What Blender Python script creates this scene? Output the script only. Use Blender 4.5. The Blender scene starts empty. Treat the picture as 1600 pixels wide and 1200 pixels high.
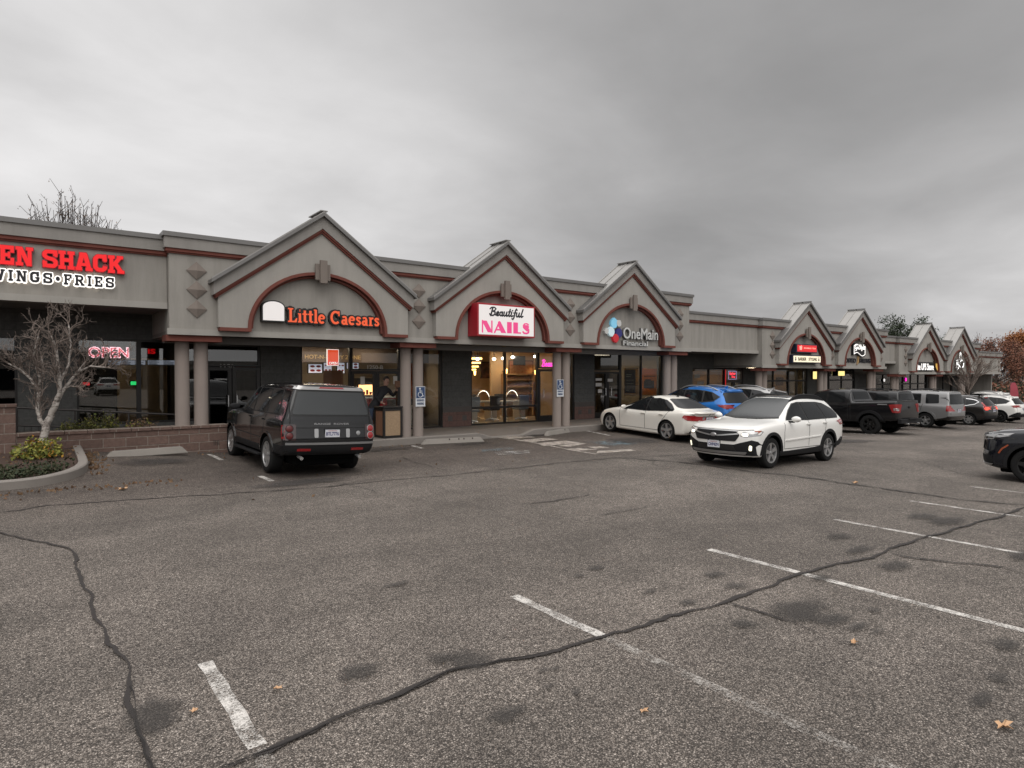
import bpy, bmesh, math, random
from mathutils import Vector, Matrix, geometry
from mathutils.bvhtree import BVHTree
random.seed(7)
R = math.radians
scene = bpy.context.scene
col = scene.collection
rnd = random.random
def ru(a, b): return a + (b - a) * random.random()

# ------------------------------------------------------------------ camera
FPX, HORIZ, CAMH = 990.0, 584.0, 2.0
TH = math.atan(1300.0 / FPX)          # angle between the view and the facade
PITCH = math.atan((600 - HORIZ) / FPX)
FWX, FWY, RTX, RTY = math.cos(TH), math.sin(TH), math.sin(TH), -math.cos(TH)
cam_d = bpy.data.cameras.new('camera')
cam_d.sensor_fit = 'HORIZONTAL'; cam_d.sensor_width = 36
cam_d.lens = 36 * FPX / 1600
cam_d.clip_start = .05; cam_d.clip_end = 6000
cam = bpy.data.objects.new('camera', cam_d); col.objects.link(cam)
cam.location = (0, 0, CAMH)
cam.rotation_euler = (R(90) - PITCH, 0, TH - R(90))
scene.camera = cam

# survey helpers: sight lines of the photograph met with the ground or with a wall plane
def sight(px, py):
    a = (px - 800) / FPX; b = -(py - 600) / FPX
    fz = math.cos(PITCH) + b * math.sin(PITCH); uz = -math.sin(PITCH) + b * math.cos(PITCH)
    return FWX * fz + RTX * a, FWY * fz + RTY * a, uz
def ss(a, b, x):
    t = max(0., min(1., (x - a) / (b - a))); return t * t * (3 - 2 * t)
def lut(tab, x):
    if x <= tab[0][0]: return tab[0][1]
    for (a, va), (b, vb) in zip(tab, tab[1:]):
        if x <= b: return va + (vb - va) * (x - a) / (b - a)
    return tab[-1][1]
WALK = [(21, .19), (25.5, -.42), (38.5, -.42), (40.5, -.73), (200, -.9)]   # pavement level along the shops
def zwalk(x): return lut(WALK, x)
def zground(x, y):
    t = max(0., x - 8); d = t * t / (t + 3) if t > 0 else 0
    far = -.027 * min(d, 60)
    near = zwalk(x) - .17 + (-.02 if x < 21 else 0)
    k = ss(10.5, 15, y)
    z = far * (1 - k) + near * k
    return z + .36 * ss(6, 0, x) * ss(11, 16, y)
def gp(px, py):
    d = sight(px, py); z = 0
    for i in range(60):
        t = (z - CAMH) / d[2]; x = d[0] * t; y = d[1] * t; z = zground(x, y)
    return x, y, z
def F(px, py, Y):
    d = sight(px, py); t = Y / d[1]; return d[0] * t, CAMH + d[2] * t

# ------------------------------------------------------------------ objects
def tag(o, label=None, cat=None, group=None, kind=None):
    if label: o['label'] = label
    if cat: o['category'] = cat
    if group: o['group'] = group
    if kind: o['kind'] = kind
    return o
WORLDROOT = {}
def thing(name, label, cat, loc=(0, 0, 0), rz=0, group=None, local=False):
    o = bpy.data.objects.new(name, None); col.objects.link(o)
    o.empty_display_size = .2
    o.location = loc; o.rotation_euler = (0, 0, rz)
    tag(o, label, cat, group)
    if not local: WORLDROOT[o.name] = Vector(loc)     # children are given in world coordinates
    return o
class MB:
    def __init__(s): s.v = []; s.f = []; s.m = []
    def add(s, vs, fs, mi=0):
        k = len(s.v); s.v += [tuple(v) for v in vs]
        for f in fs: s.f.append(tuple(i + k for i in f)); s.m.append(mi)
        return s
    def box(s, x0, x1, y0, y1, z0, z1, mi=0):
        s.add([(x0,y0,z0),(x1,y0,z0),(x1,y1,z0),(x0,y1,z0),(x0,y0,z1),(x1,y0,z1),(x1,y1,z1),(x0,y1,z1)],
              [(0,3,2,1),(4,5,6,7),(0,1,5,4),(1,2,6,5),(2,3,7,6),(3,0,4,7)], mi); return s
    def bbox(s, x0, x1, y0, y1, z0, z1, b=.01, mi=0):        # box with bevelled edges
        bm = bmesh.new(); bmesh.ops.create_cube(bm, size=1)
        for v in bm.verts: v.co = Vector(((x0+x1)/2 + v.co.x*(x1-x0), (y0+y1)/2 + v.co.y*(y1-y0), (z0+z1)/2 + v.co.z*(z1-z0)))
        bmesh.ops.bevel(bm, geom=bm.edges[:], offset=b, segments=2, affect='EDGES', profile=.5)
        s.bm(bm, mi); return s
    def bm(s, bm, mi=0, mat=None):
        bm.verts.index_update()
        s.add([(mat @ v.co if mat else v.co) for v in bm.verts], [[v.index for v in f.verts] for f in bm.faces], mi); bm.free()
    def prism(s, poly, put, d0, d1, mi=0):                    # polygon (a,b) swept from d0 to d1, put(a,b,d) -> xyz
        n = len(poly)
        s.add([put(a, b, d0) for a, b in poly] + [put(a, b, d1) for a, b in poly],
              [tuple(range(n))[::-1], tuple(range(n, 2*n))] + [(i, (i+1) % n, n + (i+1) % n, n + i) for i in range(n)], mi); return s
    def tube(s, pts, rad, n=6, mi=0, cap=True):
        pts = [Vector(p) for p in pts]
        if not isinstance(rad, (list, tuple)): rad = [rad] * len(pts)
        vs = []; up = None
        for i, p in enumerate(pts):
            t = (pts[min(i+1, len(pts)-1)] - pts[max(i-1, 0)])
            t = t.normalized() if t.length > 1e-9 else Vector((0, 0, 1))
            if up is None: up = t.orthogonal().normalized()
            up = (up - t * up.dot(t)); up = up.normalized() if up.length > 1e-6 else t.orthogonal().normalized()
            w = t.cross(up)
            for k in range(n):
                a = 2 * math.pi * k / n; vs.append(p + (up * math.cos(a) + w * math.sin(a)) * rad[i])
        fs = [(i*n+k, i*n+(k+1) % n, (i+1)*n+(k+1) % n, (i+1)*n+k) for i in range(len(pts)-1) for k in range(n)]
        if cap: fs += [tuple(range(n))[::-1], tuple((len(pts)-1)*n + k for k in range(n))]
        s.add(vs, fs, mi); return s
    def lathe(s, prof, n=24, put=None, mi=0, close=False):    # prof (r,h); put(x,y,h)
        put = put or (lambda x, y, h: (x, y, h)); vs = []
        for r, h in prof:
            for k in range(n):
                a = 2 * math.pi * k / n; vs.append(put(r*math.cos(a), r*math.sin(a), h))
        m = len(prof)
        fs = [(i*n+k, i*n+(k+1) % n, ((i+1) % m)*n+(k+1) % n, ((i+1) % m)*n+k) for i in range(m if close else m-1) for k in range(n)]
        if not close:
            if prof[0][0] > 1e-5: fs.append(tuple(range(n))[::-1])
            if prof[-1][0] > 1e-5: fs.append(tuple((m-1)*n + k for k in range(n)))
        s.add(vs, fs, mi); return s
    def build(s, name, mats, parent=None, smooth=False, angle=35, label=None, recalc=True):
        me = bpy.data.meshes.new(name); me.from_pydata(s.v, [], s.f)
        mats = mats if isinstance(mats, (list, tuple)) else [mats]
        for m in mats: me.materials.append(m)
        for p, mi in zip(me.polygons, s.m): p.material_index = mi
        if recalc:
            b = bmesh.new(); b.from_mesh(me); bmesh.ops.recalc_face_normals(b, faces=b.faces[:]); b.to_mesh(me); b.free()
        me.update()
        if smooth:
            me.shade_smooth()
            if angle: me.set_sharp_from_angle(angle=R(angle))
        o = bpy.data.objects.new(name, me); col.objects.link(o)
        if parent is not None: hang(o, parent)
        if label: o['label'] = label
        return o
def hang(o, parent):
    o.parent = parent
    if parent.name in WORLDROOT: o.matrix_parent_inverse = Matrix.Translation(-WORLDROOT[parent.name])
def struct(o): o['kind'] = 'structure'; return o

# ------------------------------------------------------------------ materials
def new_mat(name):
    m = bpy.data.materials.new(name); m.use_nodes = True
    nt = m.node_tree; return m, nt, nt.nodes['Principled BSDF'], nt.nodes['Material Output']
def N(nt, t, **kw):
    n = nt.nodes.new(t)
    for k, v in kw.items():
        if k in n.inputs: n.inputs[k].default_value = v
        else: setattr(n, k, v)
    return n
def noise(nt, scale, detail=4, rough=.6, vec=None, dist=0):
    n = N(nt, 'ShaderNodeTexNoise', Scale=scale, Detail=detail, Roughness=rough, Distortion=dist)
    if vec is not None: nt.links.new(vec, n.inputs['Vector'])
    return n.outputs['Fac']
def pos(nt): return N(nt, 'ShaderNodeNewGeometry').outputs['Position']
def objc(nt): return N(nt, 'ShaderNodeTexCoord').outputs['Object']
def ramp(nt, fac, stops):
    r = N(nt, 'ShaderNodeValToRGB'); e = r.color_ramp.elements
    while len(e) < len(stops): e.new(.5)
    for k, (p, c) in enumerate(stops):
        e[k].position = p; e[k].color = (c if isinstance(c, (tuple, list)) else (c, c, c)) + ((1,) if not isinstance(c, (tuple, list)) or len(c) == 3 else ()) if isinstance(c, (tuple, list)) else (c, c, c, 1)
    nt.links.new(fac, r.inputs['Fac']); return r.outputs['Color']
def math_n(nt, op, a, b=None):
    n = N(nt, 'ShaderNodeMath', operation=op)
    for i, x in enumerate((a, b)):
        if x is None: continue
        if isinstance(x, (int, float)): n.inputs[i].default_value = x
        else: nt.links.new(x, n.inputs[i])
    return n.outputs[0]
def mixc(nt, fac, a, b, blend='MIX'):
    n = N(nt, 'ShaderNodeMix', data_type='RGBA', blend_type=blend)
    for s, x in ((n.inputs['Factor'], fac), (n.inputs['A'], a), (n.inputs['B'], b)):
        pass
    ins = {'f': n.inputs[0], 'a': n.inputs[6], 'b': n.inputs[7]}
    for k, x in (('f', fac), ('a', a), ('b', b)):
        if isinstance(x, (int, float)): ins[k].default_value = x if k == 'f' else (x, x, x, 1)
        elif isinstance(x, (tuple, list)): ins[k].default_value = tuple(x) + ((1,) if len(x) == 3 else ())
        else: nt.links.new(x, ins[k])
    return n.outputs[2]
def bump(nt, h, strength=.3, dist=.01):
    b = N(nt, 'ShaderNodeBump', Strength=strength, Distance=dist); nt.links.new(h, b.inputs['Height']); return b.outputs['Normal']
def setc(bs, c): bs.inputs['Base Color'].default_value = tuple(c) + (1,)
def simple(name, c, rough=.5, metal=0, var=.0, vs=6, bmp=0, bs_=60, coat=0, spec=None):
    m, nt, b, o = new_mat(name); setc(b, c)
    b.inputs['Roughness'].default_value = rough; b.inputs['Metallic'].default_value = metal
    if coat: b.inputs['Coat Weight'].default_value = coat; b.inputs['Coat Roughness'].default_value = .04
    if spec is not None: b.inputs['Specular IOR Level'].default_value = spec
    p = objc(nt)
    if var:
        f = noise(nt, vs, 6, .65, p)
        nt.links.new(mixc(nt, f, tuple(x*(1-var) for x in c), tuple(min(1, x*(1+var)) for x in c)), b.inputs['Base Color'])
    if bmp: nt.links.new(bump(nt, noise(nt, bs_, 4, .6, p), bmp, .006), b.inputs['Normal'])
    return m
def emit(name, c, s, base=None):
    m, nt, b, o = new_mat(name); setc(b, base or c)
    b.inputs['Emission Color'].default_value = tuple(c) + (1,); b.inputs['Emission Strength'].default_value = s
    b.inputs['Roughness'].default_value = .4
    return m
M = {}
def stucco(name, c, streak=.42):
    m, nt, b, o = new_mat(name); p = pos(nt)
    big = noise(nt, .9, 5, .6, p)
    sc = N(nt, 'ShaderNodeMapping'); nt.links.new(p, sc.inputs['Vector']); sc.inputs['Scale'].default_value = (2.6, 2.6, .28)
    st = noise(nt, 1, 5, .7, sc.outputs[0])                     # run-off streaks
    c1 = mixc(nt, big, tuple(x*.80 for x in c), tuple(x*1.14 for x in c))
    fac = math_n(nt, 'MULTIPLY', ramp(nt, st, [(.40, 0.), (.70, 1.)]), streak*1.5)
    c2 = mixc(nt, fac, c1, tuple(x*.55 for x in c))
    fine = noise(nt, 90, 3, .7, p)
    c3 = mixc(nt, math_n(nt, 'MULTIPLY', fine, .45), c2, tuple(x*.6 for x in c))
    nt.links.new(c3, b.inputs['Base Color'])
    b.inputs['Roughness'].default_value = .9; b.inputs['Specular IOR Level'].default_value = .25
    nt.links.new(bump(nt, noise(nt, 130, 3, .7, p), .5, .006), b.inputs['Normal'])
    return m
STUC = (.335, .317, .288)
M['stucco'] = stucco('stucco', STUC)
M['stucco_light'] = stucco('stucco_light', (.37, .352, .322), .2)
M['band'] = stucco('band', (.30, .285, .265), .3)
M['terracotta'] = stucco('terracotta', (.19, .066, .051), .35)
M['flash'] = simple('metal_flashing', (.17, .165, .16), .45, .3, .15, 3)
M['roofmetal'] = simple('roof_metal', (.30, .29, .275), .42, .35, .15, 2)
M['medal'] = stucco('medallion_stone', (.225, .192, .168), .15)
M['column'] = stucco('column_concrete', (.305, .258, .23), .15)
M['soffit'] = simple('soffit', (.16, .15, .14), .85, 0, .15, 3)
M['frame'] = simple('dark_aluminium', (.018, .016, .015), .4, .2)
def blockwall(name, c, c2, bw, bh, mortar, msize=.012, bmp=.4, off=.5, pattern_y=False):
    m, nt, b, o = new_mat(name); p = pos(nt)
    sep = N(nt, 'ShaderNodeSeparateXYZ'); nt.links.new(p, sep.inputs[0])
    cmb = N(nt, 'ShaderNodeCombineXYZ')
    nt.links.new(math_n(nt, 'ADD', sep.outputs['X'], sep.outputs['Y']), cmb.inputs[0]); nt.links.new(sep.outputs['Z'], cmb.inputs[1])
    br = N(nt, 'ShaderNodeTexBrick'); br.offset = off
    br.inputs['Scale'].default_value = 1; br.inputs['Brick Width'].default_value = bw; br.inputs['Row Height'].default_value = bh
    br.inputs['Mortar Size'].default_value = msize; br.inputs['Mortar Smooth'].default_value = .2; br.inputs['Bias'].default_value = 0
    br.inputs['Color1'].default_value = c + (1,); br.inputs['Color2'].default_value = c2 + (1,); br.inputs['Mortar'].default_value = mortar + (1,)
    nt.links.new(cmb.outputs[0], br.inputs['Vector'])
    n1 = noise(nt, 14, 6, .75, p)
    cc = mixc(nt, ramp(nt, n1, [(.3, 0.), (.75, .75)]), br.outputs['Color'], tuple(x*.4 for x in c))
    nt.links.new(cc, b.inputs['Base Color']); b.inputs['Roughness'].default_value = .92
    h = math_n(nt, 'SUBTRACT', math_n(nt, 'MULTIPLY', n1, .6), br.outputs['Fac'])
    nt.links.new(bump(nt, h, bmp, .03), b.inputs['Normal'])
    return m
M['brick'] = blockwall('split_face_block', (.19, .122, .099), (.142, .09, .073), .42, .2, (.30, .25, .21), .010, .9)
M['cmu'] = blockwall('grey_block', (.115, .115, .11), (.10, .10, .097), .4, .2, (.075, .075, .073), .006, .3)
M['tile'] = blockwall('base_tile', (.17, .10, .085), (.15, .088, .075), .3, .2, (.09, .06, .05), .008, .2, 0)
M['tiledark'] = simple('accent_tile', (.07, .06, .055), .5, 0, .2)
def concrete(name, c, bmp=.3):
    m, nt, b, o = new_mat(name); p = pos(nt)
    f = noise(nt, 2.2, 7, .7, p); g = noise(nt, 60, 3, .6, p)
    cc = mixc(nt, f, tuple(x*.7 for x in c), tuple(x*1.2 for x in c))
    cc = mixc(nt, math_n(nt, 'MULTIPLY', g, .5), cc, tuple(x*.55 for x in c))
    nt.links.new(cc, b.inputs['Base Color']); b.inputs['Roughness'].default_value = .88
    nt.links.new(bump(nt, g, bmp, .004), b.inputs['Normal']); return m
M['concrete'] = concrete('kerb_concrete', (.235, .212, .19))
M['walk'] = concrete('pavement_concrete', (.17, .147, .128))
M['wstop'] = concrete('wheel_stop_concrete', (.30, .275, .245))

def asphalt_mat():
    m, nt, b, o = new_mat('asphalt'); p = pos(nt)
    v = N(nt, 'ShaderNodeTexVoronoi', Scale=112.0); nt.links.new(p, v.inputs['Vector'])
    sepc = N(nt, 'ShaderNodeSeparateColor'); nt.links.new(v.outputs['Color'], sepc.inputs[0])
    stone = ramp(nt, sepc.outputs[0], [(0, (.055, .0455, .0385)), (.35, (.092, .0775, .066)), (.7, (.148, .128, .111)), (.94, (.20, .175, .153)), (1, (.33, .29, .255))])
    gaps = ramp(nt, v.outputs['Distance'], [(.22, 1.), (.66, .24)])
    c1 = mixc(nt, 1.0, stone, gaps, 'MULTIPLY')
    n2 = noise(nt, 24, 5, .7, p)
    c2 = mixc(nt, 1.0, c1, ramp(nt, n2, [(.3, .62), (.7, 1.35)]), 'MULTIPLY')
    big = noise(nt, .22, 6, .62, p); mid = noise(nt, 1.3, 5, .65, p)
    c3 = mixc(nt, 1.0, c2, ramp(nt, big, [(.32, .74), (.68, 1.22)]), 'MULTIPLY')
    c4 = mixc(nt, 1.0, c3, ramp(nt, mid, [(.3, .80), (.7, 1.16)]), 'MULTIPLY')
    lane = N(nt, 'ShaderNodeMapping'); nt.links.new(p, lane.inputs['Vector']); lane.inputs['Scale'].default_value = (.05, .42, 1)
    c4 = mixc(nt, 1.0, c4, ramp(nt, noise(nt, 1.0, 4, .55, lane.outputs[0]), [(.34, .80), (.66, 1.18)]), 'MULTIPLY')
    pat = ramp(nt, noise(nt, 5.5, 7, .75, p, .6), [(.30, .72), (.48, 1.0), (.75, 1.10)])
    c4 = mixc(nt, .8, c4, mixc(nt, 1.0, c4, pat, 'MULTIPLY'))
    # asphalt darkens towards the stalls along the shops (beyond the long seam), wavering edge
    sep = N(nt, 'ShaderNodeSeparateXYZ'); nt.links.new(p, sep.inputs[0])
    wob = math_n(nt, 'MULTIPLY', noise(nt, .8, 3, .6, p), .5)
    ed = math_n(nt, 'ADD', sep.outputs['Y'], wob)
    k = ramp(nt, math_n(nt, 'DIVIDE', math_n(nt, 'SUBTRACT', ed, 9.0), 7.0), [(.2, 0.), (.55, 1.)])
    c5 = mixc(nt, k, c4, mixc(nt, 1.0, c4, (.66, .63, .62), 'MULTIPLY'))
    hs = N(nt, 'ShaderNodeHueSaturation'); hs.inputs['Value'].default_value = ASPHALT_V; nt.links.new(c5, hs.inputs['Color'])
    nt.links.new(hs.outputs[0], b.inputs['Base Color'])
    b.inputs['Roughness'].default_value = .8; b.inputs['Specular IOR Level'].default_value = .35
    h = math_n(nt, 'ADD', math_n(nt, 'MULTIPLY', v.outputs['Distance'], -1), math_n(nt, 'MULTIPLY', n2, .5))
    nt.links.new(bump(nt, h, .7, .008), b.inputs['Normal'])
    return m
ASPHALT_V = 1.95
M['asphalt'] = asphalt_mat()

def masked(name, c, rough, lo, hi, scale, attr=False, top=1.0):
    """thin coat on the asphalt with worn holes: opaque where the wear mask says so"""
    m, nt, b, o = new_mat(name); p = pos(nt); setc(b, c); b.inputs['Roughness'].default_value = rough
    n1 = noise(nt, scale, 6, .75, p); n2 = noise(nt, scale * .09, 4, .6, p)
    f = math_n(nt, 'ADD', math_n(nt, 'MULTIPLY', n1, .6), math_n(nt, 'MULTIPLY', n2, .4))
    mk = ramp(nt, f, [(lo, 0.), (hi, 1.)])
    cc = mixc(nt, noise(nt, 70, 3, .6, p), tuple(x*.72 for x in c), tuple(min(1, x*1.15) for x in c)); nt.links.new(cc, b.inputs['Base Color'])
    if attr:
        a = N(nt, 'ShaderNodeAttribute', attribute_name='cover')
        mk = math_n(nt, 'MULTIPLY', ramp(nt, math_n(nt, 'ADD', a.outputs['Fac'], math_n(nt, 'MULTIPLY', math_n(nt, 'SUBTRACT', f, .5), 2.2)), [(lo, 0.), (hi, 1.)]), top)
    tr = N(nt, 'ShaderNodeBsdfTransparent'); mx = N(nt, 'ShaderNodeMixShader')
    nt.links.new(mk, mx.inputs[0]); nt.links.new(tr.outputs[0], mx.inputs[1]); nt.links.new(b.outputs[0], mx.inputs[2])
    nt.links.new(mx.outputs[0], o.inputs['Surface']); return m
M['line'] = masked('worn_white_paint', (.60, .57, .53), .7, .425, .56, 75)
M['line_faint'] = masked('very_worn_paint', (.46, .43, .395), .8, .485, .64, 55)
M['hatch'] = masked('hatch_paint', (.40, .355, .31), .75, .37, .55, 60)
M['ada_blue'] = masked('worn_blue_paint', (.15, .20, .225), .75, .47, .60, 30)
M['ada_white'] = masked('worn_marking_paint', (.38, .37, .355), .75, .46, .60, 30)
M['stain'] = masked('oil_stain', (.034, .030, .027), .7, .34, .95, 4, True, .55)
M['grime'] = masked('tyre_grime', (.040, .036, .034), .8, .25, .95, 6, True, .6)
M['tar'] = masked('crack_seal_tar', (.021, .0165, .0145), .75, .30, .46, 34, True, .96)
M['crack'] = simple('open_crack', (.012, .010, .009), .95)
# ------------------------------------------------------------------ sky and sun
SUN_EL, SUN_AZ = R(48), R(212)          # high, behind the camera and to its left; overcast
world = bpy.data.worlds.new('World'); scene.world = world; world.use_nodes = True
nt = world.node_tree; nt.nodes.clear()
out = N(nt, 'ShaderNodeOutputWorld'); bg = N(nt, 'ShaderNodeBackground'); nt.links.new(bg.outputs[0], out.inputs[0])
bg.inputs['Strength'].default_value = .1
sky = N(nt, 'ShaderNodeTexSky', sky_type='NISHITA'); sky.sun_disc = False
sky.sun_elevation = SUN_EL; sky.sun_rotation = SUN_AZ; sky.dust_density = 4.0; sky.air_density = 1.0
tc = N(nt, 'ShaderNodeTexCoord').outputs['Generated']
sp = N(nt, 'ShaderNodeSeparateXYZ'); nt.links.new(tc, sp.inputs[0])
zc = math_n(nt, 'ADD', math_n(nt, 'MAXIMUM', sp.outputs['Z'], 0.0), .16)
u = math_n(nt, 'DIVIDE', sp.outputs['X'], zc); v = math_n(nt, 'DIVIDE', sp.outputs['Y'], zc)
cv = N(nt, 'ShaderNodeCombineXYZ'); nt.links.new(u, cv.inputs[0]); nt.links.new(v, cv.inputs[1]); cv.inputs[2].default_value = 3.7
mp = N(nt, 'ShaderNodeMapping'); nt.links.new(cv.outputs[0], mp.inputs['Vector'])
mp.inputs['Rotation'].default_value = (0, 0, R(-20)); mp.inputs['Scale'].default_value = (.72, .80, 1)
c1 = noise(nt, .55, 3, .5, mp.outputs[0], .35)
c2 = noise(nt, 2.0, 6, .52, mp.outputs[0], .25)
cl = math_n(nt, 'ADD', math_n(nt, 'MULTIPLY', c1, .55), math_n(nt, 'MULTIPLY', c2, .45))
def dirdot(d):
    n = N(nt, 'ShaderNodeVectorMath', operation='DOT_PRODUCT'); nt.links.new(tc, n.inputs[0]); n.inputs[1].default_value = Vector(d).normalized(); return n.outputs['Value']
def add(*a):
    r = a[0]
    for x in a[1:]: r = math_n(nt, 'ADD', r, x)
    return r
def mul(a, b): return math_n(nt, 'MULTIPLY', a, b)
# brightness of the cloud deck; unseen sky behind and overhead brightened to light the scene
def lobe(px, py, k): return math_n(nt, 'POWER', math_n(nt, 'MAXIMUM', dirdot(sight(px, py)), 0.0), k)
left = lobe(230, 300, 5.0); band = lobe(1150, 330, 9.0); low = lobe(1700, 500, 26.0)
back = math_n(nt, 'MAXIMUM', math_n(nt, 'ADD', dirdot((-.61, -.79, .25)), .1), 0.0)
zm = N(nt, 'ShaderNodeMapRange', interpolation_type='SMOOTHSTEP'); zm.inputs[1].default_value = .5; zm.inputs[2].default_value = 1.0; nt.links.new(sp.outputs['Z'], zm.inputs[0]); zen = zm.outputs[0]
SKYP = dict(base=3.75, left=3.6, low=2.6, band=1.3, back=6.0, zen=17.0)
lum = add(SKYP['base'], mul(left, SKYP['left']), mul(low, SKYP['low']), mul(band, -SKYP['band']))
tex = ramp(nt, cl, [(.33, 1.30), (.44, 1.08), (.54, .92), (.66, .76)])
lum2 = N(nt, 'ShaderNodeMix', data_type='RGBA', blend_type='MULTIPLY'); lum2.inputs[0].default_value = 1
tint = N(nt, 'ShaderNodeCombineColor'); nt.links.new(lum, tint.inputs[0]); nt.links.new(mul(lum, .985), tint.inputs[1]); nt.links.new(mul(lum, .985), tint.inputs[2])
nt.links.new(tint.outputs[0], lum2.inputs[6]); nt.links.new(tex, lum2.inputs[7])
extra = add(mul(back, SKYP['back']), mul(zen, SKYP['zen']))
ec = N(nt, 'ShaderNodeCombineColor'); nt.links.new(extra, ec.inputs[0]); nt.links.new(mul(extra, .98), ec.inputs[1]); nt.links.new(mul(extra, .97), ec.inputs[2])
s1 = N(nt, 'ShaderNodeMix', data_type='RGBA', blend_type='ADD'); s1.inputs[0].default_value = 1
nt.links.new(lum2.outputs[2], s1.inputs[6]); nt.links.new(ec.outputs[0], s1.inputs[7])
hs = N(nt, 'ShaderNodeHueSaturation'); hs.inputs['Saturation'].default_value = .15; hs.inputs['Value'].default_value = .10; nt.links.new(sky.outputs[0], hs.inputs['Color'])
s2 = N(nt, 'ShaderNodeMix', data_type='RGBA', blend_type='ADD'); s2.inputs[0].default_value = 1
nt.links.new(s1.outputs[2], s2.inputs[6]); nt.links.new(hs.outputs[0], s2.inputs[7])
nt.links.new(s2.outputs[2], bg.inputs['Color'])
sun_d = bpy.data.lights.new('sun', 'SUN'); sun_d.energy = .9; sun_d.angle = R(45); sun_d.color = (1, .96, .91)
sun = bpy.data.objects.new('sun', sun_d); col.objects.link(sun)
# light comes from the upper left behind the camera
sd = Vector((-.35, -.75, math.tan(SUN_EL) * .83)).normalized()
sun.rotation_euler = sd.to_track_quat('Z', 'Y').to_euler()
sky.sun_rotation = math.atan2(sd.x, sd.y)
scene.view_settings.view_transform = 'Standard'; scene.view_settings.look = 'None'
scene.view_settings.exposure = 0; scene.view_settings.gamma = 1
scene.render.engine = 'CYCLES'
scene.cycles.use_denoising = True
scene.cycles.max_bounces = 8; scene.cycles.transparent_max_bounces = 16
scene.cycles.sample_clamp_indirect = 6
scene.cycles.caustics_reflective = False; scene.cycles.caustics_refractive = False

# ------------------------------------------------------------------ ground
def axis(lo, hi, step, far):
    a = []; x = lo
    while x <= hi + 1e-6: a.append(round(x, 3)); x += step
    return [-f for f in far[::-1]] + a + far
xs = axis(-30, 100, 1.0, []); xs = [-2500, -800, -250, -100, -55] + xs + [130, 200, 400, 1000, 2500]
ys = axis(-40, 40, 1.0, []); ys = [-2500, -800, -250, -100, -60] + ys + [60, 100, 250, 800, 2500]
g = MB()
g.add([(x, y, zground(x, y)) for y in ys for x in xs],
      [(j*len(xs)+i, j*len(xs)+i+1, (j+1)*len(xs)+i+1, (j+1)*len(xs)+i) for j in range(len(ys)-1) for i in range(len(xs)-1)])
ground = struct(g.build('asphalt_ground', M['asphalt'], smooth=True, angle=None))
ground.data.polygons.foreach_set('use_smooth', [True]*len(ground.data.polygons))

LIFT = [0.]
def up(): LIFT[0] += .00012; return LIFT[0]
def ribbon(name, pts, widths, mat, lift=.004, sub=0, jit=0, jw=0, rag=False):
    """flat strip on the ground along pts (x,y)"""
    lift += up()
    P = [Vector(p[:2]) for p in pts]
    if not isinstance(widths, (list, tuple)): widths = [widths]*len(P)
    if sub:
        Q = []; W = []
        for (a, b, wa, wb) in zip(P, P[1:], widths, widths[1:]):
            n = max(1, int((b-a).length/sub))
            for k in range(n): t = k/n; Q.append(a.lerp(b, t)); W.append(wa+(wb-wa)*t)
        Q.append(P[-1]); W.append(widths[-1]); P, widths = Q, W
    vs = []; ph = ru(0, 9)
    for i, p in enumerate(P):
        t = (P[min(i+1, len(P)-1)] - P[max(0, i-1)]).normalized(); nrm = Vector((-t.y, t.x))
        if jit and 0 < i < len(P)-1: p = p + nrm*(jit*(.9*math.sin(ph+i*.55)*math.sin(ph*2+i*.21)+ru(-.5, .5)))
        w = widths[i]*.5*(1+jw*(.7*math.sin(ph*3+i*.9)+ru(-.4, .4))); w2 = widths[i]*.5*(1+jw*(.7*math.sin(ph*5+i*.7)+ru(-.4, .4)))
        for q in (p + nrm*w, p - nrm*w2): vs.append((q.x, q.y, zground(q.x, q.y)+lift))
    m = MB()
    if not rag: m.add(vs, [(2*i, 2*i+1, 2*i+3, 2*i+2) for i in range(len(P)-1)]); return struct(m.build(name, mat))
    V4 = []; cov = []; n = len(P)                       # feathered edges: cover 0 at the rims, 1 inside
    for i in range(n):
        a, b = Vector(vs[2*i]), Vector(vs[2*i+1])
        for t, c in ((-.35, 0.), (.22, .8), (.5, 1.), (.78, .8), (1.35, 0.)): V4.append(tuple(a.lerp(b, t))); cov.append(c if 2 < i < n-3 else c*.5)
    m.add(V4, [(5*i+j, 5*i+j+1, 5*i+j+6, 5*i+j+5) for i in range(n-1) for j in range(4)])
    o = m.build(name, mat); at = o.data.attributes.new('cover', 'FLOAT', 'POINT'); at.data.foreach_set('value', cov)
    return struct(o)
def gpl(pts): return [gp(*p) for p in pts]
# stall lines of the near row, worn; each starts at y ~ 4.4 and runs towards the camera side
for k, (x0, y0, ybreak, yend) in enumerate([(.95, 4.75, 3.5, -1.2), (3.45, 4.5, 3.38, -1.2), (6.13, 4.35, 3.3, -1.2), (8.78, 4.22, 3.05, -1.2), (11.25, 4.2, 2.75, -1.2), (13.95, 4.19, 2.6, -1.2), (16.6, 4.15, 2.5, -1.2), (19.3, 4.15, 2.4, -1.2)]):
    ribbon('parking_line', [(x0, y0), (x0, ybreak)], .095, M['line'], .004, .06, .003, .14)
    ribbon('parking_line', [(x0, ybreak-.02), (x0, yend)], .09, M['line_faint'] if k < 2 else M['line'], .004, .2, 0, .06)
for k, (a, b) in enumerate([((327, 710), (346, 719)), ((406, 744), (425, 752)), ((644, 696.5), (660, 700.8)), ((912, 672.5), (952, 680.6))]):
    ribbon('parking_line', [gp(*a), gp(*b)], .11, M['line'], .004, .2, 0, .05)
for k in range(7):
    x = 21.4 + 2.9*k
    ribbon('parking_line', [(x, 15.6), (x+.3, 11.2)], .11, M['line'], .004, .5)
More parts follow.
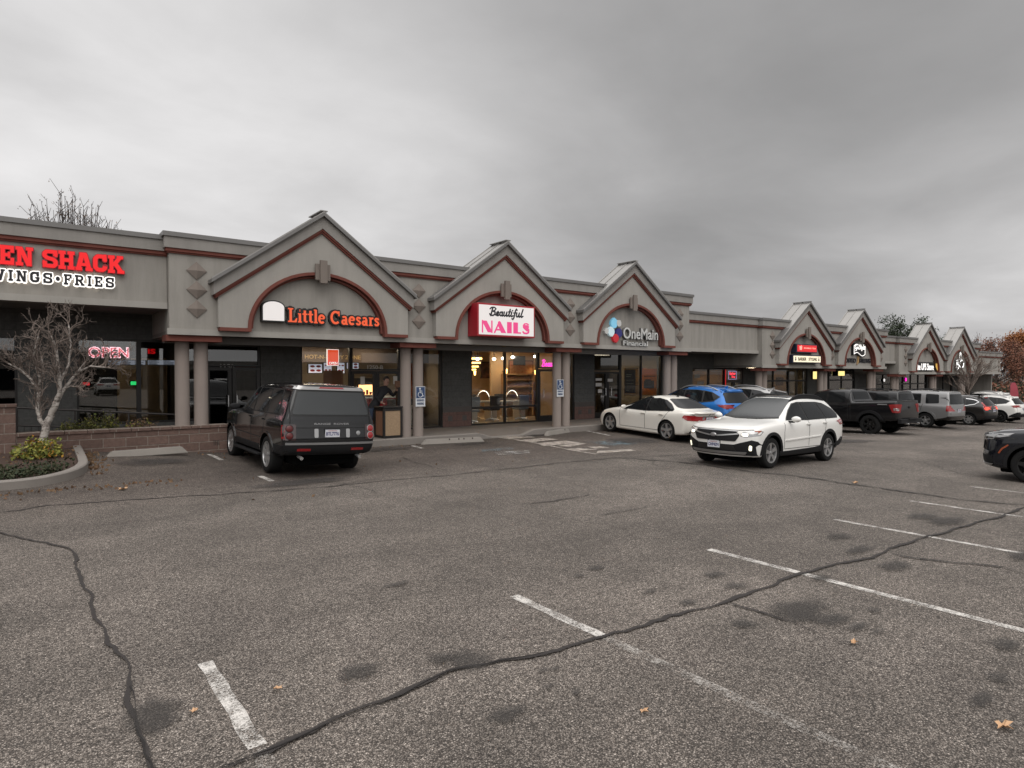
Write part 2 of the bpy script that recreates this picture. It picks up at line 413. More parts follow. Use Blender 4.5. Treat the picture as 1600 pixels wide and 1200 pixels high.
# access aisle hatching
def quad(name, pix, mat, lift=.006):
    lift += up(); P = [gp(*p) for p in pix]; m = MB(); m.add([(p[0], p[1], zground(p[0], p[1])+lift) for p in P], [tuple(range(len(P)))])
    return struct(m.build(name, mat))
for k, (a, b, c, d) in enumerate([((777, 684), (822, 681), (838, 683.5), (795, 686.5)), ((806, 688.5), (852, 684.5), (872, 687), (828, 691.5)),
        ((838, 693), (884, 689), (908, 692), (850, 697.5)), ((868, 697.5), (905, 692.5), (916, 693.5), (892, 698.5)),
        ((884, 702), (905, 700.5), (934, 703), (898, 705)), ((918, 698.5), (940, 698), (952, 700), (930, 701.5)), ((934, 705), (985, 702.5), (994, 704.5), (932, 709))]):
    quad('hatch_marking', [a, b, c, d], M['hatch'])
ribbon('aisle_edge_line', gpl([(762, 681.5), (800, 686), (850, 695), (890, 703), (932, 710)]), .1, M['hatch'], .004, .4)
for nm, pts, mt in (('accessible_marking', [(752, 703), (800, 699.5), (803, 702.5), (754, 706.5)], 'ada_blue'), ('accessible_marking', [(772, 706.5), (826, 704), (828, 708), (778, 711.5)], 'ada_white'),
        ('accessible_marking', [(915, 690.5), (960, 689), (1000, 693.5), (965, 697), (935, 694.5)], 'ada_blue')):
    quad(nm, pts, M[mt], .005)
# seams and crack sealing
def seam(pix, w, mat, jit=.03, lift=.008): return ribbon('tar_seam', gpl(pix), w*.5, mat, lift, .10, jit, .6, mat is M['tar'])
seam([(318, 1212), (420, 1172), (520, 1130), (600, 1096), (650, 1076), (700, 1052), (760, 1040), (850, 1021), (945, 996), (1050, 966), (1140, 938), (1200, 917), (1250, 899), (1300, 884), (1360, 872), (1400, 856), (1440, 842), (1500, 826), (1560, 808), (1600, 795), (1700, 770)], .065, M['tar'])
seam([(325, 1211), (425, 1172), (605, 1096), (705, 1052), (850, 1022)], .016, M['crack'], .02, .012)
seam([(-40, 826), (10, 835), (60, 848), (108, 857), (121, 876), (122, 904), (140, 935), (160, 985), (186, 1030), (200, 1052), (206, 1100), (222, 1150), (240, 1215)], .045, M['tar'], .025)
seam([(203, 1075), (212, 1120), (230, 1180), (240, 1215)], .014, M['crack'], .02, .012)
seam([(-30, 806), (20, 800), (60, 793), (140, 786), (250, 779), (370, 771), (480, 764), (600, 752), (720, 741), (830, 729), (900, 721), (960, 716), (1080, 711)], .06, M['tar'], .04)
seam([(500, 764), (560, 752), (640, 742), (700, 741)], .03, M['tar'], .05)
seam([(620, 712), (660, 726), (700, 737)], .03, M['tar'], .06)
seam([(810, 790), (840, 786), (900, 778), (920, 774)], .05, M['tar'], .04)
seam([(932, 806), (970, 801), (1010, 793)], .035, M['tar'], .04)
seam([(960, 716), (1060, 722), (1180, 738), (1240, 744), (1330, 757), (1420, 770), (1520, 783), (1620, 792)], .10, M['tar'], .06)
seam([(1145, 945), (1180, 955), (1230, 974), (1278, 990)], .05, M['tar'], .04)
seam([(1395, 866), (1430, 872), (1470, 879), (1520, 882), (1570, 888), (1620, 900)], .07, M['tar'], .05)
seam([(590, 697), (640, 704), (740, 700), (830, 690)], .03, M['tar'], .05)
seam([(1300, 700), (1350, 708), (1430, 720), (1500, 740), (1560, 748)], .03, M['tar'], .08)
for k in range(9):                                     # fine wandering cracks
    x, y = (ru(2, 20), ru(8.5, 15)) if k < 11 else (0, 0); a = ru(-.5, .5) + (0 if rnd() < .6 else 1.5); P = [(x, y)]
    for j in range(ru(4, 12).__int__()): a += ru(-.5, .5); P.append((P[-1][0]+.3*math.cos(a), P[-1][1]+.3*math.sin(a)))
    ribbon('fine_crack', P, .010, M['crack'], .009, .1, .02, .5)
# stains
def stain(cx, cy, rx, ry, mat='stain', n=20, lift=.010, rot=0):
    lift += up(); m = MB(); rings = [(0, 1.0), (.35, .95), (.7, .6), (1.0, .0)]; vs = [(cx, cy)]; cov = [1.0]
    rad = [ru(.75, 1.2) for _ in range(n)]
    for r, c in rings[1:]:
        for k in range(n):
            a = 2*math.pi*k/n; q = r*(rad[k]+rad[k-1])/2
            dx, dy = rx*q*math.cos(a), ry*q*math.sin(a)
            vs.append((cx + dx*math.cos(rot)-dy*math.sin(rot), cy + dx*math.sin(rot)+dy*math.cos(rot))); cov.append(c)
    fs = [(0, 1+k, 1+(k+1) % n) for k in range(n)]
    for j in range(len(rings)-2):
        fs += [(1+j*n+k, 1+(j+1)*n+k, 1+(j+1)*n+(k+1) % n, 1+j*n+(k+1) % n) for k in range(n)]
    m.add([(x, y, zground(x, y)+lift) for x, y in vs], fs)
    o = m.build('ground_stain', M[mat]); at = o.data.attributes.new('cover', 'FLOAT', 'POINT'); at.data.foreach_set('value', cov)
    return struct(o)
def stain_px(px, py, rx, ry, **k):
    x, y, z = gp(px, py); return stain(x, y, rx, ry, **k)
for (px, py, a, b) in [(735, 1035, .30, .22), (560, 1052, .22, .16), (690, 1030, .16, .14), (240, 1120, .2, .3), (850, 1050, .07, .05), (868, 1048, .06, .04), (855, 1076, .08, .04), (900, 1085, .05, .035), (790, 1120, .18, .1), (1163, 978, .14, .12), (1118, 900, .16, .12), (1075, 944, .14, .08), (1016, 926, .1, .07), (1150, 918, .2, .12), (1365, 955, .10, .08), (1310, 840, .3, .18), (1345, 860, .4, .15), (1400, 886, .35, .2), (1300, 970, .3, .16), (1340, 982, .2, .08), (1370, 990, .14, .06), (1440, 808, .4, .2), (1560, 1062, .16, .1), (1535, 1095, .2, .08), (1250, 955, .5, .25), (1480, 815, .5, .25), (1285, 905, .18, .1), (930, 890, .16, .08), (905, 902, .08, .06), (1570, 1010, .2, .14), (620, 915, .2, .08), (1600, 870, .4, .2)]:
    stain_px(px, py, a, b)
for (px, py, a, b) in [(245, 722, .9, .5), (740, 694, .9, .35), (840, 681, .9, .35), (600, 703, 1.0, .5), (470, 755, 1.1, .4), (1330, 690, 1.6, .8), (990, 689, 1.2, .8)]:
    stain_px(px, py, a, b, mat='grime', lift=.011)
# ------------------------------------------------------------------ the strip of shops
YF, YG, YR, YW, YC = 15.92, 15.74, 15.60, 18.5, 16.35   # fascia, gable face, roof edge, shop windows, columns
S = 5.83                                               # bay width
mall = thing('strip_mall', 'long grey stucco shopping strip with seven pointed gables over its entrances', 'building', (10, 18.5, 0))
def put_xz(y0=0):
    return lambda a, b, d: (a, y0 + d, b)
def flat(poly, y0, y1, name, mat, parent=mall, **k):
    m = MB(); m.prism(poly, lambda a, b, d: (a, d, b), y0, y1); return m.build(name, mat, parent, **k)
def boxp(name, mat, x0, x1, y0, y1, z0, z1, parent=mall, **k):
    m = MB(); m.box(x0, x1, y0, y1, z0, z1); return m.build(name, mat, parent, **k)

def fascia(x0, x1, zb, zt, yf, ends=(0, 0), depth=7.0, ledge=True):
    """stucco fascia box with sill ledge, terracotta moulding, parapet band and metal cap"""
    o = boxp('fascia', M['stucco'], x0, x1, yf, yf+.5, zb, zt-.05)
    e0, e1 = ends
    if ledge:
        m = MB(); m.box(x0-e0*.05, x1+e1*.05, yf-.06, yf-.003, zb-.02, zb+.12); m.build('sill_ledge', M['stucco_light'], o)
    def run(name, mat, p, z0, z1):
        m = MB(); m.box(x0-e0*p, x1+e1*p, yf-p, yf-.003, z0, z1)
        if e0: m.box(x0-p, x0-.003, yf-.003, yf+3, z0, z1)
        if e1: m.box(x1+.003, x1+p, yf-.003, yf+3, z0, z1)
        m.build(name, mat, o)
    run('moulding', M['terracotta'], .04, zt-.44, zt-.405); run('moulding', M['terracotta'], .07, zt-.405, zt-.33)
    run('parapet_band', M['band'], .10, zt-.33, zt-.08); run('parapet_cap', M['flash'], .135, zt-.08, zt+.02)
    m = MB(); m.box(x0, x1, yf-.09, yf+.5, zt-.0795, zt+.0); m.build('parapet_top', M['flash'], o)
    return o
def gable(cx, dz):
    hw = 2.44; zb = 3.08+dz; ze = 3.86+dz; zp = 5.62+dz; n = 28; a, b = 1.76, 1.44; zs = zb
    out = []; xl, xr = cx-hw, cx+hw
    arch = [(cx + a*math.cos(math.pi*k/n), zs + b*math.sin(math.pi*k/n)**1.0) for k in range(n+1)]   # right to left
    m = MB()
    # face as strips between arch and roof line
    def top(x): return ze + (zp-ze)*(1-abs(x-cx)/hw)
    pts = [xl] + sorted(set([cx-a, cx+a, cx] + [p[0] for p in arch])) + [xr]
    def low(x):
        t = (x-cx)/a
        return zb if abs(t) >= 1 else zs + b*math.sqrt(max(0, 1-t*t))
    for y in (YG, YF-.003):
        vs = []; fs = []
        for k, x in enumerate(pts): vs += [(x, y, low(x)), (x, y, top(x))]
        for k in range(len(pts)-1): fs.append((2*k, 2*k+2, 2*k+3, 2*k+1))
        m.add(vs, fs)
    k = len(pts)*2
    for i in range(len(pts)-1):
        m.f.append((2*i, 2*i+2, k+2*i+2, k+2*i)); m.m.append(0); m.f.append((2*i+1, 2*i+3, k+2*i+3, k+2*i+1)); m.m.append(0)
    m.f.append((0, 1, k+1, k)); m.m.append(0); e = 2*len(pts)-2; m.f.append((e, e+1, k+e+1, k+e)); m.m.append(0)
    g = m.build('gable', M['stucco_light'], mall)
    # arch trim following the opening, with feet turned outwards
    def band(w0, w1, p, nm):
        m = MB(); inner = [(cx + (a-w0)*math.cos(math.pi*k/n), zs + (b-w0)*math.sin(math.pi*k/n)) for k in range(n+1)]
        outer = [(cx + (a+w1)*math.cos(math.pi*k/n), zs + (b+w1)*math.sin(math.pi*k/n)) for k in range(n+1)]
        inner = [(cx+a-w0, zb-.085)] + inner + [(cx-a+w0, zb-.085)]; outer = [(cx+a+w1, zb-.085)] + outer + [(cx-a-w1, zb-.085)]
        q = len(inner); vs = []
        for y in (YG-p, YF-.004):
            vs += [(x, y, z) for x, z in inner] + [(x, y, z) for x, z in outer]
        fs = []
        for i in range(q-1):
            fs += [(i, i+1, q+i+1, q+i), (i, i+1, 2*q+i+1, 2*q+i), (q+i, q+i+1, 3*q+i+1, 3*q+i)]
        fs += [(0, q, 3*q, 2*q), (q-1, 2*q-1, 4*q-1, 3*q-1)]
        m.add(vs, fs)
        for s_ in (-1, 1):
            x0, x1 = cx + s_*(a+w1+.002), cx + s_*(hw-.02)
            m.box(min(x0, x1), max(x0, x1), YG-p, YF-.004, zb-.085, zb-.004)
        m.build(nm, M['terracotta'], g, smooth=True)
    band(.038, .038, .05, 'arch_trim')
    m = MB(); n2 = n
    # inner lip of the arch, a second smaller step
    inner = [(cx + (a-.10)*math.cos(math.pi*k/n), zs + (b-.10)*math.sin(math.pi*k/n)) for k in range(n+1)]
    outer = [(cx + (a-.052)*math.cos(math.pi*k/n), zs + (b-.052)*math.sin(math.pi*k/n)) for k in range(n+1)]
    q = n+1; vs = []
    for y in (YG+.06, YF-.004): vs += [(x, y, z) for x, z in inner] + [(x, y, z) for x, z in outer]
    fs = []
    for i in range(q-1): fs += [(i, i+1, q+i+1, q+i), (i, i+1, 2*q+i+1, 2*q+i)]
    m.add(vs, fs); m.build('arch_lip', M['terracotta'], g, smooth=True)
    m = MB(); m.box(cx-.19, cx+.19, YG-.10, YG-.052, zb+1.28, zb+1.68); m.box(cx-.09, cx+.09, YG-.17, YG-.102, zb+1.2, zb+1.77)
    m.build('keystone', M['medal'], g)
    # raking trim, stucco barge band and metal roof
    sl = (zp-ze)/hw; ex = hw+.06
    def rake(name, mat, o0, o1, y0, y1, x_end):
        """band between offsets o0..o1 above the gable line, both slopes"""
        m = MB()
        for s_ in (-1, 1):
            xe = cx + s_*x_end; xm = cx
            poly = [(xm, zp+o0), (xe, zp+o0-sl*x_end), (xe, zp+o1-sl*x_end), (xm, zp+o1)]
            m.prism(poly, lambda p, q_, d: (p, d, q_), y0, y1)
        m.build(name, mat, g)
    rake('raking_trim', M['terracotta'], -.075, -.02, YG-.05, YF+.2, ex); rake('raking_trim', M['terracotta'], -.02, .035, YG-.085, YF+.2, ex+.02)
    rake('barge_band', M['band'], .036, .34, YG-.11, YF+.3, ex+.06)
    rake('roof_edge', M['flash'], .341, .425, YR-.06, YF+.5, ex+.12)
    m = MB(); W = ex+.12                                        # standing seams on the metal roof
    for s_ in (-1, 1):
        for yy in (YR-.04, YR+.38, YF+.48):
            x1 = cx + s_*W
            m.prism([(cx, zp+.426), (x1, zp+.426-sl*W), (x1, zp+.456-sl*W), (cx, zp+.456)], lambda p, q_, d, yy=yy: (p, d, q_), yy-.02, yy+.02)
    m.box(cx-.09, cx+.09, YR-.065, YF+.5, zp+.452, zp+.475)
    m.build('roof_seams', M['roofmetal'], g)
    m = MB()                                                    # roof sheet over the metal edge
    for s_ in (-1, 1):
        x1 = cx + s_*(W-.01)
        m.prism([(cx, zp+.4255), (x1, zp+.4255-sl*W), (x1, zp+.430-sl*W), (cx, zp+.430)], lambda p, q_, d: (p, d, q_), YR-.03, YF+.49)
    m.build('roof_sheet', M['roofmetal'], g)
    m = MB(); m.prism([(cx-ex, zp+.33-sl*ex), (cx+ex, zp+.33-sl*ex), (cx, zp+.33)], lambda p, q_, d: (p, d, q_), YF+.40, YF+.45); m.build('rear_gable_end', M['stucco'], g)
    return g
def medallion(x, z, yf):
    h, w, d = .205, .215, .075
    m = MB(); y = yf-.003
    m.add([(x-w, y, z), (x, y, z-h), (x+w, y, z), (x, y, z+h), (x-w, y-.02, z), (x, y-.02, z-h), (x+w, y-.02, z), (x, y-.02, z+h), (x, y-d, z)],
          [(0, 1, 5, 4), (1, 2, 6, 5), (2, 3, 7, 6), (3, 0, 4, 7), (4, 5, 8), (5, 6, 8), (6, 7, 8), (7, 4, 8)])
    return m.build('diamond_medallion', M['medal'], mall)
def columns(x, dz, base=None):
    base = zwalk(x) if base is None else base
    m = MB(); m.box(x-.58, x+.58, YF+.02, YF+.62, 2.74+dz, 2.878+dz); m.build('column_head', M['terracotta'], mall)
    for sx in (-.2, .2):
        m = MB(); m.lathe([(.158, base-.15), (.158, base+.02), (.155, base+.05), (.152, 2.74+dz)], 28, lambda a, b, h, sx=sx: (x+sx+a, YC+b, h))
        m.build('column', M['column'], mall, smooth=True)
G1 = [5.92, 11.70, 17.49]; G2 = [29.88, 35.5]; G3 = [44.6, 50.2]
for c in G1: gable(c, 0)
for c in G2: gable(c, -.61)
for c in G3: gable(c, -.91)
fascia(-14, 2.49, 3.48, 5.08, YF+.22, (0, 0))
fascia(2.50, 21.05, 2.90, 5.14, YF, (1, 1))
fascia(21.06, 26.3, 2.93, 4.52, YF+.22)
fascia(26.31, 38.95, 2.29, 4.50, YF, (1, 1))
fascia(38.96, 40.8, 2.62, 4.20, YF+.22)
fascia(40.81, 54.2, 1.99, 4.18, YF, (1, 1))
fascia(54.21, 59.2, 1.99, 3.62, YF+.05, (0, 1))
for x in (3.06, 8.80, 14.60, 20.45):
    for z in (4.35, 3.915, 3.48): medallion(x, z, YF)
for x in (27.15, 32.75, 38.4):
    for z in (3.74, 3.31, 2.89): medallion(x, z, YF)
for x in (41.75, 47.4, 53.1):
    for z in (3.46, 3.06, 2.65): medallion(x, z, YF)
for z in (2.95, 2.6, 2.29): medallion(58.85, z, YF+.05)
columns(3.02, 0, .80)
for x in (8.80, 14.58, 20.40): columns(x, 0)
for x in (26.95, 32.6, 38.2): columns(x, -.61)
for x in (41.3, 47.1, 52.3): columns(x, -.91)
boxp('column_beam', M['soffit'], 2.5, 21.0, YF+.63, YF+.9, 2.72, 2.88)
# soffits, end walls, roof deck
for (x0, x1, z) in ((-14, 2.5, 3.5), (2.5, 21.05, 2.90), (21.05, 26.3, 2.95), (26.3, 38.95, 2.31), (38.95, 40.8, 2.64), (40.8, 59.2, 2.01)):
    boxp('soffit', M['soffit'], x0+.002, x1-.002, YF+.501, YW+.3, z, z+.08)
for (x, z0, z1) in ((2.5, 2.88, 3.5), (26.3, 2.29, 2.95), (40.8, 1.99, 2.64)):
    boxp('soffit_step', M['stucco'], x+.003, x+.2, YF+.502, YW, z0, z1-.003)
for (x, z0, z1) in ((21.05, 2.88, 2.97), (38.95, 2.29, 2.64)):
    boxp('soffit_step', M['stucco'], x-.2, x-.003, YF+.502, YW, z0, z1-.003)
for (x0, x1, z) in ((-14, 2.5, 4.7), (2.5, 21.05, 4.7), (21.05, 26.3, 4.2), (26.3, 38.95, 4.1), (38.95, 40.8, 3.9), (40.8, 54.2, 3.8), (54.2, 59.2, 3.3)):
    boxp('roof_deck', M['flash'], x0, x1, YF+.501, 42, z, z+.1)
boxp('end_wall', M['stucco'], 59.0, 59.2, YF+.56, 42, -.9, 3.5); boxp('end_wall', M['stucco'], -14, -13.8, YF+.73, 42, -.2, 5.0)
boxp('rear_wall', M['stucco'], -13.8, 59, 41.8, 42, -1.5, 3.29)

# ---------------------------------------------------------------- shop fronts
def glass_mat(name, refl=1.0, tint=(.8, .82, .82), rough=.0, k=1.5):
    m, nt, b, o = new_mat(name); nt.nodes.remove(b)
    tr = N(nt, 'ShaderNodeBsdfTransparent', Color=tint + (1,)); gl = N(nt, 'ShaderNodeBsdfGlossy', Roughness=rough, Color=(refl, refl, refl, 1))
    fr = N(nt, 'ShaderNodeFresnel', IOR=1.5); mx = N(nt, 'ShaderNodeMixShader')
    bf = N(nt, 'ShaderNodeNewGeometry').outputs['Backfacing']; nt.links.new(math_n(nt, 'SUBTRACT', 1.5, math_n(nt, 'MULTIPLY', bf, .8333)), fr.inputs['IOR'])
    nt.links.new(math_n(nt, 'MULTIPLY', fr.outputs[0], k), mx.inputs[0]); nt.links.new(tr.outputs[0], mx.inputs[1]); nt.links.new(gl.outputs[0], mx.inputs[2])
    nt.links.new(mx.outputs[0], o.inputs['Surface']); return m
M['glass'] = glass_mat('shop_glass', 1.0, (.74, .75, .74), k=1.0); M['tint'] = glass_mat('tinted_glass', 1.0, (.30, .31, .315), k=2.4)
M['mirror_glass'] = glass_mat('reflecting_shop_glass', 1.0, (.70, .72, .71), k=2.4); M['clear'] = glass_mat('clear_glass', 1.0, (.92, .92, .90), k=.7)
def window(x0, x1, z0, z1, fw=.05, glass='glass', name='shop_window', mull=(), trans=()):
    m = MB(); y0, y1 = YW-.06, YW+.05
    m.box(x0, x0+fw, y0, y1, z0, z1); m.box(x1-fw, x1, y0, y1, z0, z1)
    m.box(x0+fw, x1-fw, y0, y1, z1-fw, z1); m.box(x0+fw, x1-fw, y0, y1, z0, z0+fw)
    for x in mull: m.box(x-.03, x+.03, y0+.004, y1-.004, z0+fw, z1-fw)
    for z in trans: m.box(x0+fw, x1-fw, y0+.008, y1-.008, z-.04, z+.04)
    w = m.build(name, M['frame'], mall)
    p = MB(); p.box(x0+fw*.5, x1-fw*.5, YW-.012, YW-.004, z0+fw*.5, z1-fw*.5); p.build('pane', M[glass], w)
    return w
def door(x0, x1, z0, z1, glass='glass', hx=None):
    m = MB(); y0, y1 = YW-.07, YW+.045; f = .09
    m.box(x0, x0+f, y0, y1, z0, z1); m.box(x1-f, x1, y0, y1, z0, z1); m.box(x0+f, x1-f, y0, y1, z1-f, z1); m.box(x0+f, x1-f, y0, y1, z0, z0+.22)
    d = m.build('shop_door', M['frame'], mall)
    p = MB(); p.box(x0+f*.5, x1-f*.5, YW-.016, YW-.008, z0+.2, z1-f*.5); p.build('pane', M[glass], d)
    h = MB(); hx = x1-.16 if hx is None else hx
    h.tube([(hx, y0, z0+.92), (hx, y0-.07, z0+.92), (hx, y0-.07, z0+1.22), (hx, y0, z0+1.22)], .017, 8); h.build('handle', M['chrome'], d, smooth=True)
    return d
M['chrome'] = simple('chrome', (.7, .7, .7), .22, .85)
def pier(x0, x1, z0, z1, base=True):
    o = boxp('block_pier', M['cmu'], x0, x1, YW-.1, YW+.2, z0, z1)
    if base:
        zb = z0+.5
        boxp('tile_base', M['tile'], x0+.0, x1-.0, YW-.125, YW-.103, z0, zb, o); boxp('tile_course', M['tiledark'], x0, x1, YW-.128, YW-.103, zb+.003, zb+.19, o)
        m = MB()
        for t in (.25, .75):
            xc = x0+(x1-x0)*t; m.box(xc-.09, xc+.09, YW-.129, YW-.1255, z0+.2, z0+.38)
        m.build('accent_tile', M['tiledark'], o)
    return o
def header(x0, x1, z0, z1): return boxp('window_header', M['cmu'], x0, x1, YW-.05, YW+.2, z0, z1)
def sillwall(x0, x1, z0, z1): return boxp('sill_wall', M['cmu'], x0, x1, YW-.08, YW+.2, z0, z1)
zf = .19
# chicken restaurant
pier(-14, -4.2, .19, 3.58, False); window(-4.2, -.22, .75, 2.86, glass='tint', mull=(-1.6,)); sillwall(-4.2, -.22, .19, .75); header(-4.2, -.22, 2.86, 3.58)
pier(-.22, .9, .19, 3.58, False); window(.9, 2.2, .75, 2.86, glass='mirror_glass'); window(2.2, 3.75, .75, 2.86, glass='mirror_glass', mull=(3.1,)); sillwall(.9, 3.75, .19, .75); header(.9, 3.75, 2.86, 3.58)
# suite with the double handle door
window(3.76, 5.15, 2.2, 2.8, glass='tint'); door(3.76, 4.4, zf, 2.18, 'tint', 4.30); door(4.42, 5.15, zf, 2.18, 'tint', 4.52)
pier(5.16, 6.28, zf, 2.89)
# pizza shop
window(6.29, 7.84, .62, 2.84, glass='clear'); sillwall(6.29, 7.84, zf, .62); window(7.85, 9.5, 2.1, 2.84, glass='clear'); door(7.85, 8.68, zf, 2.09, 'clear'); door(8.69, 9.5, zf, 2.09, 'clear', 8.85)
window(9.51, 11.06, zf, 2.84, glass='clear', mull=(10.33,))
pier(11.07, 12.22, zf, 2.89)
# nail salon
window(12.23, 15.29, zf, 2.86, glass='clear', mull=(13.75,), fw=.055, trans=(.80,)); window(15.30, 16.2, 2.2, 2.86, glass='clear'); door(15.30, 16.2, zf, 2.18, 'glass', 15.5); window(16.21, 17.1, zf, 2.86, glass='glass')
pier(17.11, 18.2, zf, 2.89)
# loan office
window(18.21, 19.78, 2.12, 2.84, glass='tint'); door(18.21, 18.99, zf, 2.10, 'tint'); door(19.0, 19.78, zf, 2.10, 'tint', 19.16); window(19.79, 22.4, zf, 2.84, glass='glass', mull=(21.1,), trans=())
pier(22.41, 24.6, -.1, 2.98)
# barber
z2 = -.42
window(24.61, 27.2, .3, 2.26, glass='glass', mull=(25.93,)); sillwall(24.61, 27.2, -.4, .3); window(27.21, 28.7, 1.66, 2.26, glass='glass'); door(27.21, 27.95, z2, 1.65, 'glass'); door(27.96, 28.7, z2, 1.65, 'glass')
header(24.61, 26.309, 2.26, 2.98); boxp('window_header', M['cmu'], 26.0, 29.2, YW+.201, YW+.32, 2.2, 2.99); header(26.31, 28.7, 2.261, 2.34)  # inner box behind the glass head is added to block leaking room light
pier(28.71, 30.0, z2, 2.3); window(30.01, 33.1, z2, 2.26, glass='glass', mull=(31.6,), trans=(1.62,)); window(33.11, 35.0, z2, 2.26, glass='glass', trans=(1.62,), mull=(34.0,))
pier(35.01, 36.2, z2, 2.3); window(36.21, 37.6, z2, 2.26, glass='glass'); window(37.61, 40.8, z2, 2.26, glass='tint', mull=(39.2,), trans=(1.62,)); pier(40.81, 42.3, z2-.3, 2.0)
pier(42.31, 43.4, -.73, 2.0); window(43.41, 48, -.73, 1.98, glass='glass', mull=(44.9, 46.4), trans=(1.3,)); window(48.01, 52, -.73, 1.98, glass='tint', mull=(49.3, 50.6), trans=(1.3,)); pier(52.01, 53.6, -.73, 2.0); window(53.61, 57, -.73, 1.98, glass='tint', mull=(55.3,)); pier(57.01, 59, -.73, 2.0)
# rooms behind the glass
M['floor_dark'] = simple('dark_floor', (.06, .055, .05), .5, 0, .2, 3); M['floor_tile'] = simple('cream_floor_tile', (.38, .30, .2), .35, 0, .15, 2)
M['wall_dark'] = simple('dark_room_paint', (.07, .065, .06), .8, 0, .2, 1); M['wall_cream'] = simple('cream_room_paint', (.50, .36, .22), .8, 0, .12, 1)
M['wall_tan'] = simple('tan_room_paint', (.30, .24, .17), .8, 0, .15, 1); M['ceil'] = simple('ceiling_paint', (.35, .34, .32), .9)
def room(x0, x1, zfl, zce, wall, floor, y1=25.0):
    boxp('shop_floor', M[floor], x0, x1, YW+.06, y1, zfl-.05, zfl-.002); boxp('shop_ceiling', M['ceil'], x0, x1, YW+.21, y1, zce, zce+.05)
    boxp('shop_back_wall', M[wall], x0, x1, y1+.002, y1+.1, zfl, zce); boxp('partition_wall', M[wall], x0-.001, x0+.05, YW+.21, y1, zfl, zce-.002); boxp('partition_wall', M[wall], x1-.052, x1, YW+.21, y1, zfl, zce-.002)
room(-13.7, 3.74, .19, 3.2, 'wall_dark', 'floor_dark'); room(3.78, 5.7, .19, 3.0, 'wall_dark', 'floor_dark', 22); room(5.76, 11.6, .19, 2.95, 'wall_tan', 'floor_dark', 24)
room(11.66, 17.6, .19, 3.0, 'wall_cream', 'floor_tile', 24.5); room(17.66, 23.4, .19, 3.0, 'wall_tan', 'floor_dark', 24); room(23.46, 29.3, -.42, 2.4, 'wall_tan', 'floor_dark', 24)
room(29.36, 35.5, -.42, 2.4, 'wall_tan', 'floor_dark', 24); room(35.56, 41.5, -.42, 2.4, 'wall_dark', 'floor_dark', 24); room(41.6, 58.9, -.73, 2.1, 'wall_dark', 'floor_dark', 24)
# soffit downlight and camera dome
M['lamp_white'] = emit('lamp_white', (1, .95, .85), 6); M['lamp_warm'] = emit('lamp_warm', (1, .72, .38), 9); M['lamp_soft'] = emit('lamp_soft', (1, .93, .8), 4)
t = thing('soffit_light', 'small square white light glowing in the soffit left of the pizza shop', 'light', (4.35, 17.6, 2.87))
m = MB(); m.box(4.2, 4.5, 17.52, 17.68, 2.868, 2.897); m.build('housing', M['frame'], t); m = MB(); m.box(4.22, 4.48, 17.54, 17.66, 2.858, 2.867); m.build('diffuser', M['lamp_white'], t)
x, z = F(457, 533, 16.6); t = thing('security_camera', 'small white dome camera under the canopy beneath the pizza sign', 'camera', (x, 16.6, 2.9))
m = MB(); m.lathe([(.07, 0), (.07, -.05), (.05, -.06)], 16, lambda a, b, h: (x+a, 16.65+b, 2.898+h)); m.build('mount', M['stucco_light'], t, smooth=True)
m = MB(); m.lathe([(.055, 0), (.05, -.04), (.03, -.06), (0, -.068)], 16, lambda a, b, h: (x+a, 16.65+b, 2.836+h)); m.build('dome', M['chrome'], t, smooth=True)

# ---------------------------------------------------------------- pavement with kerb
m = MB(); X = [4.9, 6, 8, 9, 10, 10.9, 11.4, 12.6, 13.1, 14, 16, 18, 20, 21, 22, 23, 24, 25.5, 28, 32, 36, 38.5, 39.5, 40.5, 45, 50, 55, 60, 70]
def kdrop(x): return .0 if not 11.2 < x < 12.8 else -.145                # dropped kerb at the access aisle
vs = []
for x in X:
    zt = zwalk(x); kd = kdrop(x); zg_ = zground(x, 16.0)-.1
    vs += [(x, 15.98, zg_), (x, 15.98, zt+kd-.02), (x, 16.0, zt+kd), (x, 16.14, zt+kd), (x, 16.15, zt+kd), (x, 17.0, zt), (x, YW+.06, zt)]
fs = []; mi = []
for i in range(len(X)-1):
    for j in range(6): fs.append((i*7+j, i*7+j+1, (i+1)*7+j+1, (i+1)*7+j)); mi.append(0 if j < 3 else 1)
m.add(vs, fs); m.m = mi
pv = struct(m.build('pavement', [M['concrete'], M['walk']]))
m = MB(); m.box(-14, 4.88, 16.7, YW+.06, -.1, .19); struct(m.build('walkway', M['walk']))
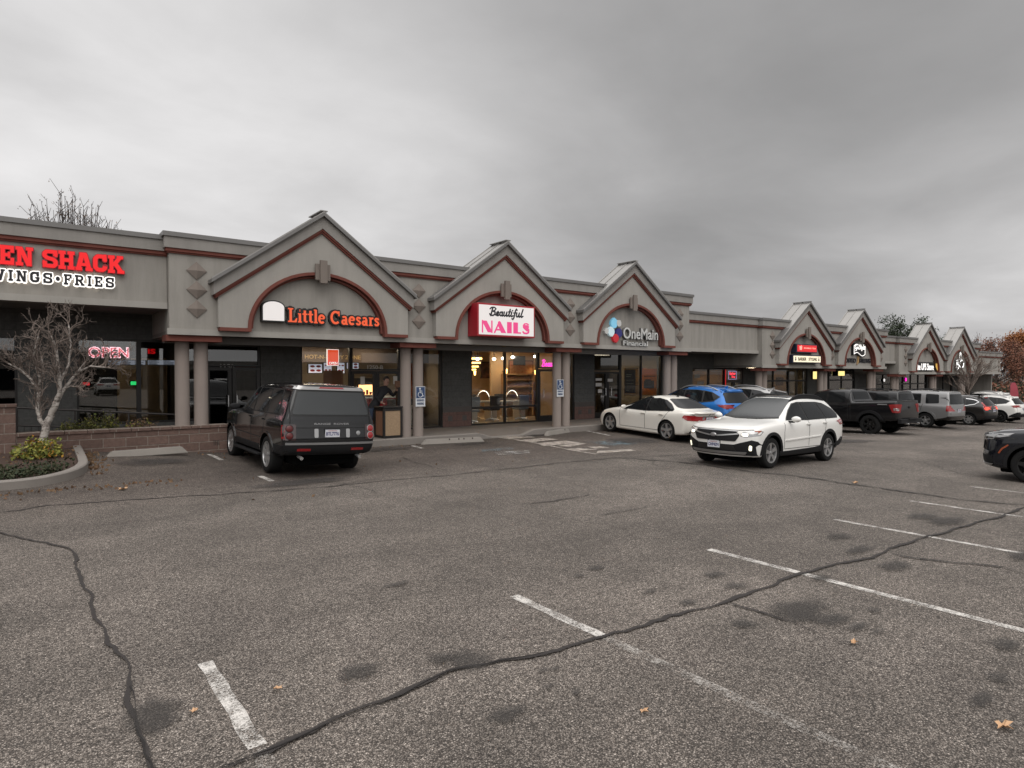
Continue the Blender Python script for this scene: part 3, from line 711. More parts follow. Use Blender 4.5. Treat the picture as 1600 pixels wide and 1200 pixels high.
# ------------------------------------------------------------------ lettering
def arc(cx, cz, rx, rz, a0, a1, n=10): return [(cx+rx*math.cos(R(a0+(a1-a0)*k/n)), cz+rz*math.sin(R(a0+(a1-a0)*k/n))) for k in range(n+1)]
def rect(x0, z0, x1, z1): return ('p', [(x0, z0), (x1, z0), (x1, z1), (x0, z1)])
def st(w, *pts): return ('s', list(pts), w)
def stem(x, t=.24, s=.1): return [rect(x, 0, x+t, 1), rect(x-s, 0, x+t+s, .18), rect(x-s, .82, x+t+s, 1)]
SLAB = {
 'H': (1.0, stem(.1) + stem(.66) + [rect(.3, .41, .7, .6)]),
 'I': (.46, stem(.11)),
 'E': (.9, [rect(.1, 0, .34, 1), rect(0, 0, .86, .19), rect(0, .81, .86, 1), rect(.3, .42, .6, .59), rect(.66, .1, .86, .36), rect(.66, .64, .86, .9), rect(.52, .34, .64, .67)]),
 'N': (1.02, [rect(.1, 0, .32, 1), rect(.7, 0, .92, 1), ('p', [(.1, 1), (.38, 1), (.92, 0), (.64, 0)]), rect(0, 0, .42, .17), rect(.6, .83, 1.02, 1), rect(0, .83, .3, 1)]),
 'S': (.92, [st(.22, (.78, .66), (.8, .8), (.68, .89), (.26, .89), (.13, .78), (.13, .64), (.28, .54), (.66, .47), (.8, .37), (.8, .2), (.68, .11), (.26, .11), (.13, .2), (.14, .34)), rect(.74, .62, .9, .98), rect(.02, .02, .16, .38)]),
 'A': (1.06, [st(.24, (.42, .92), (.17, .08)), st(.24, (.6, .92), (.87, .08)), rect(.24, .84, .7, 1), rect(-.02, 0, .4, .17), rect(.64, 0, 1.08, .17), rect(.3, .26, .74, .42)]),
 'C': (.92, [st(.24, (.76, .66), (.74, .82), (.62, .88), (.3, .88), (.14, .74), (.14, .26), (.3, .12), (.62, .12), (.76, .22), (.78, .34)), rect(.68, .6, .88, 1)]),
 'K': (1.04, stem(.1) + [st(.23, (.34, .42), (.78, .9)), st(.25, (.46, .56), (.86, .1)), rect(.58, .83, 1.0, 1), rect(.62, 0, 1.08, .17)]),
 'W': (1.3, [st(.22, (.18, .92), (.4, .06)), st(.2, (.4, .06), (.62, .86)), st(.2, (.62, .86), (.86, .06)), st(.22, (.86, .06), (1.1, .92)), rect(0, .83, .42, 1), rect(.88, .83, 1.3, 1)]),
 'G': (.98, [st(.24, (.76, .66), (.74, .82), (.62, .88), (.3, .88), (.14, .74), (.14, .26), (.3, .12), (.62, .12), (.76, .2), (.78, .44)), rect(.68, .6, .88, 1), rect(.5, .36, .94, .52)]),
 'F': (.84, [rect(.1, 0, .34, 1), rect(0, 0, .46, .18), rect(0, .81, .82, 1), rect(.3, .42, .56, .59), rect(.62, .6, .82, .9), rect(.5, .34, .62, .67)]),
 'R': (1.02, [rect(.1, 0, .34, 1), rect(0, 0, .44, .18), rect(0, .81, .3, 1), st(.2, (.2, .9), (.64, .9), (.78, .8), (.78, .62), (.64, .5), (.3, .5)), st(.24, (.52, .48), (.8, .1)), rect(.66, 0, 1.02, .17)]),
 '.': (.55, [st(.2, *arc(.26, .5, .1, .13, 0, 360, 12))]), ' ': (.42, [])}
SERIF = {
 'L': (.80, [st(.185, (.24, .02), (.24, .98)), rect(.02, 0, .74, .10), rect(.02, .91, .46, 1), ('p', [(.74, 0), (.8, .3), (.72, .3), (.55, .1)])]),
 'i': (.36, [st(.175, (.18, .02), (.18, .66)), rect(.02, 0, .34, .09), rect(.02, .58, .2, .66), st(.175, (.16, .86), (.20, .86))]),
 't': (.44, [st(.175, (.2, .1), (.2, .88)), rect(0, .57, .42, .67), st(.11, (.2, .12), (.3, .06), (.42, .1))]),
 'l': (.36, [st(.175, (.18, .02), (.18, .98)), rect(.02, 0, .34, .09), rect(.02, .91, .2, 1)]),
 'e': (.64, [st(.17, *arc(.31, .33, .23, .27, 20, 315, 14)), st(.1, (.12, .36), (.53, .36)), st(.12, (.53, .36), (.5, .5))]),
 'C': (.98, [st(.175, *arc(.5, .5, .38, .42, 50, 312, 16)), rect(.76, .62, .86, .98)]),
 'a': (.64, [st(.16, *arc(.25, .2, .16, .14, 0, 360, 12)), st(.175, (.45, .04), (.45, .46)), st(.15, (.45, .44), (.4, .57), (.26, .6), (.12, .54)), rect(.4, 0, .62, .09)]),
 's': (.52, [st(.15, (.43, .48), (.36, .58), (.18, .59), (.1, .49), (.17, .39), (.36, .29), (.43, .18), (.33, .07), (.16, .07), (.07, .17))]),
 'r': (.5, [st(.175, (.18, .02), (.18, .64)), rect(.02, 0, .38, .09), rect(.02, .57, .2, .66), st(.15, (.22, .5), (.32, .6), (.46, .58))]), ' ': (.34, [])}
DECO = {
 'N': (.92, [st(.10, (.1, 0), (.1, 1)), ('p', [(.06, 1), (.42, 1), (.88, 0), (.52, 0)]), st(.10, (.84, 0), (.84, 1))]),
 'A': (1.0, [st(.11, (.08, 0), (.46, .98)), ('p', [(.38, 1), (.54, 1), (1.0, 0), (.62, 0), (.34, .7)]), st(.10, (.22, .26), (.7, .26))]),
 'I': (.46, [rect(.05, 0, .41, 1)]), 'L': (.70, [rect(.05, 0, .41, 1), rect(.38, 0, .68, .11)]),
 'S': (.74, [st(.26, (.5, .66), (.24, .66), (.24, .62), (.5, .4)), st(.08, (.58, .86), (.44, .96), (.24, .93), (.13, .78), (.17, .62)), st(.30, (.22, .66), (.5, .4)), st(.12, (.6, .36), (.58, .14), (.42, .04), (.2, .06), (.1, .18))])}
SCRIPT = {
 'B': (.72, [st(.12, (.2, .0), (.34, 1)), st(.08, (.05, .8), (.2, .98), (.5, 1.02), (.68, .86), (.58, .66), (.36, .55)), st(.1, (.36, .55), (.62, .46), (.62, .2), (.42, .02), (.16, .06), (.06, .2))]),
 'e': (.38, [st(.1, (.0, .1), (.2, .22), (.3, .42), (.22, .54), (.1, .42), (.06, .2), (.14, .04), (.28, .06), (.4, .18))]),
 'a': (.46, [st(.1, *arc(.18, .28, .12, .24, 30, 390, 12)), st(.1, (.34, .54), (.28, .1), (.36, .03), (.48, .16))]),
 'u': (.48, [st(.1, (.06, .54), (.02, .14), (.12, .03), (.26, .16), (.34, .54)), st(.1, (.34, .54), (.3, .1), (.38, .03), (.5, .16))]),
 't': (.3, [st(.11, (.2, .9), (.08, .14), (.16, .03), (.32, .16)), st(.07, (.02, .58), (.32, .62))]),
 'i': (.26, [st(.1, (.1, .54), (.04, .14), (.12, .03), (.28, .16)), st(.11, (.16, .76), (.18, .78))]),
 'f': (.36, [st(.1, (-.08, -.22), (.04, -.3), (.14, -.05), (.24, .8), (.34, 1.0), (.42, .86)), st(.07, (.04, .5), (.36, .54))]),
 'l': (.3, [st(.11, (.24, 1.0), (.06, .14), (.14, .03), (.3, .16))]),
 'G': (.7, [st(.12, (.6, .8), (.45, .98), (.2, .8), (.08, .4), (.2, .05), (.45, .1), (.58, .45), (.5, -.2), (.2, -.3))]),
 'o': (.4, [st(.1, *arc(.18, .28, .13, .24, 0, 360, 12))]), 'S': (.6, [st(.12, (.6, .85), (.4, 1), (.2, .8), (.3, .58), (.48, .35), (.4, .08), (.15, .02), (.0, .15))]),
 'y': (.46, [st(.1, (.06, .54), (.04, .2), (.14, .08), (.3, .3), (.36, .54)), st(.1, (.36, .54), (.26, -.2), (.1, -.3), (.0, -.15))]), ' ': (.3, [])}
def width(font, txt, tr=.06): return sum(font[c][0]+tr for c in txt)-tr
def glyphs(m, font, txt, x, z, h, w, put, d0, d1, grow=0, shear=0, tr=.06, mi=0):
    """letters as solid strokes: text fills width w and height h from (x,z)"""
    sx = w/width(font, txt, tr); k = 0; cx = 0
    def T(p): return (x + (cx+p[0])*sx + shear*p[1]*h, z + p[1]*h)
    def slab(poly):
        nonlocal k
        k += 1; m.prism(poly, put, d0, d1+.00025*(k % 23), mi)
    def seg(a, b, w):
        dx, dz = b[0]-a[0], b[1]-a[1]; L = math.hypot(dx, dz) or 1e-6; nx, nz = -dz/L*w/2, dx/L*w/2
        slab([(a[0]+nx, a[1]+nz), (b[0]+nx, b[1]+nz), (b[0]-nx, b[1]-nz), (a[0]-nx, a[1]-nz)])
    def disc(c, w): slab([(c[0]+w/2*math.cos(R(45*i+22)), c[1]+w/2*math.sin(R(45*i+22))) for i in range(8)])
    for ch in txt:
        for pr in font[ch][1]:
            if pr[0] == 'p':
                P = [T(p) for p in pr[1]]; slab(P)
                if grow:
                    for a, b in zip(P, P[1:]+P[:1]): seg(a, b, 2*grow); disc(a, 2*grow)
            else:
                P = [T(p) for p in pr[1]]; w_ = pr[2]*(sx*.5+h*.5)+2*grow
                for a, b in zip(P, P[1:]): seg(a, b, w_)
                for a in P[1:-1] + ([P[0], P[-1]] if grow or font in (SCRIPT,) else []): disc(a, w_*.99)
        cx += font[ch][0]+tr
    return m
def typed(txt, size, bold=0, extrude=.004, shear=0):
    c = bpy.data.curves.new('txt', 'FONT'); c.body = txt; c.size = size; c.offset = bold; c.extrude = extrude; c.shear = shear; c.resolution_u = 3
    o = bpy.data.objects.new('txt', c); col.objects.link(o); dg = bpy.context.evaluated_depsgraph_get()
    me = bpy.data.meshes.new_from_object(o.evaluated_get(dg)); bpy.data.objects.remove(o); bpy.data.curves.remove(c)
    vs = [v.co.copy() for v in me.vertices]; fs = [tuple(p.vertices) for p in me.polygons]; bpy.data.meshes.remove(me)
    return vs, fs
def text_on(m, txt, x0, x1, z0, z1, put, d, bold=0, mi=0, extrude=.004, shear=0):
    """built-in letters fitted into the box x0..x1, z0..z1 of a face"""
    vs, fs = typed(txt, 1.0, bold, extrude, shear)
    xa, xb = min(v.x for v in vs), max(v.x for v in vs); za, zb = min(v.y for v in vs), max(v.y for v in vs)
    m.add([put(x0+(v.x-xa)/(xb-xa)*(x1-x0), z0+(v.y-za)/(zb-za)*(z1-z0), d+v.z) for v in vs], fs, mi); return m
def front(y): return lambda a, b, d: (a, y-d, b)       # d grows towards the street
M['black'] = simple('black_return', (.012, .012, .012), .5); M['led_red'] = emit('red_lit_letter', (1, .008, .012), .80, (.16, .0, .002))
M['led_white'] = emit('white_lit_letter', (1, .97, .93), .85); M['orange_lit'] = emit('orange_lit_letter', (1, .13, .045), .72, (.2, .03, .008))
M['panel_white'] = emit('lit_white_panel', (1, .95, .92), .55, (.35, .33, .32)); M['nails_pink'] = emit('pink_sign_vinyl', (.72, .06, .22), .62, (.5, .05, .16)); M['ink'] = simple('black_vinyl', (.012, .012, .016), .5)
M['sign_red'] = simple('red_sign_case', (.34, .015, .025), .4); M['grey_letter'] = emit('white_channel_letter', (.9, .9, .88), .03, (.52, .52, .5))
YS = YF-.004
# chicken restaurant sign (fascia is set back here)
yl = YF+.22-.004
t = thing('shop_sign', 'big red lit slab letters over a white outlined black line reading WINGS FRIES', 'sign', (-.2, yl, 4.1))
x1, zt = F(193, 401, yl-.1); x0, _ = F(66, 388, yl-.1); w = x1-x0; full = width(SLAB, 'CHICKEN SHACK'); sw = width(SLAB, 'SHACK'); W = w*full/sw
zr = F(193, 428, yl-.1)[1]; h = zt-zr
for wd, xs0, ww in (('CHICKEN', x1-W, width(SLAB, 'CHICKEN')/full*W), ('SHACK', x1-w, w)):
    m = MB(); glyphs(m, SLAB, wd, xs0, zr, h, ww, front(yl), .0, .10, .012); m.build('letter_return', M['sign_red'], t)
    m = MB(); glyphs(m, SLAB, wd, xs0, zr, h, ww, front(yl), .1005, .11); m.build('lettering', M['led_red'], t)
x1, zt = F(178, 434, yl-.08); zr = F(178, 450, yl-.08)[1]; x0 = F(2, 418, yl-.08)[0]; x0 -= .16; h = zt-zr
fw = width(SLAB, 'WINGS.FRIES', .30); cx_ = 0
for wd in ('WINGS', '.', 'FRIES'):
    ww = width(SLAB, wd, .30)/fw*(x1-x0); xs0 = x0+cx_/fw*(x1-x0); cx_ += width(SLAB, wd, .30)+.30
    m = MB(); glyphs(m, SLAB, wd, xs0, zr, h, ww, front(yl), 0, .07, .021, tr=.30); m.build('letter_outline', M['led_white'], t)
    m = MB(); glyphs(m, SLAB, wd, xs0, zr, h, ww, front(yl), .0761, .082, .001, tr=.30); m.build('lettering', M['ink'], t)
# pizza sign: arched white panel (left plain) and orange letters with black surround
t = thing('shop_sign', 'orange lit serif letters with black edges beside a plain arched white panel', 'sign', (6, YS, 3.4))
(xa, za), (xb, zb) = F(411, 500, YS-.15), F(444, 476, YS-.15); zt = F(428, 471, YS-.15)[1]; zs = F(412, 479, YS-.15)[1]
def archpoly(e): return [(xa-e, za-e), (xb+e, za-e)] + [(xa+(xb-xa)*.5 + ((xb-xa)*.5+e)*math.cos(R(a)), zs+(zt-zs+e)*math.sin(R(a))) for a in range(0, 181, 15)]
m = MB(); m.prism(archpoly(.03), front(YS), .0, .15); m.build('panel_case', M['black'], t); m = MB(); m.prism(archpoly(0), front(YS), .1505, .157); m.build('lit_panel', M['panel_white'], t)
xa, zr = F(450, 503, YS-.12); zt = F(450, 481, YS-.12)[1]; xb = F(593, 512, YS-.12)[0]
fw = width(SERIF, 'Little Caesars', .05); w1, w2 = width(SERIF, 'Little', .05)/fw*(xb-xa), width(SERIF, 'Caesars', .05)/fw*(xb-xa)
for wd, xs0, ww in (('Little', xa, w1), ('Caesars', xb-w2, w2)):
    m = MB(); glyphs(m, SERIF, wd, xs0, zr, zt-zr, ww, front(YS), 0, .10, .038, tr=.05); m.build('letter_return', M['black'], t)
    m = MB(); glyphs(m, SERIF, wd, xs0, zr, zt-zr, ww, front(YS), .1065, .118, 0, tr=.05); m.build('lettering', M['orange_lit'], t)
# nails cabinet
t = thing('shop_sign', 'white lit box sign with red sides and pink NAILS lettering', 'sign', (11.7, YS, 3.6))
Yb = YG-.35; (xa, zt), (xb, zr) = F(747, 474, Yb), F(835, 527, Yb)
m = MB(); m.bbox(xa-.02, xb+.02, Yb+.004, YS+.0, zr-.03, zt+.03, .012); m.build('sign_case', M['sign_red'], t)
m = MB(); m.box(xa+.03, xb-.03, Yb-.004, Yb+.003, zr+.02, zt-.02); m.build('lit_panel', M['panel_white'], t)
xc = (xa+xb)/2; w = xb-xa; h = zt-zr
m = MB(); glyphs(m, DECO, 'NAILS', xa+.05*w, zr+.1*h, .36*h, .87*w, front(Yb-.0045), 0, .004, .004, tr=.06); m.build('lettering', M['nails_pink'], t)
m = MB(); glyphs(m, SCRIPT, 'Beautiful', xa+.18*w, zr+.64*h, .27*h, .60*w, front(Yb-.0045), 0, .004, .008, shear=.12, tr=.0); m.build('lettering', M['ink'], t)
# loan office letters and flower of coloured petals
t = thing('shop_sign', 'grey two line channel letters with a flower of blue and red petals', 'sign', (17.5, YS, 3.4))
(xa, zt), (xb, zr) = F(974, 508, YS-.1), F(1028, 531, YS-.1); zr2 = F(974, 529, YS-.1)[1]; zt = F(974, 511, YS-.1)[1]
def two(txt, x0, x1, z0, z1, b):
    m = MB(); text_on(m, txt, x0-.012, x1+.012, z0-.012, z1+.012, front(YS), .05, b*1.5, extrude=.048); m.build('letter_return', M['flash'], t)
    m = MB(); text_on(m, txt, x0, x1, z0, z1, front(YS), .104, b, extrude=.004); m.build('lettering', M['grey_letter'], t)
two('OneMain', xa, xb, zr2, zt, .012)
x2, zb2 = F(1012, 541, YS-.1); zt2 = F(974, 532, YS-.1)[1]; two('Financial', xa, x2, zb2, zt2, .010)
cx, cz = F(961, 517, YS-.1)
M['pet_a'] = emit('petal_light_blue', (.25, .6, .8), .25, (.2, .5, .7)); M['pet_b'] = emit('petal_pale', (.7, .88, .92), .15, (.55, .7, .75)); M['pet_c'] = simple('petal_navy', (.03, .03, .16), .4); M['pet_d'] = emit('petal_red', (.7, .03, .04), .2, (.4, .02, .03))
for k, (dx, dz, mt, r) in enumerate([(-.02, .26, 'pet_a', .19), (-.16, -.03, 'pet_b', .18), (.2, -.06, 'pet_c', .18), (.05, -.24, 'pet_d', .16), (.2, .27, 'grey_letter', .13), (-.42, -.02, 'grey_letter', .11)]):
    a0 = math.atan2(dz, dx); P = []
    for a in range(0, 360, 30):
        q = R(a); rr = r*(1.15 if a == 0 else 1 if a < 100 or a > 260 else .86); P.append((cx+dx+rr*math.cos(q+a0)*.95, cz+dz+rr*math.sin(q+a0)))
    m = MB(); m.prism(P, front(YS), 0, .09+.004*k); m.build('petal', M[mt], t)
# far signs
def boxsign(label, pix, case, face, yb=.3):
    (xa, zt), (xb, zr) = F(*pix[0], YF-yb), F(*pix[1], YF-yb)
    t = thing('shop_sign', label, 'sign', ((xa+xb)/2, YS, zr))
    m = MB(); m.bbox(xa-.03, xb+.03, YF-yb+.004, YS, zr-.03, zt+.03, .012); m.build('sign_case', case, t)
    m = MB(); m.box(xa+.03, xb-.03, YF-yb-.004, YF-yb+.003, zr+.02, zt-.02); m.build('lit_panel', face, t)
    return t, xa, xb, zr, zt, YF-yb-.005
M['navy'] = simple('navy_sign_case', (.02, .025, .045), .4); M['bub_red'] = emit('red_lit_panel', (.75, .02, .03), .55, (.5, .02, .02)); M['bub_letter'] = emit('pale_red_letter', (1, .35, .28), .8); M['cream_panel'] = emit('cream_lit_panel', (.95, .84, .62), .55); M['olive'] = simple('olive_vinyl', (.06, .055, .02), .5)
t, xa, xb, zr, zt, y = boxsign('red lit box sign reading BUBBLE TEA, above the cream barber sign', [(1245.5, 538), (1276.5, 551)], M['navy'], M['bub_red'])
m = MB(); text_on(m, 'BUBBLE TEA', xa+.62, xb-.12, zr+.16, zt-.13, front(y), .004, .015)
m.prism([(xa+.2, zt-.08), (xa+.45, zt-.08), (xa+.41, zr+.1), (xa+.24, zr+.1)], front(y), 0, .006); m.tube([(xa+.33, y-.004, zt-.1), (xa+.38, y-.004, zt-.03)], .012, 5); m.build('lettering', M['bub_letter'], t)
t, xa, xb, zr, zt, y = boxsign('cream lit box sign reading BARBER STYLING, under the red tea sign', [(1239.5, 555), (1282.5, 567)], M['navy'], M['cream_panel'])
w = xb-xa; m = MB(); text_on(m, 'BARBER', xa+.17*w, xa+.46*w, zr+.09, zt-.09, front(y), .004, .02); m.build('lettering', M['olive'], t); m = MB(); text_on(m, 'STYLING', xa+.54*w, xa+.85*w, zr+.09, zt-.09, front(y), .004, .02); m.build('lettering', M['olive'], t)
m = MB()
for xx in (xa+.08*w, xa+.92*w): m.lathe([(.06, 0), (.06, .006)], 12, lambda a, b, h, xx=xx: (xx+a, y-h, zr+.14+b)); m.box(xx-.05, xx+.05, y-.006, y, zr+.22, zr+.26)
m.build('emblem', M['navy'], t)
(xa, zt), (xb, zr) = F(1334, 539, YS-.12), F(1352, 555, YS-.12)
t = thing('shop_sign', 'black wavy flag shaped sign with white script in the fifth gable', 'sign', ((xa+xb)/2, YS, zr))
def flagp(e):
    n = 10; return [(xa-e+(xb-xa+2*e)*k/n, zr-e+.09*math.sin(k/n*6.28)) for k in range(n+1)] + [(xb+e-(xb-xa+2*e)*k/n, zt+e+.09*math.sin((1-k/n)*6.28)) for k in range(n+1)]
m = MB(); m.prism(flagp(.03), front(YS), 0, .12); m.build('sign_case', M['black'], t)
m = MB(); P = flagp(-.04); n = len(P)
for a, b in zip(P, P[1:]+P[:1]): m.tube([(a[0], YS-.122, a[1]), (b[0], YS-.122, b[1])], .02, 5)
glyphs(m, SCRIPT, 'Go', xa+.12, zr+.3, .26, .42, front(YS-.12), 0, .012, shear=.08); glyphs(m, SCRIPT, 'Style', xa+.55, zr+.3, .26, .72, front(YS-.12), 0, .012, shear=.08)
m.build('lettering', M['led_white'], t)
(xa, zt), (xb, zr) = F(1322, 562.3, YS-.05), F(1361, 567.3, YS-.05); zt = zr+.24
t = thing('shop_sign', 'row of small black letters split in two by a gold bone emblem', 'sign', ((xa+xb)/2, YS, zr)); w = xb-xa
m = MB(); text_on(m, 'OSTEO', xa, xa+.40*w, zr, zt, front(YS), .02, .03, extrude=.018); m.build('lettering', M['ink'], t); m = MB(); text_on(m, 'STRONG', xa+.54*w, xb, zr, zt, front(YS), .02, .03, extrude=.018); m.build('lettering', M['ink'], t)
M['gold'] = simple('gold_paint', (.32, .20, .08), .4)
m = MB(); m.tube([(xa+.44*w, YS-.03, zr-.1), (xa+.47*w, YS-.03, zr+.1), (xa+.46*w, YS-.03, zr+.34)], [.03, .05, .03], 8); m.tube([(xa+.50*w, YS-.03, zr-.04), (xa+.50*w, YS-.03, zr+.36)], [.02, .04], 8); m.build('emblem', M['gold'], t, smooth=True)
(xa, zt), (xb, zr) = F(1431, 568.5, YS-.12), F(1459, 578.5, YS-.12)
t = thing('shop_sign', 'white lettering on black backing beside a brown and gold shield', 'sign', ((xa+xb)/2, YS, zr))
m = MB(); m.bbox(xa-.06, xb+.06, YS-.1, YS, zr-.05, zr+.5, .01); m.build('sign_case', M['black'], t)
m = MB(); text_on(m, 'The UPS Store', xa, xb, zr, zr+.42, front(YS), .108, .02); m.build('lettering', M['led_white'], t)
(xa, zt), (xb, zr) = F(1462, 566, YS-.12), F(1467, 578, YS-.12); M['brown'] = simple('brown_shield', (.06, .03, .015), .4); M['amber'] = emit('amber_panel', (.85, .5, .1), .4, (.6, .35, .08))
def shield(e): return [(xa-e, zt+e), (xb+e, zt+e), (xb+e, zr+.25), ((xa+xb)/2, zr-e), (xa-e, zr+.25)]
m = MB(); m.prism(shield(.09), front(YS), 0, .12); m.build('shield', M['brown'], t); m = MB(); m.prism([(a, b-.06) for a, b in shield(-.02)], front(YS), .1205, .13); m.build('emblem', M['amber'], t)
cx, cz = F(1500, 566, YS-.1)
t = thing('shop_sign', 'white lit looping line emblem like a three lobed knot on the last gable', 'sign', (cx, YS, cz-.6))
m = MB(); P = [(-.10, .15), (.0, .58), (.10, .60), (.16, .40), (.08, .05), (-.2, -.35), (-.42, -.5), (-.5, -.3), (-.35, -.05), (.05, .1), (.45, .12), (.55, -.1), (.42, -.32), (.1, -.25), (-.1, -.02), (-.4, .15), (-.5, .05), (-.3, -.12), (.1, -.3), (.38, -.36)]
Q = []
for k in range(len(P)-1):
    p0, p1, p2, p3 = P[max(k-1, 0)], P[k], P[k+1], P[min(k+2, len(P)-1)]
    for j in range(5):
        u_ = j/5; Q.append(tuple(.5*(2*p1[i]+(p2[i]-p0[i])*u_+(2*p0[i]-5*p1[i]+4*p2[i]-p3[i])*u_*u_+(3*p1[i]-p0[i]-3*p2[i]+p3[i])*u_**3) for i in (0, 1)))
m.tube([(cx+a*1.25, YS-.06-.002*(k % 7), cz+b*1.05) for k, (a, b) in enumerate(Q)], .055, 8); m.build('lettering', emit('lit_white_tube', (1, 1, .98), 1.3), t, smooth=True)
m = MB(); m.tube([(cx+a*1.25, YS-.03, cz+b*1.05) for k, (a, b) in enumerate(Q)], .085, 6); m.build('letter_return', M['flash'], t, smooth=True)

# ------------------------------------------------------------------ signs in the windows
yw = YW-.10
def neon(label, px0, px1, build, name='window_sign', y=YW+.08, cat='sign'):
    (xa, zt), (xb, zr) = F(*px0, y), F(*px1, y)
    t = thing(name, label, cat, ((xa+xb)/2, y, zr)); build(t, xa, xb, zr, zt, y); return t
M['led_pink'] = emit('pink_led', (1, .62, .72), 2.6); M['led_or'] = emit('orange_led', (1, .10, .14), 1.8); M['neon_red'] = emit('red_neon', (1, .04, .08), 2.2); M['neon_pink'] = emit('pink_neon', (1, .06, .62), 1.5); M['yellow_lit'] = emit('yellow_lit_sign', (1, .82, .3), 1.2); M['neon_mag'] = emit('magenta_neon', (.9, .02, .5), 1.5); M['menu'] = emit('lit_menu_board', (.75, .78, .95), .42); M['menu_ink'] = simple('menu_print', (.10, .09, .14), .5); M['exit_red'] = emit('red_exit_light', (1, .05, .06), 1.6); M['exit_green'] = emit('green_exit_light', (.05, 1, .25), 1.4)
def b_open(t, xa, xb, zr, zt, y):
    m = MB(); m.box(xa-.04, xb+.04, y+.03, y+.06, zr-.04, zt+.04); m.build('backing', M['black'], t)
    m = MB()
    text_on(m, 'OPEN', xa, xb, zr, zt, front(y+.03), .012, .05); m.build('letter_outline', M['led_pink'], t)
    m = MB(); text_on(m, 'OPEN', xa+.015, xb-.015, zr+.025, zt-.025, front(y+.03), .022, -.005); m.build('lettering', M['led_or'], t)
neon('large pink and orange LED sign reading OPEN behind the bare tree', (137, 541), (202, 560), b_open)
def b_orange(t, xa, xb, zr, zt, y):
    m = MB(); m.box(xa, xb, y, y+.05, zr, zt); m.build('sign_case', M['led_white'], t)
    m = MB(); m.box(xa+.02, xb-.02, y-.008, y-.001, zr+.13, zt-.02); m.build('lit_panel', emit('orange_panel', (1, .10, .03), .8, (.5, .06, .02)), t)
    m = MB(); m.box(xa+.02, xb-.02, y-.008, y-.001, zr+.02, zr+.129); m.build('name_strip', M['led_red'], t)
    m = MB(); text_on(m, 'OPEN', xa+.05, xb-.05, zr+.035, zr+.115, front(y-.008), .006, .03); m.build('lettering', M['led_white'], t)
neon('orange lit window panel with white border and OPEN along its foot', (511, 545.5), (529.5, 571.5), b_orange)
def b_beauty(t, xa, xb, zr, zt, y):
    m = MB(); glyphs(m, SCRIPT, 'Beautiful', xa, zr, zt-zr, (xb-xa)*1.5, front(y), 0, .02, .0, shear=.06); m.build('lettering', M['neon_pink'], t)
neon('pink neon script in the upper pane of the nail salon door', (846, 562), (867, 573), b_beauty, y=YW+.02)
def b_barber(t, xa, xb, zr, zt, y):
    m = MB()
    for a, b in (((xa, zr), (xb, zr)), ((xb, zr), (xb, zt)), ((xb, zt), (xa, zt)), ((xa, zt), (xa, zr))): m.tube([(a[0], y, a[1]), (b[0], y, b[1])], .012, 5)
    m.build('border_tube', emit('violet_neon', (.6, .5, 1), 1.0), t)
    h = zt-zr; m = MB(); text_on(m, 'Barber', xa+.07, xb-.07, zr+.53*h, zt-.08*h, front(y), .004, .03); text_on(m, 'Shop', xa+.25, xb-.1, zr+.1*h, zr+.46*h, front(y), .004, .03); m.build('lettering', M['neon_red'], t)
neon('red neon Barber Shop sign with violet border in a window', (1138.5, 580), (1150.5, 592.5), b_barber, y=YW+.09)
def b_bulb(mat): 
    def f(t, xa, xb, zr, zt, y):
        m = MB(); m.bbox(xa-.02, xb+.02, y+.01, y+.08, zr-.02, zt+.02, .02); m.build('sign_case', M['black'], t); m = MB(); m.bbox(xa, xb, y-.01, y+.008, zr, zt, .008); m.build('lit_panel', M[mat], t)
    return f
neon('tall yellow lit window sign below the cream barber sign', (1270.5, 580.5), (1277.5, 592), b_bulb('yellow_lit'), y=YW-.2)
neon('small slanted yellow lit sign beneath the black letters with the gold emblem', (1310, 580), (1319.5, 587), b_bulb('yellow_lit'), y=YW-.2)
def b_disc(mat):
    def f(t, xa, xb, zr, zt, y):
        cx, cz, r = (xa+xb)/2, (zr+zt)/2, (zt-zr)/2
        m = MB(); m.lathe([(r*1.1, 0), (r*1.1, .04)], 18, lambda a, b, h: (cx+a, y+.05-h, cz+b)); m.build('sign_case', M['black'], t); m = MB(); m.lathe([(r, 0), (r*.8, .03), (0, .04)], 18, lambda a, b, h: (cx+a, y-h, cz+b)); m.build('lit_panel', M[mat], t, smooth=True)
    return f
neon('small round white lit window sign between two far column pairs', (1378.5, 591.5), (1384.5, 596.5), b_disc('led_white'), y=YW-.1)
neon('small round magenta neon in the window under the shield sign', (1412, 590), (1418.5, 596), b_disc('neon_mag'), y=YW-.1)
def b_menu(t, xa, xb, zr, zt, y):
    m = MB(); m.box(xa, xb, y, y+.05, zr, zt); m.build('backing', M['black'], t); m = MB(); m.box(xa+.015, xb-.015, y-.008, y-.001, zr+.015, zt-.015); m.build('lit_panel', M['menu'], t)
    m = MB(); n = max(2, int((xb-xa)/.28)); w = (xb-xa)/n
    for k in range(n):
        for j in range(4): m.box(xa+k*w+.03, xa+k*w+w*ru(.5, .85), y-.011, y-.0085, zr+(zt-zr)*(.12+.2*j), zr+(zt-zr)*(.22+.2*j))
    m.build('print', M['menu_ink'], t)
for a, b, lb in (((168, 562), (228, 571), 'wide lit menu board hanging under the OPEN sign'), ((230, 562), (276, 571), 'lit menu board left of the first column pair')): neon(lb, a, b, b_menu, 'menu_board', 20.0, 'menu board')
def b_letters(txt, mat, bold=.02):
    def f(t, xa, xb, zr, zt, y):
        m = MB(); text_on(m, txt, xa, xb, zr, zt, front(y), .003, bold); m.build('lettering', M[mat], t)
    return f
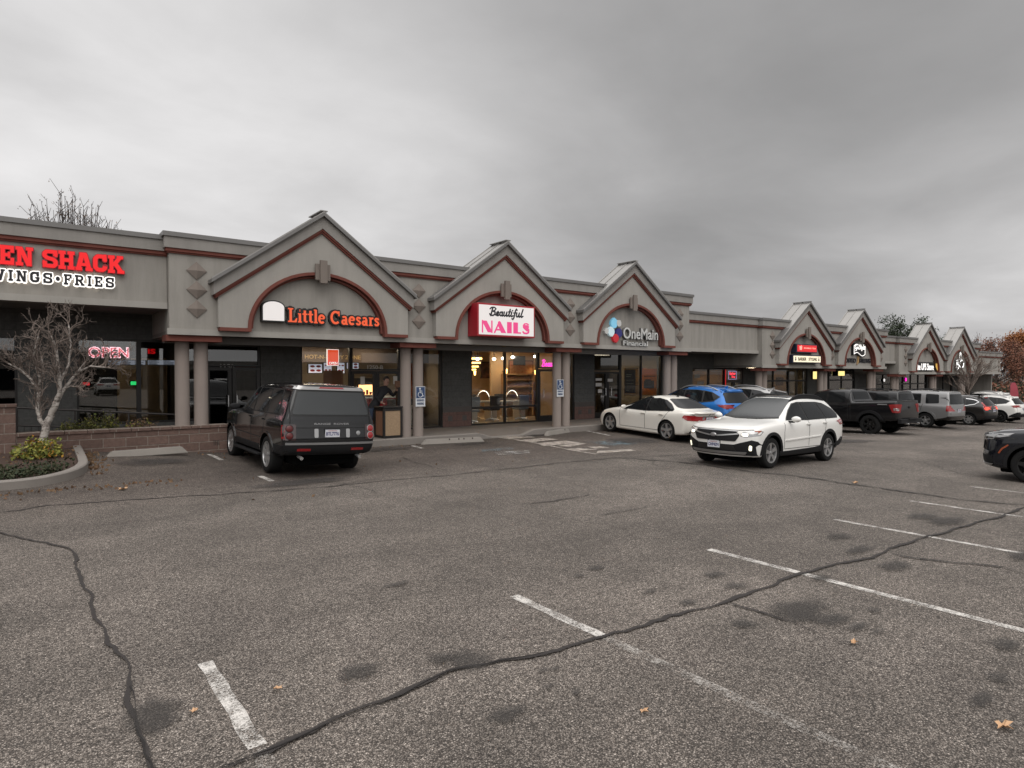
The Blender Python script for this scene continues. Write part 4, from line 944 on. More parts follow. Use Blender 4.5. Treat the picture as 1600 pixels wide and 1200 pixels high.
M['gold_letter'] = simple('gold_letter', (.40, .28, .13), .5); M['pale_letter'] = simple('pale_vinyl', (.55, .53, .5), .5)
neon('small red lit sign glowing in the dark chicken restaurant', (128, 597.5), (140, 602), b_bulb('exit_red'), y=22)
neon('small green lit sign glowing in the dark chicken restaurant', (204, 596), (216, 601.5), b_bulb('exit_green'), y=22)
neon('red lit letters on the back counter of the chicken restaurant', (231, 545), (243, 553), b_letters('IS', 'led_red', .03), y=21)
neon('white vinyl address number on the transom of the corner suite', (344, 569), (366, 576), b_letters('1250', 'pale_letter'), y=YW-.02)
neon('white vinyl address 1250-B on the pizza shop transom', (574, 570.5), (598.5, 577), b_letters('1250-B', 'pale_letter'), y=YW-.02)
M['fascia_brown'] = simple('brown_bulkhead', (.10, .07, .055), .7, 0, .2, 2)
t = thing('wall_sign', 'gold lettering reading HOT-N-READY ZONE on a brown bulkhead inside', 'sign', (8, 19.9, 2.4)); y = 19.9
(xa, zt), (xb, zr) = F(476, 554, y), F(563, 564, y)
m = MB(); m.box(5.9, 11.4, y+.003, y+.1, zr-.05, 2.94); m.build('bulkhead', M['fascia_brown'], t); m = MB(); text_on(m, 'HOT-N-READY ZONE', xa, xb, zr+.05, zt, front(y), .012, .02); m.build('lettering', M['gold_letter'], t)
for k, (a, b, lb) in enumerate([((481, 568), (504, 583.5), 'lit pizza menu screen left of the orange window panel'), ((505, 566), (519, 583), 'lit pizza menu screen behind the orange window panel'), ((526, 566), (539, 584), 'lit pizza menu screen right of the orange window panel'), ((541, 566), (561, 577), 'lit pizza menu screen nearest the pizza shop doors')]):
    def b_scr(t, xa, xb, zr, zt, y):
        m = MB(); m.box(xa, xb, y, y+.05, zr, zt); m.build('backing', M['black'], t); m = MB(); m.box(xa+.02, xb-.02, y-.008, y-.001, zr+.02, zt-.02); m.build('lit_panel', M['menu'], t)
        m = MB()
        for i in range(2):
            for j in range(2):
                cx, cz = xa+(xb-xa)*(.3+.42*i), zr+(zt-zr)*(.3+.42*j); m.lathe([((xb-xa)*.16, 0), ((xb-xa)*.16, .003)], 12, lambda p, q, h: (cx+p, y-.0085-h, cz+q*.5))
        m.build('print', M['sign_red'], t)
    neon(lb, a, b, b_scr, 'menu_screen', 20.2, 'menu screen')
# accessible parking signs on the columns
M['ada_plate'] = simple('blue_sign_plate', (.03, .06, .14), .45); M['ada_ink'] = simple('white_sign_print', (.62, .64, .66), .5); M['alu'] = simple('sign_back', (.3, .3, .3), .4, .8)
def ada(px, py, lb):
    y = YC-.17; x, z = F(px, py, y)
    t = thing('parking_sign', lb, 'sign', (x, y, z), 0, 'blue accessible parking signs')
    m = MB(); m.bbox(x-.155, x+.155, y, y+.006, z-.30, z+.28, .002); m.build('plate', M['ada_ink'], t)
    m = MB(); m.box(x-.14, x+.14, y-.004, y-.0005, z-.06, z+.265); m.build('blue_field', M['ada_plate'], t)
    m = MB(); Y = y-.006
    m.lathe([(.028, 0), (.028, .004)], 12, lambda a, b, h: (x-.02+a, Y-h, z+.22+b))
    def ln(p, w=.02): m.tube([(x+a, Y, z+b) for a, b in p], w*.5, 6)
    ln([(-.02, .19), (-.015, .1), (.05, .09), (.075, .0), (.1, .005)], .028); ln([(-.02, .15), (.05, .145)], .022); ln(arc(-.005, .045, .075, .075, 120, 350, 14), .02)
    m.build('wheelchair_symbol', M['ada_ink'], t)
    m = MB(); text_on(m, 'RESERVED', x-.12, x+.12, z-.15, z-.09, front(y), .003, .02); text_on(m, 'PARKING', x-.11, x+.11, z-.25, z-.18, front(y), .003, .02); m.build('lettering', M['ada_plate'], t)
ada(657, 619, 'blue and white wheelchair parking sign on the column by the trash container'); ada(875.5, 606, 'blue and white wheelchair parking sign on the column by the nail salon door')
# ------------------------------------------------------------------ vehicles
def paint(name, c, flake=.0, metal=0.0, rough=.35):
    m, nt, b, o = new_mat(name); setc(b, c); b.inputs['Metallic'].default_value = metal; b.inputs['Roughness'].default_value = rough
    b.inputs['Coat Weight'].default_value = 1.0; b.inputs['Coat Roughness'].default_value = .05; b.inputs['Specular IOR Level'].default_value = .08
    p = objc(nt); sp_ = N(nt, 'ShaderNodeSeparateXYZ'); nt.links.new(p, sp_.inputs[0])
    dirt = math_n(nt, 'MULTIPLY', ramp(nt, math_n(nt, 'SUBTRACT', .55, math_n(nt, 'ADD', sp_.outputs['Z'], math_n(nt, 'MULTIPLY', noise(nt, 5, 5, .7, p), .4))), [(.0, 0.), (.45, 1.)]), .16 if max(c) > .1 else .05)
    nt.links.new(mixc(nt, dirt, c, (.16, .145, .13)), b.inputs['Base Color'])          # road film along the sills
    nt.links.new(math_n(nt, 'ADD', math_n(nt, 'MULTIPLY', dirt, .5), rough), b.inputs['Roughness'])
    return m
M['p_white'] = paint('white_car_paint', (.74, .73, .70)); M['p_cream'] = paint('off_white_car_paint', (.70, .675, .62)); M['p_char'] = paint('charcoal_car_paint', (.010, .0105, .0115), metal=.1, rough=.2)
M['p_blue'] = paint('blue_car_paint', (.02, .15, .46), metal=.2); M['p_silver'] = paint('silver_car_paint', (.34, .335, .33), metal=.6); M['p_grey'] = paint('grey_car_paint', (.24, .24, .24), metal=.4)
M['p_black'] = paint('black_car_paint', (.008, .008, .009)); M['p_dkgrey'] = paint('dark_bronze_car_paint', (.022, .02, .019), metal=.2); M['p_navy'] = paint('dark_blue_car_paint', (.006, .007, .011), metal=.15)
M['carglass'] = simple('dark_car_glass', (.009, .010, .011), .03, 0, spec=.28); M['carglass_lt'] = simple('windscreen_glass', (.018, .021, .022), .04, 0, spec=.8)
M['clad'] = simple('black_cladding', (.014, .014, .015), .65, 0, .15, 8, spec=.2); M['tyre'] = simple('tyre_rubber', (.012, .012, .012), .85, 0, .2, 20, spec=.2); M['rim'] = simple('alloy_rim', (.42, .42, .42), .3, .7); M['rim_dark'] = simple('dark_alloy', (.03, .03, .03), .3, .7)
M['well'] = simple('wheel_well', (.004, .004, .004), .95, spec=.05); M['red_lens'] = simple('red_lamp_lens', (.28, .012, .014), .12, 0, coat=1); M['dull_red'] = simple('dull_red_lens', (.09, .012, .012), .25); M['clear_lens'] = simple('clear_lamp_lens', (.34, .34, .34), .15, .5, coat=1); M['dark_lens'] = simple('smoked_lamp_lens', (.03, .012, .012), .1, 0, coat=1); M['amber_lens'] = simple('amber_lens', (.30, .07, .03), .2)
M['brake_on'] = emit('lit_tail_lamp', (1, .10, .05), 1.5, (.4, .02, .02)); M['head_on'] = emit('lit_headlamp', (1, .93, .78), 1.9); M['fog_on'] = emit('lit_fog_lamp', (1, .95, .72), 1.2); M['tail_glow'] = emit('glowing_tail_lamp', (1, .03, .03), .05, (.16, .008, .008))
M['plate'] = simple('licence_plate', (.55, .56, .6), .5); M['plate_ink'] = simple('plate_print', (.03, .03, .12), .5); M['plate_red'] = simple('plate_red_print', (.35, .06, .06), .5); M['seam'] = simple('panel_gap', (.01, .01, .01), .9)
M['silver_trim'] = simple('satin_trim', (.40, .40, .40), .3, .8)

def ring_pts(stn):
    x, zb, zl, zt, wb, ws, wr = stn[:7]; ze = zt - min(.085, .34*(zt-zl)); gh = zt-zl > .2
    wg = ws-.055 if gh else ws-.04
    return [(0, zb), (.7*wb, zb), (wb-.03, zb+.005), (wb, zb+.07), (ws-.012, zb+(zl-zb)*.38), (ws, zb+(zl-zb)*.70), (ws-.012, zl-.06), (wg, zl),
            (wg+(wr-wg)*.5+(.012 if gh else 0), zl+(ze-zl)*.52), (wr, ze), (wr-.10, zt-.018), (.52*wr, zt), (0, zt+.008)]
def loft(st, nose, tail, sF, sR, M_=6):
    """closed control cage from cross-sections, nose first; ends pushed in by the nose and tail profiles"""
    st = [list(s)+[0]*(8-len(s)) for s in st]
    def pre(a, b):                                     # tight section just inside the end
        k = .07/abs(a[0]-b[0]); r = [a[i]+(b[i]-a[i])*k for i in range(8)]; r[7] = a[7]; r[5] += .012; r[4] += .012; r[6] += .01; r[3] += .006; return r
    st = [st[0], pre(st[0], st[1])] + st[1:-1] + [pre(st[-1], st[-2]), st[-1]]
    xf, xr = st[0][0], st[-1][0]; V = []; rings = []
    W = max(s[5] for s in st)
    def push(x, y, z, e, front_):
        if front_: return x - e*(lut(nose, z) + sF*min(1.2, abs(y)/W)**2.4)
        return x + e*(lut(tail, z) + sR*min(1.2, abs(y)/W)**2.4)
    for s in st:
        half = ring_pts(s); fr = s[0] > 0
        pts = half + [(-y, z) for y, z in half[-2:0:-1]]
        rings.append(list(range(len(V), len(V)+len(pts))))
        for y, z in pts: V.append((push(s[0], y, z, s[7], fr), y, z))
    Fs = []; n = len(rings[0])
    for a, b in zip(rings, rings[1:]):
        for k in range(n): Fs.append((a[k], a[(k+1) % n], b[(k+1) % n], b[k]))
    for ring, s in ((rings[0], st[0]), (rings[-1], st[-1])):
        fr = s[0] > 0; half = ring_pts(s); rows = []
        for j in range(1, 12):
            L, Rr = ring[j], ring[n-j]; row = [L]; y, z = half[j]
            for k in range(1, M_):
                yy = y*(1-2*k/M_); row.append(len(V)); V.append((push(s[0], yy, z, s[7], fr), yy, z))
            rows.append(row+[Rr])
        for r0, r1 in zip(rows, rows[1:]):
            for k in range(M_): Fs.append((r0[k], r0[k+1], r1[k+1], r1[k]))
        Fs.append(tuple([ring[0]]+rows[0][::-1])); Fs.append(tuple([ring[12]]+rows[-1]))
    return V, Fs
def mesh_obj(name, V, Fs):
    me = bpy.data.meshes.new(name); me.from_pydata(V, [], Fs)
    b = bmesh.new(); b.from_mesh(me); bmesh.ops.recalc_face_normals(b, faces=b.faces[:]); b.to_mesh(me); b.free()
    o = bpy.data.objects.new(name, me); col.objects.link(o); return o
def evaluated(o):
    dg = bpy.context.evaluated_depsgraph_get(); return bpy.data.meshes.new_from_object(o.evaluated_get(dg))
VIEW = {'L': (lambda a, b: (Vector((a, 3, b)), Vector((0, -1, 0)))), 'R': (lambda a, b: (Vector((a, -3, b)), Vector((0, 1, 0)))),
        'F': (lambda a, b: (Vector((6, a, b)), Vector((-1, 0, 0)))), 'B': (lambda a, b: (Vector((-6, a, b)), Vector((1, 0, 0)))), 'T': (lambda a, b: (Vector((a, b, 4)), Vector((0, 0, -1))))}
def resample(poly, step):
    out = []
    for a, b in zip(poly, poly[1:]+poly[:1]):
        n = max(1, int(math.hypot(b[0]-a[0], b[1]-a[1])/step))
        out += [(a[0]+(b[0]-a[0])*k/n, a[1]+(b[1]-a[1])*k/n) for k in range(n)]
    return out
def rounded(poly, r=.03, n=3):
    out = []; q = len(poly)
    for i in range(q):
        p0, p1, p2 = (Vector(poly[i-1]), Vector(poly[i]), Vector(poly[(i+1) % q]))
        d0, d1 = (p0-p1), (p2-p1); rr = min(r, d0.length*.45, d1.length*.45); a = p1+d0.normalized()*rr; b = p1+d1.normalized()*rr
        for k in range(n+1):
            t = k/n; out.append(tuple(a*(1-t)**2+p1*2*t*(1-t)+b*t*t))
    return out
def inside(p, poly):
    c = False; x, y = p
    for (x0, y0), (x1, y1) in zip(poly, poly[1:]+poly[:1]):
        if (y0 > y) != (y1 > y) and x < (x1-x0)*(y-y0)/(y1-y0)+x0: c = not c
    return c
def panel(m, bvh, poly, view, off=.011, step=.06, skirt=.014, mi=0):
    """lay a panel of the given outline on the body shell, seen from a side"""
    B = resample(poly, step*.7); nb = len(B)
    xs_ = [p[0] for p in B]; zs_ = [p[1] for p in B]; I = []
    x = min(xs_)+step*.5
    while x < max(xs_):
        z = min(zs_)+step*.5
        while z < max(zs_):
            if inside((x, z), poly) and min((x-a)**2+(z-b)**2 for a, b in B) > (step*.35)**2: I.append((x, z))
            z += step
        x += step
    P = [Vector(p) for p in B+I]
    r = geometry.delaunay_2d_cdt(P, [(i, (i+1) % nb) for i in range(nb)], [], 1, 1e-6)
    vs = []; ns = []; lastd = None
    for p in r[0]:
        o, d = VIEW[view](p[0], p[1]); h, nn, _, _ = bvh.ray_cast(o, d)
        if h is None:
            h, nn, _, _ = bvh.find_nearest(o + d*(3-.85 if view in 'LR' else 3.7)); 
        if nn.dot(d) > 0: nn = -nn
        vs.append(h+nn*off); ns.append(nn)
    fs = []
    for f in r[2]:
        a, b, c = [vs[i] for i in f[:3]]; nn = (b-a).cross(c-a)
        fs.append(tuple(f) if nn.dot(ns[f[0]]) > 0 else tuple(f)[::-1])
    k = len(vs)
    if skirt:                                          # turned-in edge
        cnt = {}
        for f in fs:
            for a, b in zip(f, f[1:]+f[:1]): cnt[(a, b)] = 1
        ed = [(a, b) for (a, b) in cnt if (b, a) not in cnt]; mp_ = {}
        for a, b in ed:
            for q in (a, b):
                if q not in mp_: mp_[q] = len(vs); vs.append(vs[q]-ns[q]*skirt)
        fs += [(b, a, mp_[a], mp_[b]) for a, b in ed]
    m.add(vs, fs, mi); return m
def flip(poly): return [(-a, b) for a, b in poly][::-1]
def line_poly(pts, w):
    P = [Vector(p) for p in pts]; l, r = [], []
    for i, p in enumerate(P):
        t = (P[min(i+1, len(P)-1)]-P[max(i-1, 0)]).normalized(); n_ = Vector((-t.y, t.x))*w*.5; l.append(tuple(p+n_)); r.append(tuple(p-n_))
    return l + r[::-1]
def arch_band(xc, zc, r0, r1, a0=-8, a1=188, n=20):
    return [(xc+r1*math.cos(R(a0+(a1-a0)*k/n)), zc+r1*math.sin(R(a0+(a1-a0)*k/n))) for k in range(n+1)] + [(xc+r0*math.cos(R(a1-(a1-a0)*k/n)), zc+r0*math.sin(R(a1-(a1-a0)*k/n))) for k in range(n+1)]
def make_wheel(car, x, y, side, r, tw, rr, spokes, style, mat_rim):
    """tyre, alloy rim and spokes; side +1 = left (outer face towards +y)"""
    put = lambda a, b, h: (x+a, y+side*h, r+b)
    m = MB(); hw = tw/2
    m.lathe([(rr*1.0, hw*.80), (rr*1.04, hw*.96), (r*.88, hw), (r*.96, hw*.90), (r*.995, hw*.70), (r, hw*.3), (r, -hw*.3), (r*.995, -hw*.7), (r*.95, -hw*.95), (rr, -hw*.95)], 40, put, close=True)
    m.lathe([(rr*.99, -hw*.2), (.02, -hw*.18)], 20, put)
    w = m.build('wheel', M['tyre'], car, smooth=True, angle=50)
    m = MB(); m.lathe([(rr*1.005, hw*.82), (rr*1.005, hw*.92), (rr*.93, hw*.90), (rr*.90, hw*.70), (rr*.88, -hw*.1), (rr*.97, -hw*.1)], 40, put, close=True)
    for k in range(spokes):
        a = 2*math.pi*k/spokes+.2
        pair = ((-.11, .05), (.11, .05)) if style == 'twin' else ((0, .085),) if style == 'five' else ((0, .05),)
        for da, hwid in pair:
            ca, sa = math.cos(a+da), math.sin(a+da)
            for (r0, r1, w0, w1, h0, h1) in ((rr*.12, rr*.93, hwid*1.1*rr/.24, hwid*rr*.9/.24, hw*.74, hw*.86),):
                vs = []
                for rad, wd, hh in ((r0, w0, h0), (r1, w1, h1)):
                    for s_ in (-1, 1):
                        px_, pz_ = rad*ca - s_*wd*.5*sa, rad*sa + s_*wd*.5*ca
                        vs.append(put(px_, pz_, hh)); vs.append(put(px_*.99, pz_*.99, hh-.035))
                m.add(vs, [(0, 2, 6, 4), (0, 4, 5, 1), (2, 3, 7, 6), (1, 5, 7, 3), (4, 6, 7, 5)])
    m.lathe([(rr*.17, hw*.6), (rr*.17, hw*.78), (rr*.12, hw*.84), (0, hw*.85)], 16, put)
    m.build('rim', mat_rim, w, smooth=True, angle=30)
    m = MB(); m.lathe([(rr*.62, hw*.0), (rr*.62, hw*.05), (.03, hw*.06)], 24, put); m.build('brake_disc', M['flash'], w)
    return w
WHEELS = []
def car(name, label, cat, spec, x, y, heading, scale=.97, group=None, z=None, tilt=None):
    z = zground(x, y) if z is None else z
    c = thing(name, label, cat, (x, y, z), heading, group, local=True); c.scale = (scale,)*3
    # follow the fall of the ground
    dx, dy = math.cos(heading), math.sin(heading); e = 1.3
    zf_, zb_ = zground(x+dx*e, y+dy*e), zground(x-dx*e, y-dy*e); zl_, zr_ = zground(x-dy*.8, y+dx*.8), zground(x+dy*.8, y-dx*.8)
    c.rotation_euler = (math.atan2(zl_-zr_, 1.6), -math.atan2(zf_-zb_, 2*e), heading)
    if tilt: c.rotation_euler = (tilt[0], tilt[1], heading)
    P = spec['paint']; V, Fs = loft(spec['st'], spec['nose'], spec['tail'], spec.get('sF', .2), spec.get('sR', .14))
    o = mesh_obj('tmp', V, Fs); md = o.modifiers.new('s', 'SUBSURF'); md.levels = md.render_levels = 2
    me0 = evaluated(o); bvh = BVHTree.FromPolygons([v.co.copy() for v in me0.vertices], [tuple(p.vertices) for p in me0.polygons])
    # wheel housings cut from the shell
    r, tw = spec['r'], spec['tw']; ar = spec['arch']; cut = MB(); Wd = max(s[5] for s in spec['st'])
    for xa in spec['ax']:
        for s_ in (1, -1):
            cut.lathe([(ar, Wd-.36), (ar, Wd+.3)], 36, lambda a, b, h, xa=xa, s_=s_: (xa+a, s_*h, spec.get('ac', r)+b))
    oc = mesh_obj('cut', cut.v, cut.f); bo = o.modifiers.new('b', 'BOOLEAN'); bo.object = oc; bo.operation = 'DIFFERENCE'; bo.solver = 'EXACT'
    me = evaluated(o); me.name = 'body'
    for q in (o, oc): bpy.data.objects.remove(q)
    body = bpy.data.objects.new('body', me); col.objects.link(body); hang(body, c)
    me.materials.clear(); me.materials.append(P); me.materials.append(M['well'])
    zc_ = spec.get('ac', r)
    for p in me.polygons:
        p.use_smooth = True; q = p.center
        for xa in spec['ax']:
            d_ = math.hypot(q.x-xa, q.z-zc_)
            if d_ <= ar*1.002 and abs(q.y) < Wd+.1 and (abs(p.normal.y) < .25 or abs(q.y) < Wd-.33): p.material_index = 1
        if q.z < min(s[1] for s in spec['st'])+.03 and p.normal.z < -.6: p.material_index = 1
    me.set_sharp_from_angle(angle=R(42))
    for xa in spec['ax']:
        for s_ in (1, -1): make_wheel(c, xa, s_*(Wd-tw/2-spec.get('inset', .03)), s_, r, tw, spec['rr'], *spec['rim'])
    for it in spec['panels']:                          # (name, view, outline, material, options)
        nm, view, poly, mt = it[:4]; op = it[4] if len(it) > 4 else {}
        kw = {k: v for k, v in op.items() if k in ('off', 'step', 'skirt')}
        if view == 'L' and nm in ('window', 'window_pillars', 'window_trim', 'chrome_trim') and 'wk' in spec:
            zb_, k_ = spec['wk']; poly = [(a, b if b < zb_ else zb_+(b-zb_)*k_) for a, b in poly]
        if op.get('round'): poly = rounded(poly, op['round'])
        mat = M[mt] if isinstance(mt, str) else mt
        if op.get('one'):                               # both sides, or several pieces, as one part
            m = MB(); panel(m, bvh, poly, view, **kw)
            if view == 'L': panel(m, bvh, poly, 'R', **kw)
            elif view in 'FB': panel(m, bvh, flip(poly), view, **kw)
            elif view == 'T': panel(m, bvh, [(a, -b) for a, b in poly][::-1], view, **kw)
            m.build(nm, mat, c, smooth=True, recalc=False)
        elif view == 'L':
            for v_ in 'LR': m = MB(); panel(m, bvh, poly, v_, **kw); m.build(nm, mat, c, smooth=True, recalc=False)
        elif op.get('pair'):
            for p_ in (poly, flip(poly)): m = MB(); panel(m, bvh, p_, view, **kw); m.build(nm, mat, c, smooth=True, recalc=False)
        else:
            m = MB(); panel(m, bvh, poly, view, **kw); m.build(nm, mat, c, smooth=True, recalc=False)
    zb0 = min(q[1] for q in spec['st']); m = MB(); m.bbox(spec['st'][-1][0]+.35, spec['st'][0][0]-.4, -Wd+.34, Wd-.34, max(.15, zb0*.6), zb0+.12, .04); m.build('underbody', M['well'], c)  # low dark box added beneath the shell to deepen the shade under the car
    # seams: thin dark lines
    for view, pts, w in spec.get('seams', []):
        pl = line_poly(pts, w*1.35)
        for v_ in ('LR' if view == 'L' else view): m = MB(); panel(m, bvh, pl, v_, .004, .05, 0); m.build('panel_gap', M['seam'], c, smooth=True, recalc=False)
    def surf(view, a, b):
        o_, d_ = VIEW[view](a, b); h, nn, _, _ = bvh.ray_cast(o_, d_); 
        if h is None: h, nn, _, _ = bvh.find_nearest(o_+d_*2.2)
        return h, (nn if nn.dot(d_) < 0 else -nn)
    mx, mz = spec['mirror']
    for v_, s_ in (('L', 1), ('R', -1)):
        h, nn = surf(v_, mx, mz-.06); m = MB(); b = bmesh.new(); bmesh.ops.create_icosphere(b, subdivisions=3, radius=1)
        for q in b.verts:
            k = q.co; q.co = Vector((k.x*.075*(1.0 if k.x > 0 else .35), k.y*.115, k.z*.072))
        m.bm(b, 0, Matrix.Translation(Vector((mx, h.y+s_*.17, mz+.01))))
        mr = m.build('mirror', P if spec.get('mirror_paint', 1) else M['clad'], c, smooth=True, angle=60)
        m = MB(); m.box(mx-.03, mx+.03, min(h.y-s_*.03, h.y+s_*.12), max(h.y-s_*.03, h.y+s_*.12), mz-.075, mz-.035); m.build('mirror_arm', M['clad'], mr)
        for hx, hz in spec['handles']:
            h, nn = surf(v_, hx, hz); m = MB(); b = bmesh.new(); bmesh.ops.create_cube(b, size=1)
            for q in b.verts: q.co = Vector((q.co.x*.20, q.co.y*.035, q.co.z*.035))
            bmesh.ops.bevel(b, geom=b.edges[:], offset=.01, segments=2, affect='EDGES'); m.bm(b, 0, Matrix.Translation(h+nn*.022)); m.build('door_handle', spec.get('handle_mat', P), c, smooth=True)
    if 'rails' in spec:
        x0, x1, yy, mt = spec['rails']
        for s_ in (1, -1):
            pts = []
            for k in range(13):
                xx = x1+(x0-x1)*k/12; h, nn = surf('T', xx, s_*yy); lift = .085*min(1, 3.2*min(k/12, 1-k/12)**.8)
                pts.append((xx, s_*yy, h.z+lift+.005))
            m = MB(); m.tube(pts, [.022 if 0 < k < 12 else .014 for k in range(13)], 8)
            if spec.get('rail_solid'):
                q = [(p[0], p[1], p[2]) for p in pts]
                vs = []; 
                for p in q: h, nn = surf('T', p[0], p[1]); vs += [(p[0], p[1]-.016, h.z-.01), (p[0], p[1]-.016, p[2]), (p[0], p[1]+.016, p[2]), (p[0], p[1]+.016, h.z-.01)]
                m.add(vs, [(4*i+j, 4*i+j+1, 4*i+j+5, 4*i+j+4) for i in range(12) for j in range(3)])
            m.build('roof_rail', M[mt], c, smooth=True)
    if 'antenna' in spec:
        ax_, az_ = spec['antenna']; m = MB(); b = spec.get('fin', .16)
        h, nn = surf('T', ax_, 0); m.prism([(ax_+b*.6, h.z-.01), (ax_-b*.4, h.z-.01), (ax_-b*.5, h.z+az_), (ax_-b*.3, h.z+az_)], lambda p, q, d: (p, d, q), -.018, .018); m.build('antenna', P if spec.get('fin_paint') else M['clad'], c)
    for it in spec.get('extra', []): it(c, surf, spec)
    c['_bvh'] = 0; del c['_bvh']
    return c
def plate(view, pz, txt, w=.30, h=.15, frame='clad', px_=0):
    def f(c, surf, spec):
        hh, nn = surf(view, px_, pz); s_ = 1 if view == 'F' else -1; x = hh.x+s_*.02
        m = MB(); m.box(min(x, x-s_*.015), max(x, x-s_*.015), px_-w/2, px_+w/2, pz-h/2, pz+h/2); p = m.build('license_plate', M['plate'], c)
        m = MB(); m.box(min(x-s_*.018, x-s_*.0155), max(x-s_*.018, x-s_*.0155), px_-w/2-.015, px_+w/2+.015, pz-h/2-.015, pz+h/2+.015); m.build('plate_frame', M[frame], p)
        put = lambda a, b, d: (x+s_*d, s_*a + px_, b)
        m = MB(); text_on(m, txt, -w*.44, w*.44, pz-h*.3, pz+h*.18, put, .001, .03, extrude=.001); m.build('plate_number', M['plate_ink'], p)
        m = MB(); text_on(m, 'WASHINGTON', -w*.3, w*.3, pz+h*.28, pz+h*.42, put, .001, .0, extrude=.001); m.build('plate_heading', M['plate_red'], p)
    return f
def badge_text(view, txt, z, half, h, mt):
    def f(c, surf, spec):
        s_ = 1 if view == 'F' else -1; wl = txt.split(); tot = sum(len(q) for q in wl)+len(wl)-1; k0 = 0
        for wd in wl:
            m = MB(); vs, fs = typed(wd, 1, .01, .02); xa, xb = min(v.x for v in vs), max(v.x for v in vs); zt = max(v.y for v in vs); out = []
            a0 = -half+2*half*k0/tot; a1 = -half+2*half*(k0+len(wd))/tot; k0 += len(wd)+1
            for v in vs:
                a = a0+(v.x-xa)/(xb-xa)*(a1-a0); b = z+v.y/zt*h; q, nn = surf(view, s_*a, b); out.append(q+nn*(.003+v.z*.08))
            m.add(out, fs); m.build('badge_lettering', M[mt], c)
    return f
def disc_on(nm, view, a, b, r, mt, off=.01, n=18, sy=1.0, rim=None):
    def f(c, surf, spec):
        q, nn = surf(view, a, b); rot = nn.to_track_quat('Z', 'Y').to_matrix().to_4x4(); T = Matrix.Translation(q)
        m = MB(); m.lathe([(r, -.004), (r, off*.7), (r*.8, off), (0, off*1.05)], n, lambda x_, y_, h: tuple(T @ rot @ Vector((x_, y_*sy, h))))
        k = m.build(nm, M[mt], c, smooth=True)
        if rim: m = MB(); m.lathe([(r*1.15, -.004), (r*1.15, off*.8), (r*1.0, off*.9), (r, -.002)], n, lambda x_, y_, h: tuple(T @ rot @ Vector((x_, y_*sy, h))), close=True); m.build('lamp_ring', M[rim], k, smooth=True)
    return f
def box_on(nm, b, mt, bev=.01):
    def f(c, surf, spec): m = MB(); m.bbox(*b, bev); m.build(nm, M[mt], c, smooth=True)
    return f
def tube_on(nm, pts, r, mt):
    def f(c, surf, spec): m = MB(); m.tube(pts, r, 8); m.build(nm, M[mt], c, smooth=True)
    return f
def exhaust(x, y, z): return tube_on('exhaust_pipe', [(x+.2, y, z+.02), (x, y, z)], .035, 'chrome')
def stepped(sill, ax, ar, zc, w): return None

